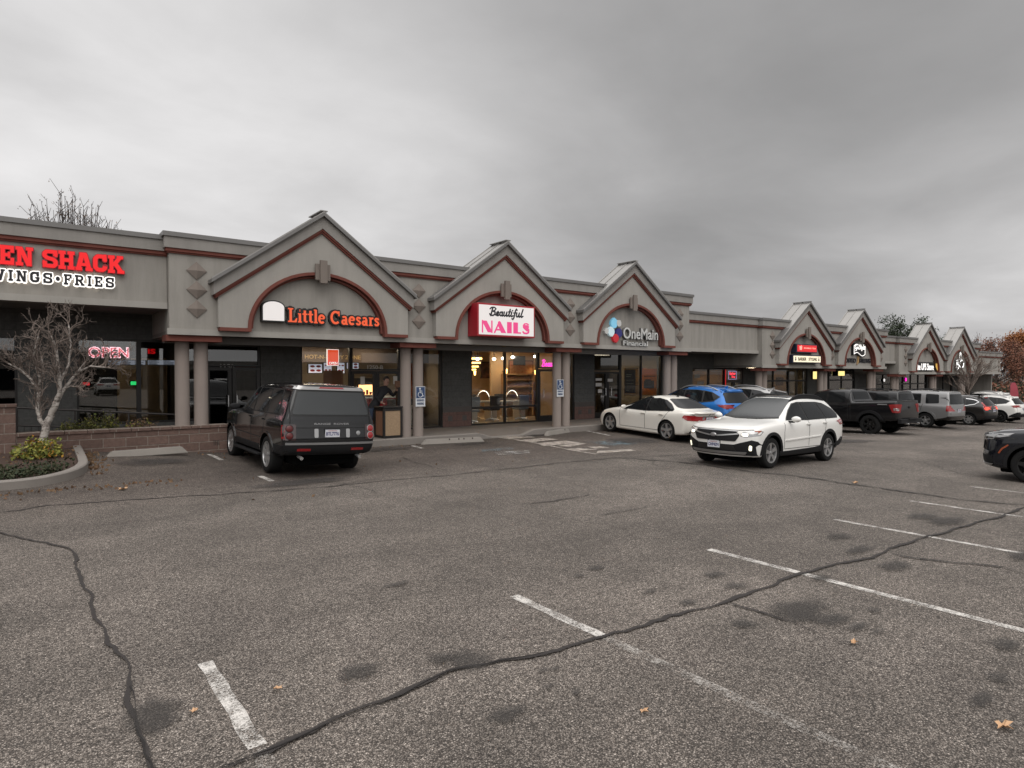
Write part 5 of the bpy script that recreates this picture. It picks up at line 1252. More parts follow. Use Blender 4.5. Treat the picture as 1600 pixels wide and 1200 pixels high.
# ---- large boxy SUV seen from behind
RV = dict(wk=(1.2, .93), paint=M['p_char'], ax=(1.44, -1.44), r=.375, rr=.262, tw=.27, arch=.43, ac=.385, inset=.02, rim=(7, 'five', M['rim']), sF=.16, sR=.07,
  st=[(2.33, .45, 1.0, 1.06, .82, .86, .66, 1), (2.05, .40, 1.07, 1.13, .91, .94, .78, .4), (1.44, .36, 1.12, 1.18, .94, .965, .84), (.98, .36, 1.14, 1.21, .94, .97, .82), (.80, .36, 1.15, 1.27, .94, .97, .78), (.22, .36, 1.17, 1.74, .94, .97, .74), (-.06, .36, 1.17, 1.83, .94, .97, .735), (-.9, .36, 1.18, 1.865, .94, .97, .735), (-1.7, .38, 1.18, 1.865, .94, .97, .735), (-2.25, .42, 1.18, 1.855, .93, .965, .73, .45), (-2.60, .46, 1.17, 1.84, .90, .945, .725, 1)],
  nose=[(.4, .1), (.6, 0), (1.1, .06)], tail=[(.45, .12), (.58, .0), (.74, 0), (.80, .04), (1.05, .05), (1.2, .07), (1.5, .135), (1.8, .21)],
  mirror=(.62, 1.24), mirror_paint=0, handles=[(-.18, 1.08), (-1.12, 1.08)],
  panels=[('window', 'L', [(.66, 1.225), (.20, 1.68), (.08, 1.745), (-.28, 1.755), (-.28, 1.225)], 'carglass', dict(round=.03)), ('window', 'L', [(-.36, 1.225), (-.36, 1.755), (-1.16, 1.755), (-1.26, 1.225)], 'carglass', dict(round=.03)), ('window', 'L', [(-1.34, 1.225), (-1.24, 1.755), (-1.84, 1.74), (-2.05, 1.25)], 'carglass', dict(round=.04)),
    ('window_pillars', 'L', [(.74, 1.20), (.18, 1.73), (.06, 1.775), (-1.88, 1.775), (-2.12, 1.21)], 'black', dict(off=.006, one=1)),
    ('windshield', 'F', [(-.76, 1.28), (.76, 1.28), (.64, 1.74), (-.64, 1.74)], 'carglass', dict(round=.04)),
    ('rear_window', 'B', [(-.79, 1.25), (.79, 1.25), (.665, 1.70), (-.665, 1.70)], 'carglass_lt', dict(round=.05, off=.016)), ('window_border', 'B', [(-.82, 1.225), (.82, 1.225), (.685, 1.745), (-.685, 1.745)], 'black', dict(round=.05, off=.008)), ('rear_spoiler', 'B', [(-.74, 1.735), (.74, 1.735), (.70, 1.80), (-.70, 1.80)], 'p_silver', dict(off=.03, skirt=.03, round=.02)),  # silver on the spoiler stands for sky reflected along the roof edge
    ('tailgate_trim', 'B', [(-.80, .985), (.80, .985), (.80, 1.0), (-.80, 1.0)], 'seam', dict(off=.003)),
    ('bumper_ledge', 'B', [(-.90, .665), (.90, .665), (.90, .705), (-.90, .705)], 'silver_trim' if 0 else 'p_grey', dict(off=.02, skirt=.03)), ('bumper', 'B', [(-.93, .46), (.93, .46), (.93, .655), (-.93, .655)], 'clad', dict(off=.012, skirt=.02)),
    ('reflector', 'B', [(.42, .545), (.68, .545), (.68, .59), (.42, .59)], 'red_lens', dict(off=.02, pair=1)),
    ('brake_light', 'B', [(-.26, 1.765), (.26, 1.765), (.24, 1.795), (-.24, 1.795)], 'red_lens', dict(off=.036)),
    ('reversing_light', 'B', [(.285, .80), (.365, .80), (.365, .975), (.285, .975)], 'clear_lens', dict(off=.02, pair=1, round=.02)),
    ('light_housing', 'B', [(.715, .75), (.95, .75), (.95, 1.06), (.715, 1.06)], 'dark_lens', dict(off=.008, pair=1, round=.03)), ('side_reflector', 'L', [(-2.50, .77), (-2.42, .77), (-2.38, 1.04), (-2.47, 1.04)], 'red_lens', dict(off=.008)),
    ('headlight', 'F', [(.55, .80), (.88, .82), (.88, 1.02), (.55, 1.0)], 'clear_lens', dict(pair=1)), ('grille', 'F', [(-.5, .80), (.5, .80), (.5, .98), (-.5, .98)], 'clad', {}), ('sill', 'L', [(1.0, .37), (-1.0, .37), (-1.0, .52), (1.0, .52)], 'clad', dict(off=.01)),
    ('side_vent', 'L', [(.93, .80), (1.0, .80), (1.0, 1.08), (.93, 1.08)], 'clad', dict(off=.01)), ('bumper_corner', 'L', [(-1.95, .47), (-2.55, .50), (-2.55, .64), (-1.90, .64)], 'clad', dict(off=.008)),
    ('arch_trim', 'L', arch_band(-1.44, .385, .425, .465), 'p_char', dict(off=.018, skirt=.03)), ('arch_trim', 'L', arch_band(1.44, .385, .425, .465), 'p_char', dict(off=.018, skirt=.03))],
  seams=[('L', [(-.32, 1.2), (-.30, .55)], .012), ('L', [(-1.30, 1.2), (-1.20, .85), (-1.02, .60)], .012), ('L', [(.88, 1.12), (.84, .55)], .012), ('L', [(.84, .53), (-.98, .53)], .010), ('L', [(1.0, .70), (-1.0, .69)], .012), ('B', [(-.825, .72), (-.825, 1.7)], .012), ('B', [(.825, .72), (.825, 1.7)], .012)],
  extra=[plate('B', .885, 'BTL7776', .30, .15), badge_text('B', 'RANGE ROVER', 1.055, .36, .035, 'silver_trim'), disc_on('tail_light', 'B', .835, .975, .065, 'dull_red', .02, rim='clad'), disc_on('tail_light', 'B', .835, .835, .065, 'dull_red', .02, rim='clad'), disc_on('tail_light', 'B', -.835, .975, .07, 'red_lens', .02, rim='clear_lens'), disc_on('tail_light', 'B', -.835, .835, .07, 'red_lens', .02, rim='clear_lens'),
    disc_on('badge', 'B', -.56, .885, .045, 'silver_trim', .008), box_on('side_step', (-.95, .95, .86, 1.0, .30, .345), 'clad'), box_on('side_step', (-.95, .95, -1.0, -.86, .30, .345), 'clad'), exhaust(-2.58, .6, .40), exhaust(-2.58, -.6, .40), box_on('tow_cover', (-2.35, -2.2, -.6, .6, .36, .46), 'well')])
# ---- wagon seen from its front left
OB = dict(wk=(1.08, .86), paint=M['p_white'], ax=(1.37, -1.37), r=.352, rr=.232, tw=.225, arch=.405, ac=.365, rim=(5, 'twin', M['rim']), sF=.34, sR=.22,
  st=[(2.33, .27, .86, .91, .80, .83, .64, 1), (2.02, .25, .93, .985, .89, .915, .74, .3), (1.37, .24, .985, 1.045, .90, .93, .77), (.95, .24, 1.01, 1.085, .90, .925, .77), (.78, .24, 1.02, 1.14, .90, .925, .74), (.32, .24, 1.035, 1.42, .90, .925, .67), (-.10, .24, 1.05, 1.605, .90, .925, .61), (-.6, .24, 1.06, 1.65, .90, .925, .605), (-1.3, .25, 1.08, 1.63, .90, .93, .60), (-1.75, .28, 1.10, 1.60, .89, .92, .59, .0), (-2.10, .32, 1.11, 1.57, .87, .905, .58, .35), (-2.47, .40, 1.10, 1.54, .82, .86, .56, 1)],
  nose=[(.25, .14), (.40, .04), (.6, 0), (.8, .02), (.92, .10)], tail=[(.35, .1), (.5, 0), (.8, .02), (1.05, .08), (1.2, .2), (1.55, .55)],
  mirror=(.55, 1.10), handles=[(-.28, .97), (-1.12, .99)], antenna=(-1.6, .07), rails=(.0, -1.75, .55, 'clad'), rail_solid=1, fin_paint=1,
  panels=[('window', 'L', [(.60, 1.09), (.30, 1.325), (.02, 1.50), (-.24, 1.55), (-.29, 1.085)], 'carglass', dict(round=.03)), ('window', 'L', [(-.36, 1.085), (-.31, 1.55), (-.75, 1.565), (-1.06, 1.555), (-1.19, 1.10)], 'carglass', dict(round=.03)), ('window', 'L', [(-1.26, 1.11), (-1.13, 1.55), (-1.55, 1.50), (-1.82, 1.36), (-1.96, 1.22), (-1.88, 1.13)], 'carglass', dict(round=.05)),
    ('window_pillars', 'L', [(.66, 1.075), (.30, 1.35), (.02, 1.525), (-.24, 1.57), (-1.15, 1.57), (-1.5, 1.53), (-1.88, 1.36), (-2.0, 1.2), (-1.9, 1.10), (-.3, 1.065)], 'black', dict(off=.006, one=1)),
    ('windshield', 'F', [(-.70, 1.135), (-.3, 1.11), (.3, 1.11), (.70, 1.135), (.545, 1.55), (.3, 1.575), (-.3, 1.575), (-.545, 1.55)], 'carglass_lt', dict(round=.05)), ('windshield_frit', 'F', [(-.72, 1.115), (-.3, 1.085), (.3, 1.085), (.72, 1.115), (.70, 1.145), (.3, 1.12), (-.3, 1.12), (-.70, 1.145)], 'black', dict(off=.015)),
    ('sunroof', 'T', [(-.2, -.42), (-.2, .42), (-.85, .42), (-.85, -.42)], 'carglass', dict(round=.06)),
    ('rear_window', 'B', [(-.70, 1.13), (.70, 1.13), (.55, 1.47), (-.55, 1.47)], 'carglass', dict(round=.05)),
    ('grille', 'F', [(-.50, .62), (.50, .62), (.585, .765), (.50, .84), (-.50, .84), (-.585, .765)], 'clad', dict(off=.012, skirt=.02, round=.03)), ('grille_bar', 'F', [(-.55, .775), (-.12, .72), (.12, .72), (.55, .775), (.54, .80), (.12, .75), (-.12, .75), (-.54, .80)], 'rim', dict(off=.025, skirt=.02)), ('grille_frame', 'F', [(-.52, .838), (.52, .838), (.53, .858), (-.53, .858)], 'rim', dict(off=.02, skirt=.015)),
    ('headlight', 'F', [(.585, .74), (.70, .715), (.90, .76), (.905, .86), (.80, .875), (.63, .835)], 'clear_lens', dict(off=.006, pair=1, round=.02, step=.06)), ('headlight_bulb', 'F', [(.62, .745), (.735, .74), (.735, .80), (.62, .81)], 'head_on', dict(off=.014, pair=1, round=.03)), ('headlight_bulb', 'F', [(.76, .79), (.86, .80), (.87, .845), (.78, .835)], 'silver_trim', dict(off=.014, pair=1)),
    ('side_marker', 'L', [(1.96, .80), (1.84, .855), (1.82, .875), (1.98, .865)], 'amber_lens', dict(off=.007)),
    ('bumper', 'F', [(-.90, .31), (.90, .31), (.92, .48), (.88, .63), (.80, .66), (.62, .60), (.46, .545), (-.46, .545), (-.62, .60), (-.80, .66), (-.88, .63), (-.92, .48)], 'clad', dict(off=.010, skirt=.02)), ('bumper_strip', 'F', [(-.66, .335), (.66, .335), (.70, .39), (-.70, .39)], 'silver_trim', dict(off=.024, skirt=.02, round=.02)), ('air_intake', 'F', [(-.5, .41), (.5, .41), (.44, .525), (-.44, .525)], 'black', dict(off=.015)),
    ('fog_light', 'F', [(.735, .43), (.785, .42), (.80, .535), (.755, .545)], 'fog_on', dict(off=.022, pair=1, round=.03)),
    ('sill', 'L', [(1.02, .25), (-1.02, .25), (-1.02, .43), (-.6, .40), (.6, .37), (1.02, .37)], 'clad', dict(off=.014, skirt=.02)), ('door_moulding', 'L', [(.80, .60), (-.92, .66), (-.92, .69), (.80, .63)], 'p_white', dict(off=.02, skirt=.02)),
    ('arch_trim', 'L', arch_band(-1.37, .365, .395, .465, -14, 186), 'clad', dict(off=.014, skirt=.02)), ('arch_trim', 'L', arch_band(1.37, .365, .395, .465, -6, 196), 'clad', dict(off=.014, skirt=.02)),
    ('bumper_corner', 'L', [(-1.82, .30), (-2.6, .40), (-2.6, .56), (-2.2, .60), (-1.84, .46)], 'clad', dict(off=.012)),
    ('tail_light', 'L', [(-2.08, .93), (-2.45, .90), (-2.45, 1.06), (-2.30, 1.09)], 'red_lens', dict(off=.008, round=.02)), ('tail_light', 'B', [(.60, .93), (.90, .92), (.90, 1.07), (.6, 1.05)], 'red_lens', dict(pair=1)), ('bumper', 'B', [(-.9, .40), (.9, .40), (.88, .6), (-.88, .6)], 'clad', dict(off=.01))],
  seams=[('L', [(-.325, 1.07), (-.32, .45)], .010), ('L', [(-1.22, 1.09), (-1.12, .75), (-.98, .60), (-.95, .45)], .010), ('L', [(.80, 1.02), (.86, .80), (.84, .42)], .010), ('L', [(.84, .42), (-.95, .43)], .009), ('F', [(-.80, .885), (-.5, .868), (.5, .868), (.80, .885)], .010)],
  extra=[plate('F', .53, 'CHP4291', .31, .15), disc_on('badge', 'F', 0, .745, .075, 'silver_trim', .045, sy=.6), tube_on('wiper', [(.86, -.55, 1.10), (.80, -.1, 1.135), (.70, .25, 1.19)], .008, 'black'), tube_on('wiper', [(.86, .05, 1.10), (.80, .35, 1.13), (.72, .6, 1.17)], .008, 'black')])
# ---- coupe like saloon
CL = dict(wk=(.97, .90), paint=M['p_cream'], ax=(1.35, -1.35), r=.325, rr=.24, tw=.225, arch=.37, rim=(5, 'five', M['rim']), sF=.3, sR=.25,
  st=[(2.22, .20, .62, .68, .76, .79, .58, 1), (1.95, .17, .72, .78, .86, .87, .68, .4), (1.35, .16, .83, .885, .88, .89, .72), (.88, .16, .87, .94, .88, .89, .73), (.70, .16, .87, 1.02, .88, .89, .68), (.15, .16, .865, 1.27, .88, .89, .61), (-.30, .16, .875, 1.40, .88, .89, .57), (-.75, .16, .89, 1.425, .88, .89, .565), (-1.2, .18, .91, 1.365, .88, .895, .57), (-1.65, .20, .94, 1.18, .87, .89, .60), (-1.92, .22, .965, 1.045, .86, .875, .66), (-2.12, .25, .955, 1.01, .84, .86, .68, .3), (-2.38, .30, .92, .975, .76, .79, .60, 1)],
  nose=[(.2, .1), (.4, 0), (.7, .1)], tail=[(.3, .12), (.45, .02), (.7, .02), (.85, .05), (.96, -.03)],
  mirror=(.52, .95), handles=[(-.30, .80), (-1.12, .83)], handle_mat=M['p_cream'], antenna=(-1.0, .06), fin=.12,
  panels=[('window', 'L', [(.62, .905), (.44, 1.02), (.10, 1.20), (-.20, 1.315), (-.34, 1.34), (-.36, .905)], 'carglass', dict(round=.02)), ('window', 'L', [(-.40, .905), (-.39, 1.345), (-.75, 1.36), (-1.05, 1.315), (-1.30, 1.20), (-1.50, 1.05), (-1.52, .985)], 'carglass', dict(round=.02)), ('window_trim', 'L', [(.72, .885), (.08, 1.215), (-.22, 1.335), (-.75, 1.378), (-1.07, 1.33), (-1.33, 1.21), (-1.57, 1.02), (-1.54, .965), (-.36, .885)], 'black', dict(off=.006, one=1)),
    ('windshield', 'F', [(-.70, .985), (.70, .985), (.54, 1.35), (-.54, 1.35)], 'carglass', dict(round=.05)), ('rear_window', 'B', [(-.66, 1.065), (.66, 1.065), (.50, 1.335), (-.50, 1.335)], 'carglass', dict(round=.06)),
    ('tail_light', 'B', [(.40, .80), (.46, .70), (.80, .72), (.86, .80), (.84, .885), (.55, .87)], 'red_lens', dict(off=.008, pair=1, round=.02, step=.06)), ('tail_light', 'L', [(-1.98, .80), (-2.34, .71), (-2.34, .85), (-2.10, .885)], 'red_lens', dict(off=.007, round=.02)),
    ('boot_lip', 'B', [(-.60, .955), (.60, .955), (.58, .975), (-.58, .975)], 'p_cream', dict(off=.014, skirt=.02)), ('bumper', 'B', [(-.7, .30), (.7, .30), (.66, .40), (-.66, .40)], 'clad', dict(off=.008)), ('plate_recess', 'B', [(-.30, .66), (.30, .66), (.30, .84), (-.30, .84)], 'p_grey', dict(off=.003, round=.03)), ('trunk_bar', 'B', [(-.3, .85), (.3, .85), (.3, .865), (-.3, .865)], 'chrome', dict(off=.02)),
    ('headlight', 'F', [(.5, .58), (.84, .62), (.84, .72), (.6, .68)], 'clear_lens', dict(pair=1)), ('headlight', 'L', [(2.0, .60), (1.70, .68), (1.66, .74), (2.0, .70)], 'clear_lens', dict(off=.006)), ('grille', 'F', [(-.42, .45), (.42, .45), (.46, .6), (-.46, .6)], 'clad', {}), ('air_intake', 'F', [(.5, .28), (.78, .28), (.76, .42), (.52, .42)], 'black', dict(pair=1)), ('sill', 'L', [(.98, .17), (-.98, .17), (-.98, .235), (.98, .235)], 'p_cream', dict(off=.02, skirt=.02))],
  seams=[('L', [(-.38, .96), (-.40, .30)], .010), ('L', [(-1.42, .98), (-1.25, .74), (-1.03, .50), (-1.0, .32)], .010), ('L', [(.84, .90), (.80, .30)], .010), ('L', [(.80, .29), (-1.0, .31)], .009), ('B', [(-.72, .93), (-.40, .80), (-.36, .62), (.36, .62), (.40, .80), (.72, .93)], .008)],
  extra=[plate('B', .75, 'AZK 1804', .30, .14), disc_on('badge', 'B', 0, .90, .04, 'chrome', .01), exhaust(-2.36, .5, .32), exhaust(-2.36, -.5, .32)])
# ---- compact SUVs
def cuv(p, **k):
    d = dict(wk=(1.1, .88), paint=p, ax=(1.33, -1.33), r=.345, rr=.228, tw=.225, arch=.40, ac=.355, rim=(5, 'twin', M['rim']), sF=.26, sR=.15,
      st=[(2.26, .28, .86, .92, .78, .81, .62, 1), (1.98, .24, .94, 1.0, .88, .905, .74, .4), (1.33, .22, 1.01, 1.07, .90, .925, .76), (.95, .22, 1.04, 1.12, .90, .92, .76), (.78, .22, 1.05, 1.18, .90, .92, .72), (.32, .22, 1.06, 1.45, .90, .92, .66), (-.1, .22, 1.07, 1.625, .90, .92, .61), (-.7, .22, 1.09, 1.675, .90, .92, .60), (-1.3, .24, 1.11, 1.655, .90, .925, .59), (-1.72, .27, 1.13, 1.62, .89, .915, .58), (-2.02, .31, 1.14, 1.59, .87, .895, .57, .4), (-2.30, .37, 1.13, 1.55, .82, .855, .55, 1)],
      nose=[(.28, .12), (.45, 0), (.8, .02), (.95, .1)], tail=[(.35, .1), (.5, 0), (.85, .02), (1.05, .07), (1.15, .16), (1.55, .46)],
      mirror=(.54, 1.13), handles=[(-.28, .98), (-1.12, 1.02)], antenna=(-1.5, .07), fin_paint=1, rails=(.05, -1.6, .56, 'silver_trim'),
      panels=[('window', 'L', [(.66, 1.10), (.30, 1.37), (.02, 1.52), (-.24, 1.565), (-.28, 1.115)], 'carglass', dict(round=.03)), ('window', 'L', [(-.35, 1.12), (-.31, 1.57), (-.75, 1.59), (-1.04, 1.57), (-1.13, 1.16)], 'carglass', dict(round=.03)), ('window', 'L', [(-1.20, 1.17), (-1.11, 1.565), (-1.40, 1.53), (-1.72, 1.39), (-1.62, 1.25)], 'carglass', dict(round=.03)), ('window_pillars', 'L', [(.74, 1.085), (.0, 1.545), (-.24, 1.585), (-.75, 1.61), (-1.12, 1.59), (-1.42, 1.55), (-1.80, 1.39), (-1.62, 1.20), (-1.2, 1.13), (-.3, 1.095)], 'black', dict(off=.006, one=1)),
        ('windshield', 'F', [(-.73, 1.16), (.73, 1.16), (.57, 1.59), (-.57, 1.59)], 'carglass', dict(round=.05)), ('rear_window', 'B', [(-.72, 1.16), (.72, 1.16), (.57, 1.50), (-.57, 1.50)], 'carglass', dict(round=.06)), ('rear_spoiler', 'B', [(-.58, 1.515), (.58, 1.515), (.52, 1.575), (-.52, 1.575)], p, dict(off=.05, skirt=.06)),
        ('headlight', 'F', [(.5, .80), (.86, .84), (.86, .95), (.56, .88)], 'clear_lens', dict(pair=1)), ('grille', 'F', [(-.5, .62), (.5, .62), (.56, .84), (-.56, .84)], 'clad', dict(off=.01)), ('bumper', 'F', [(-.85, .3), (.85, .3), (.85, .5), (-.85, .5)], 'clad', dict(off=.008)), ('bumper', 'B', [(-.86, .37), (.86, .37), (.84, .58), (-.84, .58)], 'clad', dict(off=.01, skirt=.02)), ('sill', 'L', [(1.0, .23), (-1.0, .23), (-1.0, .36), (1.0, .36)], 'clad', dict(off=.012)),
        ('arch_trim', 'L', arch_band(-1.33, .355, .392, .45), 'clad', dict(off=.012, skirt=.02)), ('arch_trim', 'L', arch_band(1.33, .355, .392, .45), 'clad', dict(off=.012, skirt=.02))] + k.pop('lights', []),
      seams=[('L', [(-.315, 1.10), (-.31, .45)], .012), ('L', [(-1.16, 1.13), (-1.1, .78), (-.95, .58), (-.93, .42)], .012), ('L', [(.80, 1.05), (.82, .42)], .012), ('L', [(.82, .40), (-.93, .40)], .010), ('B', [(-.70, 1.05), (-.74, .62), (.74, .62), (.70, 1.05)], .010)],
      extra=[plate('B', .86, 'BXM 2259', .30, .15)])
    d.update(k); return d
BLUE = cuv(M['p_blue'], lights=[('tail_light', 'B', [(.42, .99), (.86, .98), (.88, 1.10), (.60, 1.09)], 'tail_glow', dict(off=.01, pair=1, round=.02)), ('tail_light', 'L', [(-1.86, 1.04), (-2.26, .98), (-2.26, 1.10), (-2.05, 1.11)], 'tail_glow', dict(off=.008, round=.02)), ('garnish', 'B', [(-.42, .99), (.42, .99), (.42, 1.05), (-.42, 1.05)], 'p_blue', dict(off=.02))])
SILV = cuv(M['p_silver'], lights=[('tail_light', 'B', [(.66, .90), (.86, .90), (.84, 1.12), (.68, 1.12)], 'red_lens', dict(off=.01, pair=1)), ('tail_light', 'L', [(-2.0, .92), (-2.22, .92), (-2.2, 1.10), (-2.05, 1.10)], 'red_lens', {})])
WRAV = cuv(M['p_white'], rim=(5, 'twin', M['rim_dark']), lights=[('tail_light', 'B', [(.40, 1.0), (.88, .96), (.86, 1.08), (.5, 1.08)], 'tail_glow', dict(off=.012, pair=1, round=.02)), ('tail_light', 'L', [(-1.86, 1.06), (-2.25, .96), (-2.25, 1.08), (-2.1, 1.11)], 'tail_glow', dict(off=.01, round=.02)), ('bumper_corner', 'L', [(-1.80, .36), (-2.4, .42), (-2.4, .66), (-2.2, .68), (-1.82, .46)], 'clad', dict(off=.012))])
WFAR = cuv(M['p_white'], lights=[('tail_light', 'B', [(.6, .92), (.86, .92), (.84, 1.08), (.62, 1.08)], 'red_lens', dict(off=.01, pair=1)), ('tail_light', 'L', [(-2.0, .94), (-2.22, .94), (-2.2, 1.08), (-2.05, 1.08)], 'red_lens', {})])
CRV = cuv(M['p_dkgrey'], rim=(6, 'five', M['rim']), lights=[('tail_light', 'B', [(.60, .86), (.84, .88), (.72, 1.30), (.64, 1.34), (.66, 1.06)], 'red_lens', dict(off=.012, pair=1, round=.02)), ('tail_light', 'L', [(-1.96, 1.33), (-2.02, 1.10), (-2.10, .93), (-2.27, .93), (-2.18, 1.10), (-2.0, 1.38)], 'red_lens', dict(off=.010, round=.01)), ('brake_light', 'L', [(-2.08, .95), (-2.25, .94), (-2.22, 1.06), (-2.10, 1.07)], 'brake_on', dict(off=.014, round=.02)), ('brake_light', 'B', [(.62, .90), (.82, .90), (.80, 1.02), (.64, 1.02)], 'brake_on', dict(off=.016, pair=1)), ('brake_light', 'B', [(-.2, 1.53), (.2, 1.53), (.2, 1.55), (-.2, 1.55)], 'tail_glow', dict(off=.07)),
    ('chrome_trim', 'L', line_poly([(.74, 1.085), (-.3, 1.095), (-1.2, 1.14), (-1.6, 1.23), (-1.78, 1.38), (-1.62, 1.49), (-1.4, 1.55), (-1.1, 1.585)], .035), 'chrome', dict(off=.012, step=.05))])
DCRV = cuv(M['p_navy'], st=[(2.30, .26, .88, .95, .80, .83, .66, 1), (2.0, .23, .97, 1.03, .90, .925, .78, .35), (1.33, .22, 1.03, 1.09, .91, .935, .80), (.95, .22, 1.05, 1.14, .91, .93, .78), (.78, .22, 1.06, 1.20, .90, .93, .74), (.32, .22, 1.07, 1.46, .90, .93, .67), (-.1, .22, 1.08, 1.63, .90, .93, .61), (-.7, .22, 1.09, 1.68, .90, .93, .60), (-1.3, .24, 1.11, 1.66, .90, .93, .59), (-1.72, .27, 1.13, 1.62, .89, .92, .58), (-2.02, .31, 1.14, 1.59, .87, .90, .57, .4), (-2.34, .37, 1.13, 1.55, .82, .86, .55, 1)],
  nose=[(.26, .10), (.36, .0), (.62, .02), (.80, .05), (.90, .02), (.96, .12)], sF=.30, rim=(5, 'five', M['rim_dark']),
  lights=[('headlight', 'F', [(.46, .86), (.60, .84), (.90, .885), (.91, .935), (.60, .915)], 'clear_lens', dict(off=.008, pair=1, round=.01, step=.05)), ('headlight', 'L', [(2.02, .87), (1.72, .93), (1.60, .98), (2.02, .955)], 'clear_lens', dict(off=.006)), ('drl_shade', 'F', [(.46, .83), (.92, .865), (.92, .885), (.46, .858)], 'black', dict(off=.01, pair=1)), ('hood_edge', 'F', [(-.62, .915), (.62, .915), (.60, .935), (-.60, .935)], 'black', dict(off=.016, skirt=.02)),
    ('fog_light', 'F', [(.62, .55), (.80, .53), (.82, .585), (.66, .60)], 'silver_trim', dict(off=.016, pair=1)), ('bumper_strip', 'F', [(-.80, .30), (.80, .30), (.84, .335), (-.84, .335)], 'silver_trim', dict(off=.022, skirt=.02)), ('side_marker', 'L', line_poly([(1.86, .56), (1.80, .66), (1.70, .74)], .03), 'amber_lens', dict(off=.012, step=.05))], extra=[plate('B', .86, 'CDT 7170'), disc_on('badge', 'F', 0, .76, .06, 'silver_trim', .03)])
# ---- boxy seven seat SUV
PIL = dict(RV); PIL.update(paint=M['p_grey'], r=.37, rr=.235, rim=(5, 'five', M['rim']), mirror_paint=1, rails=(.0, -1.9, .62, 'clad'), antenna=(-1.7, .06),
  panels=[('window', 'L', [(.66, 1.215), (.20, 1.66), (.08, 1.72), (-.30, 1.735), (-.30, 1.215)], 'carglass', dict(round=.03)), ('window', 'L', [(-.40, 1.215), (-.40, 1.735), (-1.16, 1.735), (-1.20, 1.215)], 'carglass', dict(round=.03)), ('window', 'L', [(-1.42, 1.215), (-1.38, 1.735), (-1.96, 1.72), (-2.02, 1.26)], 'carglass', dict(round=.06)),
    ('windshield', 'F', [(-.76, 1.28), (.76, 1.28), (.64, 1.74), (-.64, 1.74)], 'carglass', dict(round=.04)), ('rear_window', 'B', [(-.80, 1.22), (.80, 1.22), (.655, 1.72), (-.655, 1.72)], 'carglass', dict(round=.08)),
    ('tail_light', 'B', [(.74, .88), (.95, .88), (.92, 1.16), (.76, 1.16)], 'red_lens', dict(off=.014, pair=1, round=.02)), ('tail_light', 'L', [(-2.36, .88), (-2.56, .88), (-2.48, 1.16), (-2.36, 1.16)], 'red_lens', dict(off=.012, round=.02)), ('reversing_light', 'B', [(.74, .83), (.94, .83), (.94, .875), (.74, .875)], 'clear_lens', dict(off=.012, pair=1)),
    ('bumper', 'B', [(-.93, .46), (.93, .46), (.93, .64), (-.93, .64)], 'p_dkgrey', dict(off=.03, skirt=.03)), ('headlight', 'F', [(.55, .80), (.88, .82), (.88, 1.02), (.55, 1.0)], 'clear_lens', dict(pair=1)), ('grille', 'F', [(-.5, .80), (.5, .80), (.5, .98), (-.5, .98)], 'clad', {}),
    ('arch_trim', 'L', arch_band(-1.44, .385, .425, .52), 'p_grey', dict(off=.03, skirt=.04)), ('arch_trim', 'L', arch_band(1.44, .385, .425, .52), 'p_grey', dict(off=.03, skirt=.04)), ('sill', 'L', [(1.0, .37), (-1.0, .37), (-1.0, .50), (1.0, .50)], 'clad', dict(off=.01))],
  extra=[plate('B', .90, 'AWT 6610')])
BLK = dict(PIL); BLK.update(paint=M['p_black'])
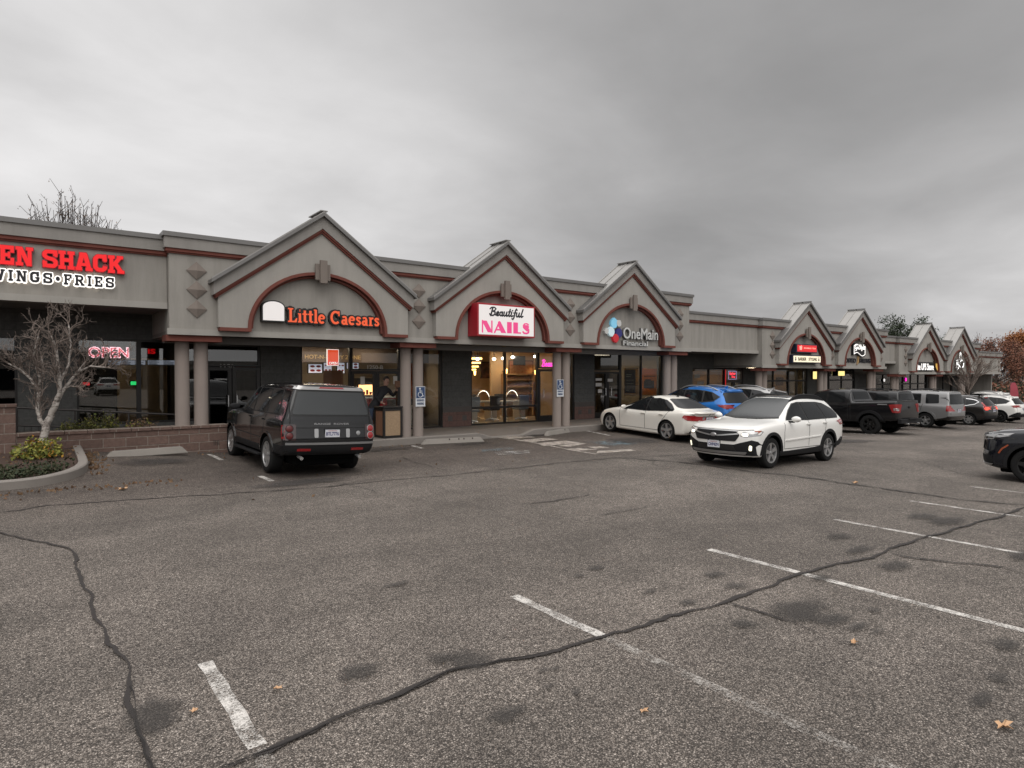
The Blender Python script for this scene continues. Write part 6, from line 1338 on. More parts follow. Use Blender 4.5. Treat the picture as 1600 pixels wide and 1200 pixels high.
# ---- black crew cab pickup
def truck_bits(c, surf, spec):
    for s_ in (1, -1):
        m = MB(); m.tube([(-3.0, s_*.45, .50), (-3.18, s_*.45, .48)], .035, 8); m.build('exhaust_pipe', M['chrome'], c, smooth=True)
    m = MB(); m.bbox(-3.10, -2.94, -.92, .92, .50, .68, .02); m.bbox(-3.16, -3.101, -.34, .34, .655, .70, .01); m.build('rear_bumper', M['clad'], c)
    m = MB(); m.box(-3.22, -2.9, -.06, .06, .40, .47); m.build('tow_hitch', M['clad'], c)
    for s_ in (1, -1):
        m = MB(); m.bbox(-.75, 1.15, s_*1.0-.09, s_*1.0+.09, .36, .43, .02); m.build('running_board', M['clad'], c)
PU = dict(wk=(1.36, .91), paint=M['p_black'], ax=(1.84, -1.84), r=.42, rr=.265, tw=.29, arch=.49, ac=.44, inset=.0, rim=(6, 'twin', M['rim_dark']), sF=.12, sR=.04,
  st=[(2.75, .56, 1.18, 1.25, .90, .94, .78, 1), (2.5, .52, 1.24, 1.30, .97, 1.0, .86, .3), (1.84, .50, 1.26, 1.32, .98, 1.01, .86), (1.30, .50, 1.27, 1.34, .98, 1.01, .86), (1.18, .50, 1.28, 1.40, .98, 1.01, .82), (.72, .50, 1.29, 1.80, .98, 1.01, .76), (.45, .50, 1.29, 1.93, .98, 1.01, .75), (-.2, .50, 1.30, 1.97, .98, 1.01, .74), (-.86, .50, 1.30, 1.95, .98, 1.01, .74), (-.99, .52, 1.33, 1.86, .98, 1.01, .76), (-1.06, .52, 1.34, 1.40, .98, 1.01, .92), (-1.2, .52, 1.35, 1.40, .98, 1.01, .93), (-1.84, .54, 1.37, 1.42, .98, 1.01, .93), (-2.7, .58, 1.39, 1.44, .98, 1.01, .93), (-3.0, .62, 1.40, 1.45, .96, .99, .92, 1)],
  nose=[(.5, .06), (.7, 0), (1.25, .05)], tail=[(.6, .03), (.7, 0), (1.4, .02)], mirror=(.95, 1.40), mirror_paint=0, handles=[(.02, 1.16), (-.86, 1.17)], handle_mat=M['clad'],
  panels=[('window', 'L', [(1.05, 1.36), (.66, 1.72), (.46, 1.84), (.10, 1.865), (.10, 1.36)], 'carglass', dict(round=.03)), ('window', 'L', [(.0, 1.37), (.0, 1.865), (-.70, 1.855), (-.80, 1.38)], 'carglass', dict(round=.05)), ('windshield', 'F', [(-.80, 1.43), (.80, 1.43), (.69, 1.86), (-.69, 1.86)], 'carglass', dict(round=.04)), ('rear_window', 'B', [(-.64, 1.50), (.64, 1.50), (.62, 1.82), (-.62, 1.82)], 'carglass', dict(round=.04)),
    ('bed_cover', 'T', [(-1.16, -.80), (-1.16, .80), (-2.92, .80), (-2.92, -.80)], 'clad', dict(off=.02, skirt=.02)),
    ('tail_light', 'L', [(-2.78, .96), (-2.97, .94), (-2.97, 1.30), (-2.80, 1.30), (-2.64, 1.28)], 'tail_glow', dict(off=.012, round=.02)), ('tail_light', 'B', [(.80, .95), (.99, .95), (.99, 1.30), (.80, 1.30)], 'tail_glow', dict(off=.012, pair=1, round=.02)), ('reversing_light', 'L', [(-2.84, 1.03), (-2.96, 1.02), (-2.96, 1.13), (-2.82, 1.14)], 'head_on' if 0 else 'clear_lens', dict(off=.018, round=.02)),
    ('headlight', 'F', [(.66, .98), (.94, .98), (.94, 1.2), (.66, 1.2)], 'clear_lens', dict(pair=1)), ('grille', 'F', [(-.6, .85), (.6, .85), (.6, 1.18), (-.6, 1.18)], 'clad', dict(off=.01)),
    ('wheel_flare', 'L', arch_band(-1.84, .44, .485, .60, -12, 192), 'clad', dict(off=.05, skirt=.06)), ('wheel_flare', 'L', arch_band(1.84, .44, .485, .60, -12, 192), 'clad', dict(off=.05, skirt=.06)), ('sill', 'L', [(1.3, .51), (-1.3, .51), (-1.3, .62), (1.3, .62)], 'clad', dict(off=.008)), ('side_decal', 'L', [(-2.18, 1.27), (-2.58, 1.27), (-2.56, 1.315), (-2.2, 1.315)], 'p_grey', dict(off=.003))],
  seams=[('L', [(.05, 1.30), (.05, .64)], .014), ('L', [(-.93, 1.9), (-.92, .64)], .016), ('L', [(-1.04, 1.38), (-1.04, .6)], .02), ('L', [(1.2, 1.3), (1.18, .64)], .014), ('B', [(-.79, .72), (-.79, 1.4)], .014), ('B', [(.79, .72), (.79, 1.4)], .014)],
  extra=[plate('B', .60, 'C41877R', .30, .15), disc_on('badge', 'B', 0, 1.16, .10, 'clad', .02, sy=.5), truck_bits])

P90 = R(90)
def nosein(pxl, sp_, axle=-1, dheading=0, scale=.97, half=None):
    """nose towards the shops, rear left wheel standing where the photograph shows it"""
    x, y, z = gp(*pxl); h = P90+dheading; ax = sp_['ax'][axle]; w = (max(s[5] for s in sp_['st'])-.1)
    lx, ly = ax*scale, w*scale
    return x-(lx*math.cos(h)-ly*math.sin(h)), y-(lx*math.sin(h)+ly*math.cos(h)), h
x, y, h = nosein((420, 739), RV, scale=.96); car('parked_car', 'charcoal boxy SUV with tall glass parked facing the pizza shop, rear plate showing', 'car', RV, x, y, h, .96)
x, y, h = nosein((1043, 689), CL, dheading=R(-4)); car('parked_car', 'off white coupe shaped saloon parked left of the blue SUV', 'car', CL, x, y, h, .955)
xf, yf, _ = gp(1197, 732); xr, yr, _ = gp(1293, 719.5)
hd = math.atan2(yf-yr, xf-xr); sc = .965; hw = .83*sc
# left wheels are the near ones: car centre lies to their right
cxm, cym = (xf+xr)/2, (yf+yr)/2
car('station_wagon', 'white raised wagon with lit headlamps and fog lamps driving across the lot', 'car', OB, cxm+math.sin(hd)*hw, cym-math.cos(hd)*hw, hd, sc)
x, y = 18.9, 14.25; car('parked_car', 'bright blue compact SUV parked beside the off white saloon', 'car', BLUE, x, y, P90-R(2))
BX = x
car('parked_car', 'silver SUV mostly hidden behind the white wagon roof', 'car', SILV, BX+3.0, y+.15, P90-R(3))
x, y, h = nosein((1360, 678), PU, dheading=R(-3)); car('pickup_truck', 'black crew cab pickup with red tail lamps and flared arches', 'pickup', PU, x, y, h, .97)
PX, PY = x, y
x, y, h = nosein((1446, 668), PIL, dheading=R(-3)); car('parked_car', 'grey boxy seven seat SUV parked between black and dark bronze SUVs', 'car', PIL, x, y, h)
car('parked_car', 'black SUV seen over the bed of the black pickup', 'car', BLK, (PX+x)/2+.1, (PY+y)/2+.9, P90-R(3))
x, y, h = nosein((1514, 664), CRV, dheading=R(-4)); car('parked_car', 'dark bronze SUV with lit brake lamps and chrome window line', 'car', CRV, x, y, h)
x, y, h = nosein((1562, 660), WRAV, dheading=R(-4)); car('parked_car', 'white compact SUV with black wheels beside the dark bronze SUV', 'car', WRAV, x, y, h)
car('parked_car', 'second white SUV at the right end of the row', 'car', WFAR, x+3.2, y+1.4, P90-R(4), 1.04)
car('parked_car', 'dark blue SUV nose entering the picture at the right edge', 'car', DCRV, 15.42+.80+.24, 3.72-1.33*.98, R(93), .98)
# cars of the far row across the lot: seen only mirrored in the shop glass
for k, (xx, lb) in enumerate([(5.7, 'white SUV across the lot mirrored in the chicken restaurant window'), (15.5, 'white SUV across the lot mirrored in the corner suite door')]):
    car('parked_car', lb, 'car', WFAR, xx, -33, -P90, 1.0)
# ------------------------------------------------------------------ trees and plants
def bark(name, c, c2, sc=9):
    m, nt, b, o = new_mat(name); p = objc(nt); mp_ = N(nt, 'ShaderNodeMapping'); nt.links.new(p, mp_.inputs[0]); mp_.inputs['Scale'].default_value = (1, 1, 2.2)
    f = noise(nt, sc, 6, .75, mp_.outputs[0]); nt.links.new(ramp(nt, f, [(.40, c2), (.52, c)]), b.inputs['Base Color']); b.inputs['Roughness'].default_value = .9
    nt.links.new(bump(nt, f, .5, .01), b.inputs['Normal']); return m
M['birch'] = bark('pale_bark', (.34, .31, .28), (.10, .08, .07)); M['twig'] = bark('twig_bark', (.185, .148, .125), (.10, .08, .07), 20); M['twig_dark'] = bark('dark_twig_bark', (.05, .038, .033), (.03, .024, .022), 20); M['trunk'] = bark('brown_bark', (.10, .075, .06), (.045, .034, .028))
def leafmat(name, cs):
    m, nt, b, o = new_mat(name); oi = N(nt, 'ShaderNodeNewGeometry'); r = ramp(nt, oi.outputs['Random Per Island'], [(k/max(1, len(cs)-1), c) for k, c in enumerate(cs)])
    nt.links.new(r, b.inputs['Base Color']); b.inputs['Roughness'].default_value = .7
    b.inputs['Specular IOR Level'].default_value = .3; return m
M['lf_orange'] = leafmat('russet_leaves', [(.24, .09, .035), (.33, .13, .045), (.40, .18, .06), (.20, .09, .045)]); M['lf_red'] = leafmat('wine_red_leaves', [(.17, .07, .045), (.23, .10, .06), (.13, .06, .042)]); M['lf_dark'] = leafmat('evergreen_leaves', [(.022, .034, .02), (.035, .05, .026), (.05, .065, .035)])
M['lf_bush'] = leafmat('yellow_green_leaves', [(.10, .13, .03), (.17, .19, .04), (.26, .24, .05), (.08, .10, .03)]); M['lf_gold'] = leafmat('golden_leaves', [(.40, .20, .03), (.45, .27, .05), (.34, .13, .02)]); M['lf_cover'] = leafmat('dark_ground_cover', [(.022, .032, .016), (.035, .045, .02), (.05, .05, .024)]); M['lf_shrub'] = leafmat('olive_leaves', [(.045, .055, .02), (.08, .08, .025), (.12, .10, .03)])
M['lf_brown'] = leafmat('dry_brown_leaves', [(.10, .06, .035), (.17, .10, .06), (.22, .14, .08), (.07, .045, .03)]); M['lf_tan'] = leafmat('tan_fallen_leaf', [(.55, .36, .22), (.48, .30, .17)]); M['mulch'] = simple('bark_mulch', (.045, .026, .018), .95, 0, .6, 30, .8, 50)
def leaf(m, p, s, mi=0, flat_=0.0):
    d = Vector((ru(-1, 1), ru(-1, 1), ru(-1, 1)*(1-flat_))).normalized(); a = d.orthogonal().normalized(); b = d.cross(a)
    q = ru(0, 6.28); u_ = a*math.cos(q)+b*math.sin(q); v_ = d.cross(u_); L = s*ru(.7, 1.3); W_ = L*.32
    p = Vector(p); m.add([p-u_*L*.5, p+v_*W_, p+u_*L*.5+d*.12*L, p-v_*W_], [(0, 1, 2, 3)], mi)
def grow(m, p, d, L, r, depth, tips, spread=.55, n=3, up=.25, wig=.18, seg=3, sides=5, rmin=.003, shrink=.68):
    pts = [Vector(p)]; rad = [r]; dd = Vector(d).normalized()
    for k in range(seg):
        dd = (dd + Vector((ru(-wig, wig), ru(-wig, wig), ru(-wig, wig)+up*.25))).normalized(); pts.append(pts[-1]+dd*L/seg); rad.append(max(rmin*.7, r*(1-.4*(k+1)/seg)))
    m.tube(pts, rad, sides if depth > 1 else 3, cap=False)
    if depth == 0: tips.append(pts[-1]); return
    for k in range(n+(1 if rnd() < .35 else 0)):
        t = ru(.35, 1.0); i = min(seg-1, int(t*seg)); q = pts[i].lerp(pts[i+1], t*seg-i)
        a = dd.orthogonal(); a.rotate(Matrix.Rotation(ru(0, 6.28), 3, dd)); nd = (dd + a.normalized()*ru(.5, 1.3)*spread*1.6 + Vector((0, 0, up))).normalized()
        grow(m, q, nd, L*shrink*ru(.7, 1.15), max(rmin, r*.52), depth-1, tips, spread, n, up, wig, seg, sides, rmin, shrink)
    tips.append(pts[-1])
def limb(m, pts, r0, r1, n=9):
    Q = []; 
    for a, b in zip(pts, pts[1:]):
        for k in range(3): Q.append(Vector(a).lerp(Vector(b), k/3)+Vector((ru(-.012, .012), ru(-.012, .012), 0))*(1 if k else 0))
    Q.append(Vector(pts[-1])); m.tube(Q, [r0+(r1-r0)*i/(len(Q)-1) for i in range(len(Q))], n); return Q
# bare multi stemmed tree in the kerbed island
YT = 15.3; tb = F(67, 714, YT)
def tp(px, py, dy=0): x, z = F(px, py, YT); return (x, YT+dy, z)
t = thing('bare_tree', 'bare pale barked tree with forked trunk in the kerbed island', 'tree', (tb[0], YT, tb[1]))
m = MB(); T0 = limb(m, [tp(66, 716), tp(68, 690, .02), tp(72, 665, .05), tp(80, 650, .05), tp(88, 628, -.02)], .078, .055, 12)
limbs = [([tp(70, 667, .05), tp(62, 655, .1), tp(59, 640, .15), tp(61, 612, .2)], .042, .032), ([tp(61, 612, .2), tp(48, 592, .25), tp(34, 578, .3), tp(12, 568, .3)], .028, .012), ([tp(61, 612, .2), tp(62, 590, .15), tp(52, 560, .1), tp(60, 525, 0)], .026, .012),
  ([tp(88, 628, -.02), tp(93, 610, -.05), tp(92, 585, -.1), tp(88, 550, -.2), tp(80, 525, -.2)], .045, .014), ([tp(86, 634, 0), tp(102, 606, .1), tp(122, 582, .2), tp(140, 560, .3)], .042, .014), ([tp(93, 600, -.05), tp(108, 570, .2), tp(112, 535, .3), tp(108, 505, .3)], .030, .012), ([tp(122, 582, .2), tp(142, 572, 0), tp(160, 574, -.1), tp(172, 574, -.1)], .022, .008), ([tp(100, 610, .1), tp(110, 603, .0), tp(121, 605, -.05)], .016, .006), ([tp(60, 600, .2), tp(70, 592, .4), tp(66, 560, .6)], .022, .010)]
ends = []
for P, a, b in limbs: ends += [(q, (Q[-1]-Q[-3])) for Q in [limb(m, P, a, b, 8)] for q in Q[3:]]
m.build('trunk', M['birch'], t, smooth=True, angle=None)
m = MB(); tips = []
for q, d in ends:
    for k in range(2): grow(m, q, d.normalized()+Vector((ru(-.8, .8), ru(-.8, .8), .35)), ru(.24, .46), .011, 2, tips, .62, 3, .35, .55, 4, 5, .0050, .64)
m.build('crown', M['twig'], t, smooth=True, angle=None)
# tree with seed clusters behind the roof
def bare_crown(name, label, base, H, Rr, mat_t, leaves=None, ls=.14, dens=1, depth=3, first=.35, up=.4, n0=9, kind='tree', twig='twig_dark', r0=.2, rmin=.012):
    t = thing(name, label, kind, base); b = Vector(base); m = MB(); limb(m, [b, b+Vector((.1, .05, H*.25)), b+Vector((-.05, .1, H*.55))], r0, r0*.55, 10); m.build('trunk', mat_t, t, smooth=True, angle=None)
    m = MB(); tips = []
    for k in range(n0):
        a = 6.283*k/n0+ru(-.3, .3); s_ = b+Vector((0, 0, H*ru(first, .55))); e = ru(.25, 1.0)
        grow(m, s_, Vector((math.cos(a)*e*Rr/H*2, math.sin(a)*e*Rr/H*2, .9)), H*ru(.26, .36), r0*.4, depth, tips, .5, 3, up, .16, 3, 5, rmin, .66)
    cr = m.build('crown', M[twig], t, smooth=True, angle=None)
    if leaves:
        m = MB()
        for q in tips:
            for k in range(dens): leaf(m, Vector(q)+Vector((ru(-1, 1), ru(-1, 1), ru(-1, 1)))*ls*1.6, ls)
        m.build('foliage', M[leaves], cr)
    return t
random.seed(11)
YB_ = 46; x, zt_ = F(108, 297, YB_); xl_, xr_ = F(16, 345, YB_)[0], F(200, 345, YB_)[0]; rr_ = (xr_-xl_)/2*1.32; cb = Vector(((xl_+xr_)/2, YB_, 0)); hz = 4.4
t = thing('bare_tree', 'bare rounded tree with seed clusters rising behind the restaurant roof', 'tree', tuple(cb)); m = MB(); limb(m, [cb, cb+Vector((.1, .05, 1.8)), cb+Vector((-.05, .1, 3.6))], .24, .16, 10); m.build('trunk', M['trunk'], t, smooth=True, angle=None)
m = MB(); tips = []
for k in range(300):
    a = ru(0, 6.283); e = math.sqrt(rnd()); q = ru(.80, 1.0); end = cb+Vector((rr_*e*math.cos(a)*q, rr_*.8*e*math.sin(a)*q, hz+(zt_-hz)*math.sqrt(max(0, 1-e*e*.9))*q)); st0 = cb+Vector((ru(-.1, .1), ru(-.1, .1), ru(2.4, 3.6))); mid = st0.lerp(end, .5)+Vector((end.x-cb.x, end.y-cb.y, 0))*.18
    P = []
    for u_ in range(7): w = u_/6; P.append(st0*(1-w)**2+mid*2*w*(1-w)+end*w*w+Vector((ru(-.06, .06), ru(-.06, .06), 0)))
    m.tube(P, [.035*(1-.62*w/6) for w in range(7)], 4, cap=False); tips.append(P[-1])
    for b_ in range(7):
        w = ru(.5, 1.0); i_ = min(5, int(w*6)); p_ = P[i_].lerp(P[i_+1], w*6-i_); d_ = Vector((ru(-1, 1), ru(-1, 1), ru(.5, 1.3)))*ru(.25, .6); m.tube([p_, p_+d_*.5+Vector((0, 0, .04)), p_+d_+Vector((0, 0, .12))], [.016, .013, .010], 3, cap=False); tips.append(p_+d_)
cr = m.build('crown', M['twig_dark'], t, smooth=True, angle=None); m = MB()
for p_ in tips:
    if rnd() < .7:
        for k in range(2): leaf(m, p_+Vector((ru(-.08, .08), ru(-.08, .08), ru(-.08, .08))), .09)
m.build('foliage', M['lf_brown'], cr)
x, y, z = gp(1520, 634); bare_crown('bare_tree', 'small bare tree with thin brown twigs in front of the last gable', (F(1514, 634, 15)[0], 15.0, -.95), 4.3, 2.6, M['trunk'], 'lf_brown', .05, 1, 3, .25, .25, 12, twig='twig', r0=.12, rmin=.012)
def full_tree(name, label, base, H, Rr, leaves, twig, dens=9, ls=.25, n0=14, shape=1.0, first=.2, r0=.25, depth=2, gaps=.25):
    t = thing(name, label, 'tree', base); b = Vector(base); m = MB(); limb(m, [b, b+Vector((.1, 0, H*.3)), b+Vector((0, .1, H*.8))], r0, r0*.3, 9); m.build('trunk', M['trunk'], t, smooth=True, angle=None)
    m = MB(); tips = []
    for k in range(n0):
        f = ru(first, .95); a = ru(0, 6.283); rr = Rr*(math.sin(math.pi*min(.97, (f-first*.6)/(1.05-first*.6)))**.7)*shape
        grow(m, b+Vector((0, 0, H*f*.85)), Vector((math.cos(a), math.sin(a), .55)), rr*.62, .05, depth, tips, .6, 3, .2, .2, 3, 4, .012, .6)
    cr = m.build('crown', M[twig], t, smooth=True, angle=None); m = MB()
    for q in tips:
        if rnd() < gaps: continue
        for k in range(dens): leaf(m, Vector(q)+Vector((random.gauss(0, 1), random.gauss(0, 1), random.gauss(0, .8)))*ls*1.3, ls)
    m.build('foliage', M[leaves], cr); return t
full_tree('evergreen_tree', 'dark round evergreen tree rising behind the sixth gable', (93, 36, -1.2), 10.4, 5.2, 'lf_dark', 'twig_dark', 30, .20, 46)
full_tree('evergreen_tree', 'small dark evergreen between the last two gables', (107, 36, -1.2), 9.4, 4.0, 'lf_dark', 'twig_dark', 24, .20, 30)
full_tree('autumn_tree', 'big russet autumn tree beyond the right end of the shops', (101, 24, -1.4), 9.6, 4.2, 'lf_orange', 'twig_dark', 20, .19, 66, first=.06, gaps=.12)
full_tree('autumn_tree', 'wine red thinning tree behind the russet tree', (113, 24, -1.4), 10.6, 4.5, 'lf_red', 'twig_dark', 5, .28, 40, first=.1, gaps=.3)
full_tree('autumn_tree', 'dull brown autumn tree close behind the last gable', (84, 23, -1.3), 7.4, 3.6, 'lf_red', 'twig_dark', 9, .18, 44, first=.05, gaps=.2)
full_tree('autumn_tree', 'low brown autumn tree filling the gap left of the russet tree', (92, 22, -1.3), 7.0, 4.0, 'lf_brown', 'twig_dark', 10, .18, 44, first=.05, gaps=.2)
bare_crown('bare_tree', 'bare reddish tree just behind the last gable roof', (89, 27, -1.2), 7.0, 3.0, M['trunk'], 'lf_red', .12, 1, 3, .4, .5, 12, rmin=.02)
def shrub(name, label, x, y, z, rx, ry, h, leaves, n, ls, group=None, m2=None, n2=0):
    t = thing(name, label, 'shrub', (x, y, z), 0, group); m = MB(); tips = []
    for k in range(max(8, int(rx*14))):
        a = ru(0, 6.283); e = ru(.1, .9); grow(m, (x+rx*e*.4*math.cos(a), y+ry*e*.4*math.sin(a), z-.03), (rx*e*math.cos(a), ry*e*math.sin(a), h*.9), h*ru(.5, .8), .008, 1, tips, .5, 2, .3, .2, 3, 4, .003, .5)
    st_ = m.build('stems', M['twig'], t, smooth=True, angle=None); m = MB()
    def pt():
        while 1:
            p = Vector((ru(-1, 1), ru(-1, 1), ru(0, 1)))
            if p.length < 1 and p.length > .45*rnd(): break
        k = .8+.35*math.sin(p.x*7+x*3)*math.cos(p.y*6+y)
        return (x+p.x*rx*k, y+p.y*ry*k, z+p.z*h*k)
    for k in range(n): leaf(m, pt(), ls)
    m.build('leaves', M[leaves], t)
    if m2:
        m = MB()
        for k in range(n2): leaf(m, pt(), ls)
        m.build('leaves', M[m2], t)
    return t
shrub('hedge', 'dark wine brown hedge at the foot of the russet tree', 82, 22, -1.4, 20, 3, 3.0, 'lf_red', 6000, .24, m2='lf_dark', n2=4000)
# island: kerb, mulch, bush
KX, KY0 = .86, 12.95
def island_outline(e=0):
    P = [(KX-e, 16.2), (KX-e, 14.6)] + [(KX-1.1+(1.1-e)*math.cos(R(a)), 14.25-e*.0+(1.25-e)*math.sin(R(a))) for a in range(-5, -91, -10)] + [(-1.2, 13.0+e), (-2.2, 13.0+e), (-3.1, 13.2+e), (-3.45+e, 14.2), (-3.5+e, 16.2)]
    return P
kt = thing('island_kerb', 'pale concrete kerb curving round the planted island', 'kerb', (KX, 14.6, 0)); m = MB(); O, I = island_outline(0), island_outline(.15); n = len(O)
vs = []
for a, b in zip(O, I):
    zg_ = zground(*a); vs += [(a[0], a[1], zg_-.1), (a[0], a[1], zg_+.13), (a[0]+(b[0]-a[0])*.12, a[1]+(b[1]-a[1])*.12, zg_+.15), (b[0], b[1], zg_+.15), (b[0], b[1], zg_-.05)]
m.add(vs, [(5*i+j, 5*i+5+j, 5*i+6+j, 5*i+1+j) for i in range(n-1) for j in range(4)]); m.build('kerb', M['concrete'], kt, smooth=True, angle=40)
m = MB(); cxy = (-1.2, 15.0); rows = []
Pm = [(x_, y_, zground(x_, y_)+.10) for x_, y_ in island_outline(.151)]
m.add(Pm+[(cxy[0], cxy[1], zground(*cxy)+.17)], [(i, i+1, len(Pm)) for i in range(len(Pm)-1)]); struct(m.build('mulch_bed', M['mulch'], smooth=True))
def in_island(x_, y_, e=.2): return -3.3 < x_ < KX-e and 13.2 < y_ < 16.15 and (y_ > 14.3 or x_ < KX-1.1 or (x_-KX+1.1)**2+((y_-14.25)*.88)**2 < (1.1-e)**2)
m = MB()
for k in range(4200):
    x_, y_ = ru(-3.2, KX), 13.15+abs(random.gauss(0, .42))
    if in_island(x_, y_): leaf(m, (x_, y_, zground(x_, y_)+ru(.11, .22)), .06)
o = m.build('ground_cover', M['lf_cover']); tag(o, 'dark trailing ground cover along the front of the kerbed island', 'ground cover', None, 'stuff')
x, y, _ = gp(62, 742); zb = zground(.15, 14.9)+.12
shrub('island_bush', 'yellow green bush with golden autumn leaves under the bare tree', .12, 14.85, zb, .46, .42, .40, 'lf_bush', 800, .075, None, 'lf_gold', 110)
m = MB()
for k in range(520):
    if rnd() < .5: x_, y_ = ru(-3, KX-.1), ru(14.3, 16.1)
    elif rnd() < .5: x_, y_ = KX+abs(random.gauss(0, .14)), ru(13.6, 16)
    else: x_, y_ = ru(-3, 2.2), 12.8-abs(random.gauss(0, .2))
    leaf(m, (x_, y_, zground(x_, y_)+(.13 if in_island(x_, y_, .1) else .012)), .075, 0, .9)
for k in range(90):
    x_, y_ = ru(1.2, 9), 16.0-abs(random.gauss(0, .22)) if rnd() < .8 else ru(10, 16); leaf(m, (x_, y_, zground(x_, y_)+.012), .06, 0, .9)
o = m.build('leaf_litter', M['lf_brown']); tag(o, 'small brown fallen leaves strewn round the island and along the wall', 'leaf litter', None, 'stuff')
def fallen(px, py, s, lb):
    x_, y_, z_ = gp(px, py); q = ru(0, 6.28); P = []
    for k in range(14):
        a = 2*math.pi*k/14; rr = s*(.55 if k % 2 else 1.0)*ru(.75, 1.1); P.append((x_+rr*math.cos(a+q)*.9, y_+rr*math.sin(a+q)*.6, z_+.014+.35*s*abs(math.sin(a*1.5+q))))
    m = MB(); m.add(P+[(x_, y_, z_+.012)], [(k, (k+1) % 14, 14) for k in range(14)]); o = m.build('fallen_leaf', M['lf_tan']); tag(o, lb, 'leaf')
fallen(1568, 1139, .075, 'largest pale curled leaf on the asphalt near the lower right corner'); fallen(1334, 1007, .055, 'pale leaf on the asphalt between the two right hand stall lines'); fallen(1336, 756, .10, 'pale leaf lying in front of the white wagon'); fallen(434, 1079, .04, 'tan leaf on the asphalt right of the nearest stall line'); fallen(303, 1115, .04, 'pale leaf between the cracked seam and the nearest stall line'); fallen(1006, 1115, .04, 'brown leaf on the asphalt left of the faint long stall line'); fallen(192, 766, .10, 'pale leaf on the asphalt right of the island kerb')

# ------------------------------------------------------------------ low wall, railing, wheel stops and small things
YB = 16.18
wl = thing('block_wall', 'low reddish split block wall with capping stones along the walkway', 'wall', (1.5, YB, .2))
zt0 = F(25, 680, YB)[1]; zt1 = F(327, 663, YB)[1]; X0, X1 = F(25, 680, YB)[0], F(356, 680, YB)[0]
ztop = .5*(zt0+zt1)
m = MB(); m.box(X0+.0, X1, YB, YB+.3, -.2, ztop-.06); m.build('wall_body', M['brick'], wl)
m = MB(); xx = X0
while xx < X1-.05: m.bbox(xx+.004, min(xx+.40, X1+.02)-.004, YB-.03, YB+.33, ztop-.058, ztop+.01+ru(0, .004), .008); xx += .40
m.build('capping', M['brick'], wl)
m = MB()
for px_ in (40, 95, 334):
    xx = F(px_, 690, YB)[0]
    for k in range(4): m.box(xx+k*.035, xx+k*.035+.012, YB-.004, YB+.02, .30, .43)
m.build('weep_slots', M['black'], wl)
pl = thing('block_pillar', 'taller reddish block pillar at the left end of the low wall', 'pillar', (X0-.5, YB, .2)); zp = F(10, 632, YB)[1]
m = MB(); m.box(-3.4, X0-.004, YB-.02, YB+.36, -.2, zp-.06); m.build('pillar_body', M['brick'], pl); m = MB(); m.bbox(-3.43, X0+.02, YB-.05, YB+.39, zp-.058, zp, .01); m.build('capping', M['brick'], pl)
m = MB(); m.box(X0, X1-.4, YB+.302, YB+.98, .1, ztop-.03); struct(m.build('planting_bed', M['mulch']))
M['rail'] = simple('dark_handrail', (.045, .04, .038), .5, .4)
YRl = YB+1.05; rl = thing('handrail', 'dark metal handrail with two sloping bars behind the low wall', 'railing', (1, YRl, .6)); (xa, za), (xb, zb) = F(26, 637, YRl), F(278, 648, YRl)
m = MB(); m.tube([(xa, YRl, za), (xb, YRl, zb)], .024, 8); m.build('top_bar', M['rail'], rl, smooth=True); m = MB(); m.tube([(xa, YRl, za-.38), (xb, YRl, zb-.38)], .02, 8); m.build('lower_bar', M['rail'], rl, smooth=True)
m = MB()
for k in range(26): q = k/25; xx = xa+(xb-xa)*q; zz = za+(zb-za)*q; m.tube([(xx, YRl, zz-.38), (xx, YRl, zz-.62)], .008, 5)
m.build('balusters', M['rail'], rl)
for k in range(4): q = k/3; xx = xa+(xb-xa)*q; zz = za+(zb-za)*q; m = MB(); m.tube([(xx, YRl, zz), (xx, YRl, .15)], .022, 8); m.build('post', M['rail'], rl, smooth=True)
for k, (px_, py_, rx, h, n, lb) in enumerate([(110, 664, .26, .22, 320, 'low yellowing shrub behind the wall nearest the bare tree'), (142, 664, .28, .30, 420, 'taller olive shrub behind the wall between two lower ones'), (172, 660, .24, .36, 380, 'upright sparse shrub behind the wall by the OPEN sign'), (222, 664, .40, .18, 300, 'flat dry shrub behind the wall nearest the columns')]):
    x_, z_ = F(px_, py_, YB+.62); shrub('wall_shrub', lb, x_, YB+.62, ztop-.04, rx, .26, h+.06, 'lf_shrub' if k < 3 else 'lf_brown', n, .05, None, 'lf_bush', n//4)
def wheel_stop(a, b, lb, chips=0):
    (x0, y0, _), (x1, y1, _) = gp(*a), gp(*b); A, B = Vector((x0, y0, 0)), Vector((x1, y1, 0)); L = (B-A).length; mid = (A+B)/2; z_ = zground(mid.x, mid.y)
    t = thing('wheel_stop', lb, 'wheel stop', (mid.x, mid.y, z_), math.atan2(B.y-A.y, B.x-A.x), None, local=True)
    b_ = bmesh.new(); bmesh.ops.create_cube(b_, size=1)
    for v in b_.verts:
        top = v.co.z > 0; v.co = Vector((v.co.x*(L if not top else L-.26), (v.co.y+.5)*(.17 if not top else .11)+(0 if not top else .03), -.01 if not top else .14))
    bmesh.ops.bevel(b_, geom=b_.edges[:], offset=.015, segments=2, affect='EDGES'); m = MB(); m.bm(b_); m.build('concrete_bar', M['wstop'], t)
    if chips:
        m = MB()
        for k in range(chips): xx = L*(-.05+.45*k/chips)+ru(-.05, .05); m.box(xx-.015, xx+.02, .02, .10, .02, .135)
        m.build('broken_gap', M['grime_solid'], t)
    m = MB()
    for s_ in (-1, 1): m.lathe([(.016, .10), (.016, .147), (0, .149)], 8, lambda a_, b__, h, s_=s_: (s_*L*.32+a_, .095+b__, h))
    m.build('anchor_pin', M['flash'], t)
M['grime_solid'] = simple('exposed_dirt', (.05, .035, .026), .95, 0, .3)
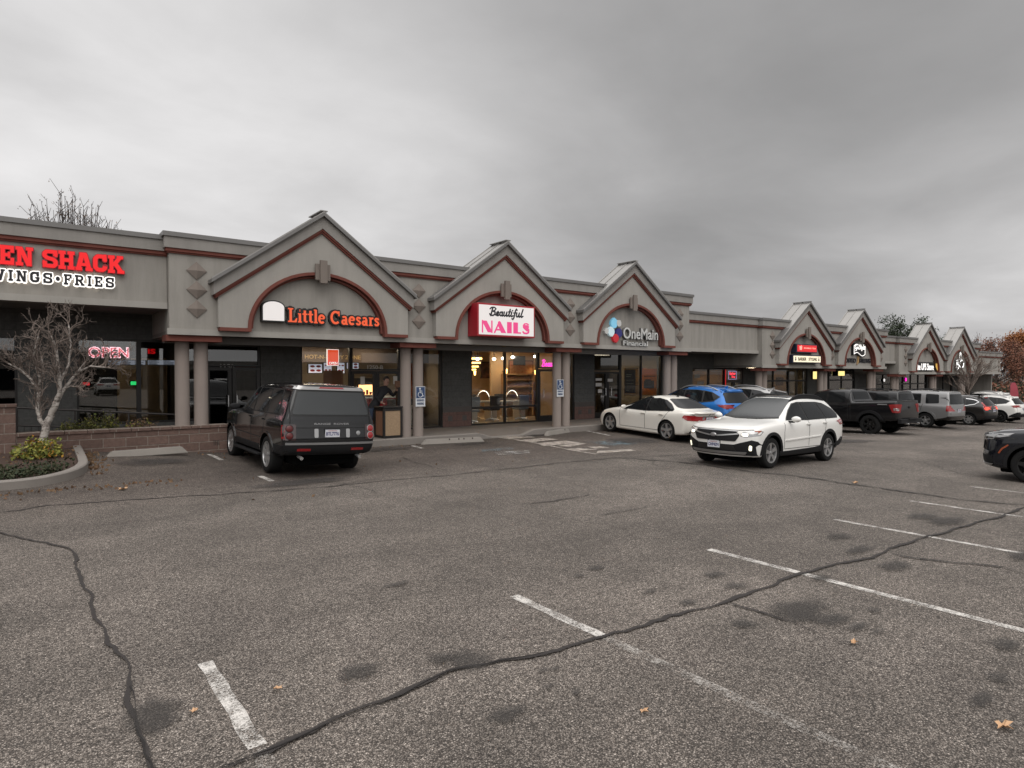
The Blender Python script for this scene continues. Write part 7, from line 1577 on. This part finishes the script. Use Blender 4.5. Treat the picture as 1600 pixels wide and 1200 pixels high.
wheel_stop((164, 713), (295, 711.5), 'concrete wheel stop in front of the low block wall'); wheel_stop((659, 695), (758, 690), 'broken concrete wheel stop by the parking sign column', 4); wheel_stop((856, 681.5), (912, 672), 'concrete wheel stop between the hatching and the white saloon', 1)
wheel_stop((1258, 676), (1318, 671), 'concrete wheel stop beside the black pickup')
# trash container with aggregate panels
xA, yA = 7.86, 16.22
tc_ = thing('trash_container', 'square trash container with black frame and tan aggregate panels', 'trash can', (xA+.33, yA+.33, .19)); zb_ = .19; w_ = .53; h_ = .84
m = MB()
for (a, b) in ((0, 0), (w_, 0), (0, w_), (w_, w_)): m.box(xA+a-.03, xA+a+.03, yA+b-.03, yA+b+.03, zb_, zb_+h_)
for zz in (zb_+.01, zb_+h_-.07):
    m.box(xA+.031, xA+w_-.031, yA-.025, yA+.025, zz, zz+.06); m.box(xA+.031, xA+w_-.031, yA+w_-.025, yA+w_+.025, zz, zz+.06); m.box(xA-.025, xA+.025, yA+.031, yA+w_-.031, zz, zz+.06); m.box(xA+w_-.025, xA+w_+.025, yA+.031, yA+w_-.031, zz, zz+.06)
m.build('frame', M['frame'], tc_)
M['aggr'] = simple('tan_aggregate', (.30, .21, .13), .9, 0, .6, 55, .7, 60); M['aggr2'] = simple('rusty_aggregate', (.22, .105, .06), .9, 0, .6, 40, .7, 60)
for (b, mt) in (((xA+.031, xA+w_-.031, yA-.012, yA+.012, zb_+.072, zb_+h_-.072), 'aggr'), ((xA+.031, xA+w_-.031, yA+w_-.012, yA+w_+.012, zb_+.072, zb_+h_-.072), 'aggr'), ((xA-.012, xA+.012, yA+.031, yA+w_-.031, zb_+.072, zb_+h_-.072), 'aggr2'), ((xA+w_-.012, xA+w_+.012, yA+.031, yA+w_-.031, zb_+.072, zb_+h_-.072), 'aggr')):
    m = MB(); m.box(*b); m.build('panel', M[mt], tc_)
m = MB(); m.bbox(xA-.04, xA+w_+.04, yA-.04, yA+w_+.04, zb_+h_+.002, zb_+h_+.05, .012); m.build('lid', M['frame'], tc_)
# feather banner far right
M['banner'] = simple('pinkish_red_banner', (.32, .05, .07), .7, 0, .2, 3); x, y = F(1578, 600, 18)[0], 18.0; z = zground(x, y)
fb = thing('feather_banner', 'pinkish red feather banner on a pole beyond the parked cars', 'banner', (x, y, z)); m = MB(); m.tube([(x, y, z), (x, y, z+1.9), (x+.12, y-.08, z+2.15), (x+.36, y-.26, z+2.22)], .025, 8); m.build('pole', M['frame'], fb, smooth=True)
m = MB(); n = 12; vs = []
for k in range(n+1): q = k/n; zz = z+.5+1.65*q; wv = .04*math.sin(q*7); vs += [(x+.03, y-.02, zz), (x+.22+wv, y-.20, zz), (x+.55-.22*q**3, y-.5+.2*q**3, zz)]
m.add(vs, [(3*i+j, 3*i+j+1, 3*i+j+4, 3*i+j+3) for i in range(n) for j in range(2)]); m.build('banner', M['banner'], fb, smooth=True)
# low shops across the lot, seen only as a mirror image in the glass
ob = thing('store_building', 'long low tan store across the lot mirrored in the shop glass', 'building', (20, -60, 0)); m = MB(); m.box(-60, 110, -72, -60, -.6, 3.3); m.build('wall', M['stucco'], ob); m = MB(); m.box(-60.3, 110.3, -72.3, -59.7, 3.3, 3.8); m.box(-20, 10, -63, -59.6, 3.8, 4.8); m.build('parapet', M['band'], ob)
m = MB()
for k in range(14): m.box(-50+k*11, -43+k*11, -59.98, -59.9, .1, 2.6)
m.build('window', M['carglass'], ob)
# hills far beyond
M['hill'] = simple('far_hill', (.10, .115, .12), .95, 0, .25, .02)
m = MB(); vs = []; n = 60
for k in range(n+1):
    a = R(-10+110*k/n); hgt = 26+22*math.sin(k*.35)+14*math.sin(k*.83+1); vs += [(900*math.cos(a), 900*math.sin(a), -3), (1000*math.cos(a), 1000*math.sin(a), max(6, hgt)), (1150*math.cos(a), 1150*math.sin(a), -3)]
m.add(vs, [(3*i+j, 3*i+3+j, 3*i+4+j, 3*i+1+j) for i in range(n) for j in range(2)]); struct(m.build('hills', M['hill'], smooth=True))
# ------------------------------------------------------------------ inside the lit shops
M['wood'] = simple('warm_shelf_wood', (.40, .25, .13), .5, 0, .2, 3); M['white_obj'] = simple('white_laminate', (.6, .58, .54), .4); M['grey_fab'] = simple('grey_upholstery', (.20, .22, .25), .8, 0, .2, 8); M['dark_fab'] = simple('dark_upholstery', (.03, .03, .035), .7); M['skin'] = simple('skin', (.38, .22, .16), .6); M['denim'] = simple('denim', (.035, .05, .085), .85, 0, .25, 40)
M['jacket'] = simple('black_jacket_cloth', (.014, .014, .017), .85, 0, .2, 30, .4, 30); M['hair'] = simple('dark_hair', (.015, .011, .009), .6); M['cup'] = simple('bottle_glass', (.5, .35, .25), .2, 0, .6, 12)
def bx(name, mat, parent, *b, bev=0):
    m = MB(); m.bbox(*b, bev) if bev else m.box(*b); return m.build(name, M[mat], parent)
def table(x, y, lb):
    t = thing('manicure_table', lb, 'table', (x, y, .19)); z = .19
    bx('table_top', 'white_obj', t, x-.5, x+.5, y-.24, y+.24, z+.70, z+.75, bev=.008); bx('cabinet', 'white_obj', t, x+.15, x+.47, y-.2, y+.2, z+.02, z+.695)
    for dx in (-.46, -.40): m = MB(); m.tube([(x+dx, y-.18 if dx < -.43 else y+.18, z), (x+dx, y-.18 if dx < -.43 else y+.18, z+.70)], .018, 8); m.build('leg', M['chrome'], t, smooth=True)
    return t
def arch_lamp(x, y, lb):
    z = .19+.752; t = thing('desk_lamp', lb, 'lamp', (x, y, z)); m = MB(); P = [(x+.32*math.cos(R(a)), y, z+.02+.40*math.sin(R(a))) for a in range(0, 181, 12)]
    m.tube(P, .022, 8); m.build('arch_tube', M['chrome'], t, smooth=True); m = MB(); m.tube([(a, b-.004, c-.022) for a, b, c in P[2:-2]], .014, 6); m.build('light_strip', M['lamp_soft'], t, smooth=True)
    bx('base', 'white_obj', t, x-.36, x+.36, y-.05, y+.05, z, z+.02)
def chair(x, y, rz, lb, mat='grey_fab'):
    t = thing('salon_chair', lb, 'chair', (x, y, .19), rz, None, local=True)
    m = MB(); m.bbox(-.24, .24, -.24, .24, .42, .52, .03); m.build('seat', M[mat], t, smooth=True); m = MB(); m.bbox(-.23, .23, .20, .27, .53, .98, .03); m.build('backrest', M[mat], t, smooth=True)
    m = MB(); m.tube([(0, 0, .1), (0, 0, .42)], .03, 8); m.build('pedestal', M['chrome'], t, smooth=True)
    m = MB()
    for k in range(5): a = 2*math.pi*k/5; m.tube([(0, 0, .11), (.26*math.cos(a), .26*math.sin(a), .06), (.27*math.cos(a), .27*math.sin(a), .01)], .018, 6)
    m.build('base', M['chrome'], t)
for k, (x, y, d) in enumerate([(12.9, 19.9, 'at the left of the nail salon window'), (14.1, 20.3, 'mid nail salon window'), (15.35, 20.1, 'behind the nail salon mullion')]):
    table(x, y, 'white manicure table ' + d); arch_lamp(x-.05, y, 'arched glowing desk lamp on the manicure table ' + d)
    chair(x-.1, y-.62, math.pi, 'grey salon chair before the manicure table ' + d, 'grey_fab' if k != 1 else 'dark_fab'); chair(x, y+.7, 0, 'salon chair behind the manicure table ' + d, 'dark_fab')
t = thing('shelf_unit', 'lit wooden shelf unit with rows of polish bottles at the salon back wall', 'shelf', (16.3, 21.2, .19)); z0 = .19
YSH = 21.1; boxp('partition_wall', M['wall_cream'], 15.25, 17.54, YSH+.36, YSH+.46, .19, 2.99)
xL, xR = F(792, 590, YSH)[0], F(832, 590, YSH)[0]; zT, zB = F(810, 586, YSH)[1], .19
bx('back_panel', 'wood', t, xL, xR, YSH+.3, YSH+.34, zB, zT); bx('side_panel', 'wood', t, xL-.05, xL-.001, YSH-.02, YSH+.34, zB, zT+.05); bx('side_panel', 'wood', t, xR+.001, xR+.05, YSH-.02, YSH+.34, zB, zT+.05); bx('top', 'wood', t, xL, xR, YSH-.02, YSH+.34, zT+.001, zT+.06)
for k in range(5):
    zz = zB+.35+(zT-zB-.4)*k/4.6; bx('shelf', 'wood', t, xL, xR, YSH, YSH+.299, zz, zz+.03)
m = MB()
for k in range(5):
    zz = zB+.381+(zT-zB-.4)*k/4.6
    for i in range(16): xx = xL+.1+(xR-xL-.2)*i/15; m.lathe([(.035, 0), (.035, .09), (.014, .11), (.014, .16)], 8, lambda a, b, h, xx=xx, zz=zz: (xx+a, YSH+.12+b, zz+h))
m.build('bottles', M['cup'], t, smooth=True)
def pic(lb, px0, px1, y, cs):
    (xa, zt), (xb, zr) = F(*px0, y), F(*px1, y); t = thing('wall_picture', lb, 'picture', ((xa+xb)/2, y, zr)); bx('frame', 'frame', t, xa-.03, xb+.03, y+.003, y+.04, zr-.03, zt+.03)
    mt, nt_, b, o = new_mat('picture_print'); p = objc(nt_); nt_.links.new(ramp(nt_, noise(nt_, 3.5, 4, .6, p, 1.0), [(.3, cs[0]), (.5, cs[1]), (.7, cs[2])]), b.inputs['Base Color']); m = MB(); m.box(xa, xb, y-.004, y+.002, zr, zt); m.build('print', mt, t)
pic('large dark blurred picture on the left wall of the nail salon', (752, 566), (780, 590), 23.6, [(.03, .02, .02), (.10, .05, .035), (.25, .12, .08)])
pic('warm floral picture over the shelf unit in the nail salon', (796, 564), (832, 585), YSH+.33, [(.35, .16, .08), (.45, .28, .16), (.35, .08, .06)])
t = thing('television', 'dark television hung high in the nail salon', 'television', (15, 23, 2.4)); (xa, zt), (xb, zr) = F(803, 556, 20.9), F(821, 571, 20.9); bx('case', 'frame', t, xa, xb, 20.905, 20.96, zr, zt); bx('screen', 'carglass_lt', t, xa+.02, xb-.02, 20.895, 20.904, zr+.02, zt-.02)
# chandelier, wall lamps, strip lights
(x, z) = F(740, 570, 21); t = thing('chandelier', 'golden tiered chandelier glowing at the left of the nail salon window', 'lamp', (x, 21, z))
m = MB()
for k, (r, dz) in enumerate([(.34, .22), (.28, .05), (.20, -.10), (.10, -.22)]): m.lathe([(r, dz), (r, dz+.06), (r-.03, dz+.06), (r-.03, dz)], 18, lambda a, b, h: (x+a, 21+b, z+h), close=True)
m.build('crystal_rings', emit('golden_crystal', (1, .58, .18), 5), t); m = MB(); m.tube([(x, 21, z+.28), (x, 21, 2.99)], .01, 5); m.build('cord', M['frame'], t)
for k, (px_, py_, lb) in enumerate([(742, 583, 'bright amber wall lamp low at the left of the nail salon'), (791, 580, 'amber wall lamp behind the middle mullion of the nail salon'), (837, 582, 'small amber wall lamp at the right of the nail salon')]):
    yl_ = 23.8 if k == 0 else 21.2; x, z = F(px_, py_, yl_); t = thing('wall_lamp', lb, 'lamp', (x, yl_, z)); m = MB(); m.lathe([(.05, -.16), (.09, .12), (.07, .16)], 12, lambda a, b, h: (x+a*.6, yl_+b*.6, z+h*.6)); m.build('shade', emit('amber_shade', (1, .55, .16), 9), t, smooth=True); bx('bracket', 'frame', t, x-.02, x+.02, yl_+.05, yl_+.5, z-.03, z)
def strip(x, y, L, W, z, lb, mt='lamp_soft', nm='ceiling_light'):
    t = thing(nm, lb, 'light', (x, y, z)); bx('housing', 'frame', t, x-L/2-.02, x+L/2+.02, y-W/2-.02, y+W/2+.02, z+.022, z+.07); m = MB(); m.box(x-L/2, x+L/2, y-W/2, y+W/2, z, z+.02); m.build('diffuser', M[mt], t)
M['salon_light'] = emit('salon_light', (1, .80, .55), 17); M['shop_light'] = emit('shop_light', (1, .84, .62), 14); M['bright_light'] = emit('bright_light', (1, .80, .52), 26); M['dim_light'] = emit('dim_light', (1, .82, .6), 9)
strip(13.4, 20.6, 1.4, .35, 2.92, 'ceiling light over the left manicure table', 'salon_light'); strip(15.6, 20.6, 1.4, .35, 2.92, 'ceiling light over the right manicure table', 'salon_light'); strip(13.6, 23.0, 1.6, .4, 2.92, 'ceiling light at the back of the nail salon', 'salon_light')
for k, (px_, py_) in enumerate([(746, 561), (772, 561), (786, 560), (801, 558), (836, 557)]):
    x, z = F(px_, py_, 20.2); t = thing('spot_lamp', 'small round white ceiling spot in the nail salon, number %s from the left' % ['first', 'second', 'third', 'fourth', 'fifth'][k], 'light', (x, 20.2, z)); m = MB(); m.lathe([(.0, -.06), (.06, -.04), (.075, 0), (.06, .04), (.0, .06)], 12, lambda a, b, h: (x+a, 20.2+b, z+h)); m.build('bulb', M['lamp_white'], t, smooth=True); m = MB(); m.tube([(x, 20.2, z+.06), (x, 20.2, 2.99)], .015, 6); m.build('stem', M['frame'], t)
# pizza shop counter, warmer, posters
t = thing('shop_counter', 'long counter across the pizza shop behind the doors', 'counter', (8.5, 20.6, .19)); bx('front', 'sign_red', t, 6.2, 10.8, 20.5, 21.1, .19, 1.15); bx('worktop', 'white_obj', t, 6.1, 10.9, 20.42, 21.2, 1.152, 1.2)
t = thing('food_warmer', 'glowing food warmer cabinet on the pizza shop counter', 'warmer', (8.7, 20.8, 1.2)); x, z = F(575, 627, 20.5); bx('case', 'frame', t, x-.42, x+.42, 20.46, 21.0, 1.203, 1.85); m = MB(); m.box(x-.36, x+.36, 20.44, 20.458, 1.27, 1.62); m.build('lit_window', emit('warmer_glow', (1, .55, .22), 2.6), t)
m = MB()
for k in range(6): m.box(x-.34+.12*k, x-.26+.12*k, 20.425, 20.438, 1.28, 1.28+ru(.08, .2))
m.build('boxes', M['sign_red'], t)
bx('poster', 'aggr2', thing('window_poster', 'rust coloured poster low in the pizza shop window', 'poster', (8, 18.6, 1.2)), F(505, 590, 18.62)[0], F(536, 590, 18.62)[0], 18.60, 18.61, .7, F(510, 579, 18.62)[1])
strip(8.0, 21.8, 2.4, .3, 2.84, 'ceiling light in the pizza shop kitchen', 'shop_light'); strip(7.2, 19.3, 1.6, .3, 2.84, 'unseen ceiling light added behind the orange window panel', 'shop_light'); strip(9.0, 19.4, 1.0, .3, 2.84, 'unseen ceiling light added just inside the pizza shop doors', 'shop_light'); strip(10.2, 21.0, 1.0, .3, 2.84, 'ceiling light by the right window of the pizza shop', 'shop_light')  # the two strips near the glass are added to brighten the room
M['orange_wall'] = simple('orange_wall_panel', (.42, .10, .03), .6, 0, .2, 2); t = thing('wall_panel', 'orange panel inside the right hand pizza shop window', 'panel', (11, 22, .2)); bx('panel', 'orange_wall', t, 10.9, 11.5, 20.6, 20.65, .19, 2.9)
t = thing('wall_panel', 'orange panel high in the corner suite window', 'panel', (5.0, 19.3, 2.0)); bx('panel', 'orange_wall', t, 4.75, 5.3, 19.4, 19.45, 1.9, 2.9)
for k, (px_, py_, lb) in enumerate([(567, 595, 'white paper notice on the left pizza shop door'), (618, 594, 'white paper notice beside the right pizza shop door')]):
    x, z = F(px_, py_, YW-.1); bx('notice', 'white_obj', thing('paper_notice', lb, 'notice', (x, YW-.08, z)), x-.07, x+.07, YW-.082, YW-.078, z-.13, z+.13)
t = thing('counter_stand', 'dark booth with seats inside the right window of the pizza shop', 'booth', (10.5, 19.6, .19)); bx('table', 'white_obj', t, 10.1, 11.0, 19.4, 19.9, .85, .9, bev=.01); bx('seat', 'dark_fab', t, 10.0, 11.1, 20.0, 20.4, .19, 1.1, bev=.03); m = MB(); m.tube([(10.55, 19.65, .19), (10.55, 19.65, .85)], .04, 8); m.build('pedestal', M['chrome'], t)
# loan office posters
def film(name, c):
    m, nt_, b_, o = new_mat(name); setc(b_, c); b_.inputs['Roughness'].default_value = .5
    tl = N(nt_, 'ShaderNodeBsdfTranslucent', Color=tuple(c)+(1,)); mx = N(nt_, 'ShaderNodeMixShader'); mx.inputs[0].default_value = .6
    nt_.links.new(b_.outputs[0], mx.inputs[1]); nt_.links.new(tl.outputs[0], mx.inputs[2]); nt_.links.new(mx.outputs[0], o.inputs['Surface']); return m
M['blue_poster'] = film('navy_poster', (.07, .08, .22)); M['orange_poster'] = film('orange_poster', (.60, .28, .05)); M['tan_film'] = film('tan_poster', (.45, .32, .18))
def poster(lb, p0, p1, mt, lines, extra=None):
    y = YW+.07; (xa, zt), (xb, zr) = F(*p0, y), F(*p1, y); t = thing('window_poster', lb, 'poster', ((xa+xb)/2, y, zr)); bx('sheet', mt, t, xa, xb, y, y+.01, zr, zt)
    m = MB()
    for a, b, c, d in lines: m.box(xa+(xb-xa)*a, xa+(xb-xa)*b, y-.004, y-.001, zr+(zt-zr)*c, zr+(zt-zr)*d)
    m.build('print', M[extra or 'pale_letter'], t)
poster('navy blue poster with pale text in the loan office window', (976, 578), (993, 614), 'blue_poster', [(.12, .62, .78, .81), (.12, .55, .70, .73), (.12, .85, .55, .57), (.12, .8, .40, .42), (.12, .4, .12, .14)])
poster('tan paper edge behind the navy poster', (975.5, 575), (998, 618), 'tan_film', [(.1, .9, .97, .99)])
poster('tan sheet covering the left barber shop pane', (1083, 578.5), (1104, 610), 'tan_film', [(.1, .5, .62, .8), (.3, .8, .3, .45)])
poster('tan sheet covering the middle barber shop pane', (1109, 578.5), (1129, 610), 'tan_film', [(.1, .9, .93, .95)])
poster('brown poster in the left tea shop window', (1208, 580), (1228, 612), 'tan_film', [(.2, .8, .3, .7)], 'aggr2')
poster('orange poster with a dark truck in the right loan office window', (1003.5, 576), (1026, 617), 'orange_poster', [(.12, .82, .26, .55), (.2, .6, .55, .60), (.12, .9, .70, .73)], 'ink')
t = thing('reception_desk', 'wood fronted reception desk behind the loan office doors', 'desk', (19, 20.5, .19)); bx('front', 'wood', t, 17.9, 20.4, 20.4, 20.45, .19, 1.05); bx('top', 'white_obj', t, 17.85, 20.45, 20.35, 21.0, 1.052, 1.1)
for k, (px_, py_, w_, h_, lb) in enumerate([(936, 593, .34, .10, 'upper paper strip on the left loan office door'), (936, 601, .34, .14, 'middle paper strip on the left loan office door'), (954, 594, .30, .12, 'upper paper strip on the right loan office door'), (938, 611, .22, .14, 'lower pale notice on the left loan office door')]):
    x, z = F(px_, py_, YW-.1); bx('notice', 'pale_letter', thing('paper_notice', lb, 'notice', (x, YW-.08, z)), x-w_/2, x+w_/2, YW-.082, YW-.078, z-h_/2, z+h_/2)
strip(21.2, 19.6, 1.6, .3, 2.9, 'unseen ceiling light added just behind the loan office posters', 'bright_light'); strip(20, 21.5, 1.2, .4, 2.9, 'ceiling light in the loan office', 'dim_light'); strip(22, 22, 1.2, .4, 2.9, 'second ceiling light in the loan office, over the orange poster', 'dim_light')  # first strip is added to brighten the window and shine through the posters
strip(26, 19.6, 2.0, .3, 2.3, 'ceiling light just behind the barber shop window', 'bright_light'); strip(32, 19.6, 2.0, .3, 2.3, 'ceiling light just behind the tea shop window', 'bright_light'); strip(26, 21, 1.6, .5, 2.3, 'ceiling light in the barber shop', 'shop_light'); strip(32, 21, 1.4, .4, 2.3, 'ceiling light in the tea shop', 'dim_light'); strip(46, 21, 1.4, .4, 2.0, 'ceiling light in the shop under the shield sign', 'dim_light'); strip(38.5, 21, 1.2, .4, 2.3, 'ceiling light beneath the fifth gable shop', 'dim_light')
strip(1.6, 22.5, 1.0, .3, 3.05, 'ceiling light at the back of the chicken restaurant', 'dim_light'); t = thing('wall_panel', 'yellow lit menu wall at the back of the chicken restaurant', 'panel', (2.4, 23.5, .2)); bx('panel', 'wall_cream', t, 2.2, 3.6, 23.4, 23.45, .19, 2.5)
# pole of the barber shop door
m = MB(); m.tube([(27.2, YW-.1, -.4), (27.2, YW-.1, 2.2)], .02, 6); t = thing('light_tube', 'thin red glowing tube on the barber shop mullion', 'light', (27.2, YW-.1, -.4)); m.build('tube', emit('red_tube', (.8, .03, .03), .5), t)

# ------------------------------------------------------------------ person leaning over the trash container
pxf, pyf = 7.98, 17.35
pr = thing('person', 'person in black jacket leaning over the trash container, one hand raised', 'person', (pxf, pyf, .19))
def skinned(name, joints, edges, mat, parent, root=0, sub=2):
    me = bpy.data.meshes.new(name); me.from_pydata([j[0] for j in joints], edges, []); o = bpy.data.objects.new(name, me); col.objects.link(o)
    md = o.modifiers.new('k', 'SKIN'); md.use_smooth_shade = True; sv = me.skin_vertices[0].data
    for k, j in enumerate(joints): r = j[1]; sv[k].radius = r if isinstance(r, tuple) else (r, r)
    sv[root].use_root = True
    s_ = o.modifiers.new('s', 'SUBSURF'); s_.levels = s_.render_levels = sub
    me2 = evaluated(o); me2.name = name; bpy.data.objects.remove(o)
    o2 = bpy.data.objects.new(name, me2); col.objects.link(o2); me2.materials.clear(); me2.materials.append(mat)
    for p in me2.polygons: p.use_smooth = True
    hang(o2, parent); return o2
B0 = Vector((pxf, pyf, .19))
def b(x, y, z): return tuple(B0+Vector((x, y, z)))
# faces the street (-y) and leans to its left over the container (+x)
J = [(b(.12, 0, .88), (.155, .12)), (b(.22, -.02, 1.05), (.15, .115)), (b(.33, -.04, 1.22), (.165, .12)), (b(.40, -.05, 1.34), (.15, .10)), (b(.44, -.06, 1.43), (.062, .062)), (b(.46, -.08, 1.50), (.065, .07)), (b(.47, -.09, 1.59), (.082, .098)), (b(.475, -.09, 1.68), (.07, .085)),
     (b(.00, 0, .84), .10), (b(-.02, -.06, .48), .068), (b(-.05, .02, .10), .042), (b(-.06, -.12, .045), (.045, .035)),
     (b(.20, 0, .84), .10), (b(.20, -.05, .48), .068), (b(.20, .04, .10), .042), (b(.20, -.10, .045), (.045, .035)),
     (b(.24, -.04, 1.36), .07), (b(.12, -.05, 1.14), .052), (b(.20, -.24, .98), .040), (b(.24, -.31, .96), .03),
     (b(.56, -.06, 1.32), .07), (b(.68, -.10, 1.14), .052), (b(.70, -.28, 1.28), .040), (b(.70, -.33, 1.36), .03)]
E_ = [(0, 1), (1, 2), (2, 3), (3, 4), (4, 5), (5, 6), (6, 7), (0, 8), (8, 9), (9, 10), (10, 11), (0, 12), (12, 13), (13, 14), (14, 15), (3, 16), (16, 17), (17, 18), (18, 19), (3, 20), (20, 21), (21, 22), (22, 23)]
body = skinned('body', J, E_, M['skin'], pr)
def near(me, f, mi):
    for p in me.polygons:
        if f(p.center): p.material_index = mi
me = body.data; me.materials.append(M['jacket']); me.materials.append(M['denim']); me.materials.append(M['white_obj'])
hands = [Vector(J[19][0]), Vector(J[23][0])]
near(me, lambda c: .19+.80 < c.z < .19+1.46 and min((c-h).length for h in hands) > .07, 1); near(me, lambda c: .19+.10 < c.z <= .19+.80 and c.x < pxf+.36 and c.y > pyf-.2, 2); near(me, lambda c: c.z <= .19+.10, 3)
hd = Vector(b(.47, -.09, 1.61))
m = MB(); bb = bmesh.new(); bmesh.ops.create_icosphere(bb, subdivisions=3, radius=1)
for v in bb.verts:
    k = v.co.copy(); v.co = Vector((k.x*.092, k.y*.108+.018, k.z*.115+.03))
    if k.y < -.25 and k.z < .35: v.co.y = max(v.co.y, -.035)
    if k.z < -.3: v.co.z = .03-.06
m.bm(bb, 0, Matrix.Translation(hd)); m.build('hair', M['hair'], pr, smooth=True, angle=None)
m = MB(); bb = bmesh.new(); bmesh.ops.create_icosphere(bb, subdivisions=2, radius=1)
for v in bb.verts: v.co = Vector((v.co.x*.014, v.co.y*.022, v.co.z*.028))
m.bm(bb, 0, Matrix.Translation(hd+Vector((0, -.103, -.01)))); m.build('nose', M['skin'], body, smooth=True)
for s_ in (-1, 1):
    m = MB(); m.lathe([(.0, -.006), (.012, 0), (.0, .006)], 10, lambda a, c, h, s_=s_: (hd.x+s_*.033+a, hd.y-.094+h, hd.z+.015+c*.6)); m.build('eye', M['hair'], body, smooth=True)
    m = MB(); m.lathe([(.0, -.012), (.02, 0), (.0, .012)], 10, lambda a, c, h, s_=s_: (hd.x+s_*.086+h, hd.y+a, hd.z-.005+c*1.6)); m.build('ear', M['skin'], body, smooth=True)
m = MB(); m.bbox(hd.x-.026, hd.x+.026, hd.y-.102, hd.y-.088, hd.z-.056, hd.z-.047, .003); m.build('mouth', simple('lips', (.22, .09, .075), .6), body)
for h, d0 in ((hands[0], Vector((.15, -.9, -.3))), (hands[1], Vector((0, -.35, .95)))):
    d0 = d0.normalized(); sd_ = Vector((1, 0, 0)); up_ = sd_.cross(d0)
    for k, (o_, L) in enumerate([(-.027, .062), (-.009, .072), (.009, .068), (.027, .052)]):
        a = h+d0*.02+sd_*o_; skinned('finger', [(tuple(a), .010), (tuple(a+d0*L*.6), .009), (tuple(a+d0*L*.95+up_*.02), .0075)], [(0, 1), (1, 2)], M['skin'], body, 0, 1)
    a = h+sd_*-.03; skinned('thumb', [(tuple(a), .011), (tuple(a+sd_*-.025+d0*.025), .010), (tuple(a+sd_*-.03+d0*.055), .008)], [(0, 1), (1, 2)], M['skin'], body, 0, 1)
x, y, z = hands[1]; bxm = thing('small_box', 'small brown card box held up in the hand of the person', 'box', (x, y-.02, z+.1)); m = MB(); m.bbox(x-.10, x+.10, y-.085, y-.03, z+.05, z+.24, .004); m.build('carton', simple('brown_card', (.22, .12, .075), .8, 0, .15, 6), bxm)

# repeats share a group
GR = {'car': 'cars parked in the lot', 'wheel stop': 'concrete wheel stops', 'sign': 'signs along the shop fronts', 'notice': 'paper notices on shop doors', 'light': 'lights of the shops', 'lamp': 'lamps in the nail salon', 'table': 'manicure tables in the nail salon', 'chair': 'salon chairs in the nail salon', 'menu screen': 'menu screens in the pizza shop', 'menu board': 'menu boards in the chicken restaurant', 'poster': 'posters in the shop windows', 'panel': 'colour panels inside the shops', 'picture': 'pictures on the salon walls', 'leaf': 'fallen leaves on the asphalt', 'tree': 'trees round the shops', 'shrub': 'shrubs by the walkway and lot'}
for o in list(scene.objects):
    if o.parent is None and o.get('category') in GR and not o.get('group'): o['group'] = GR[o['category']]
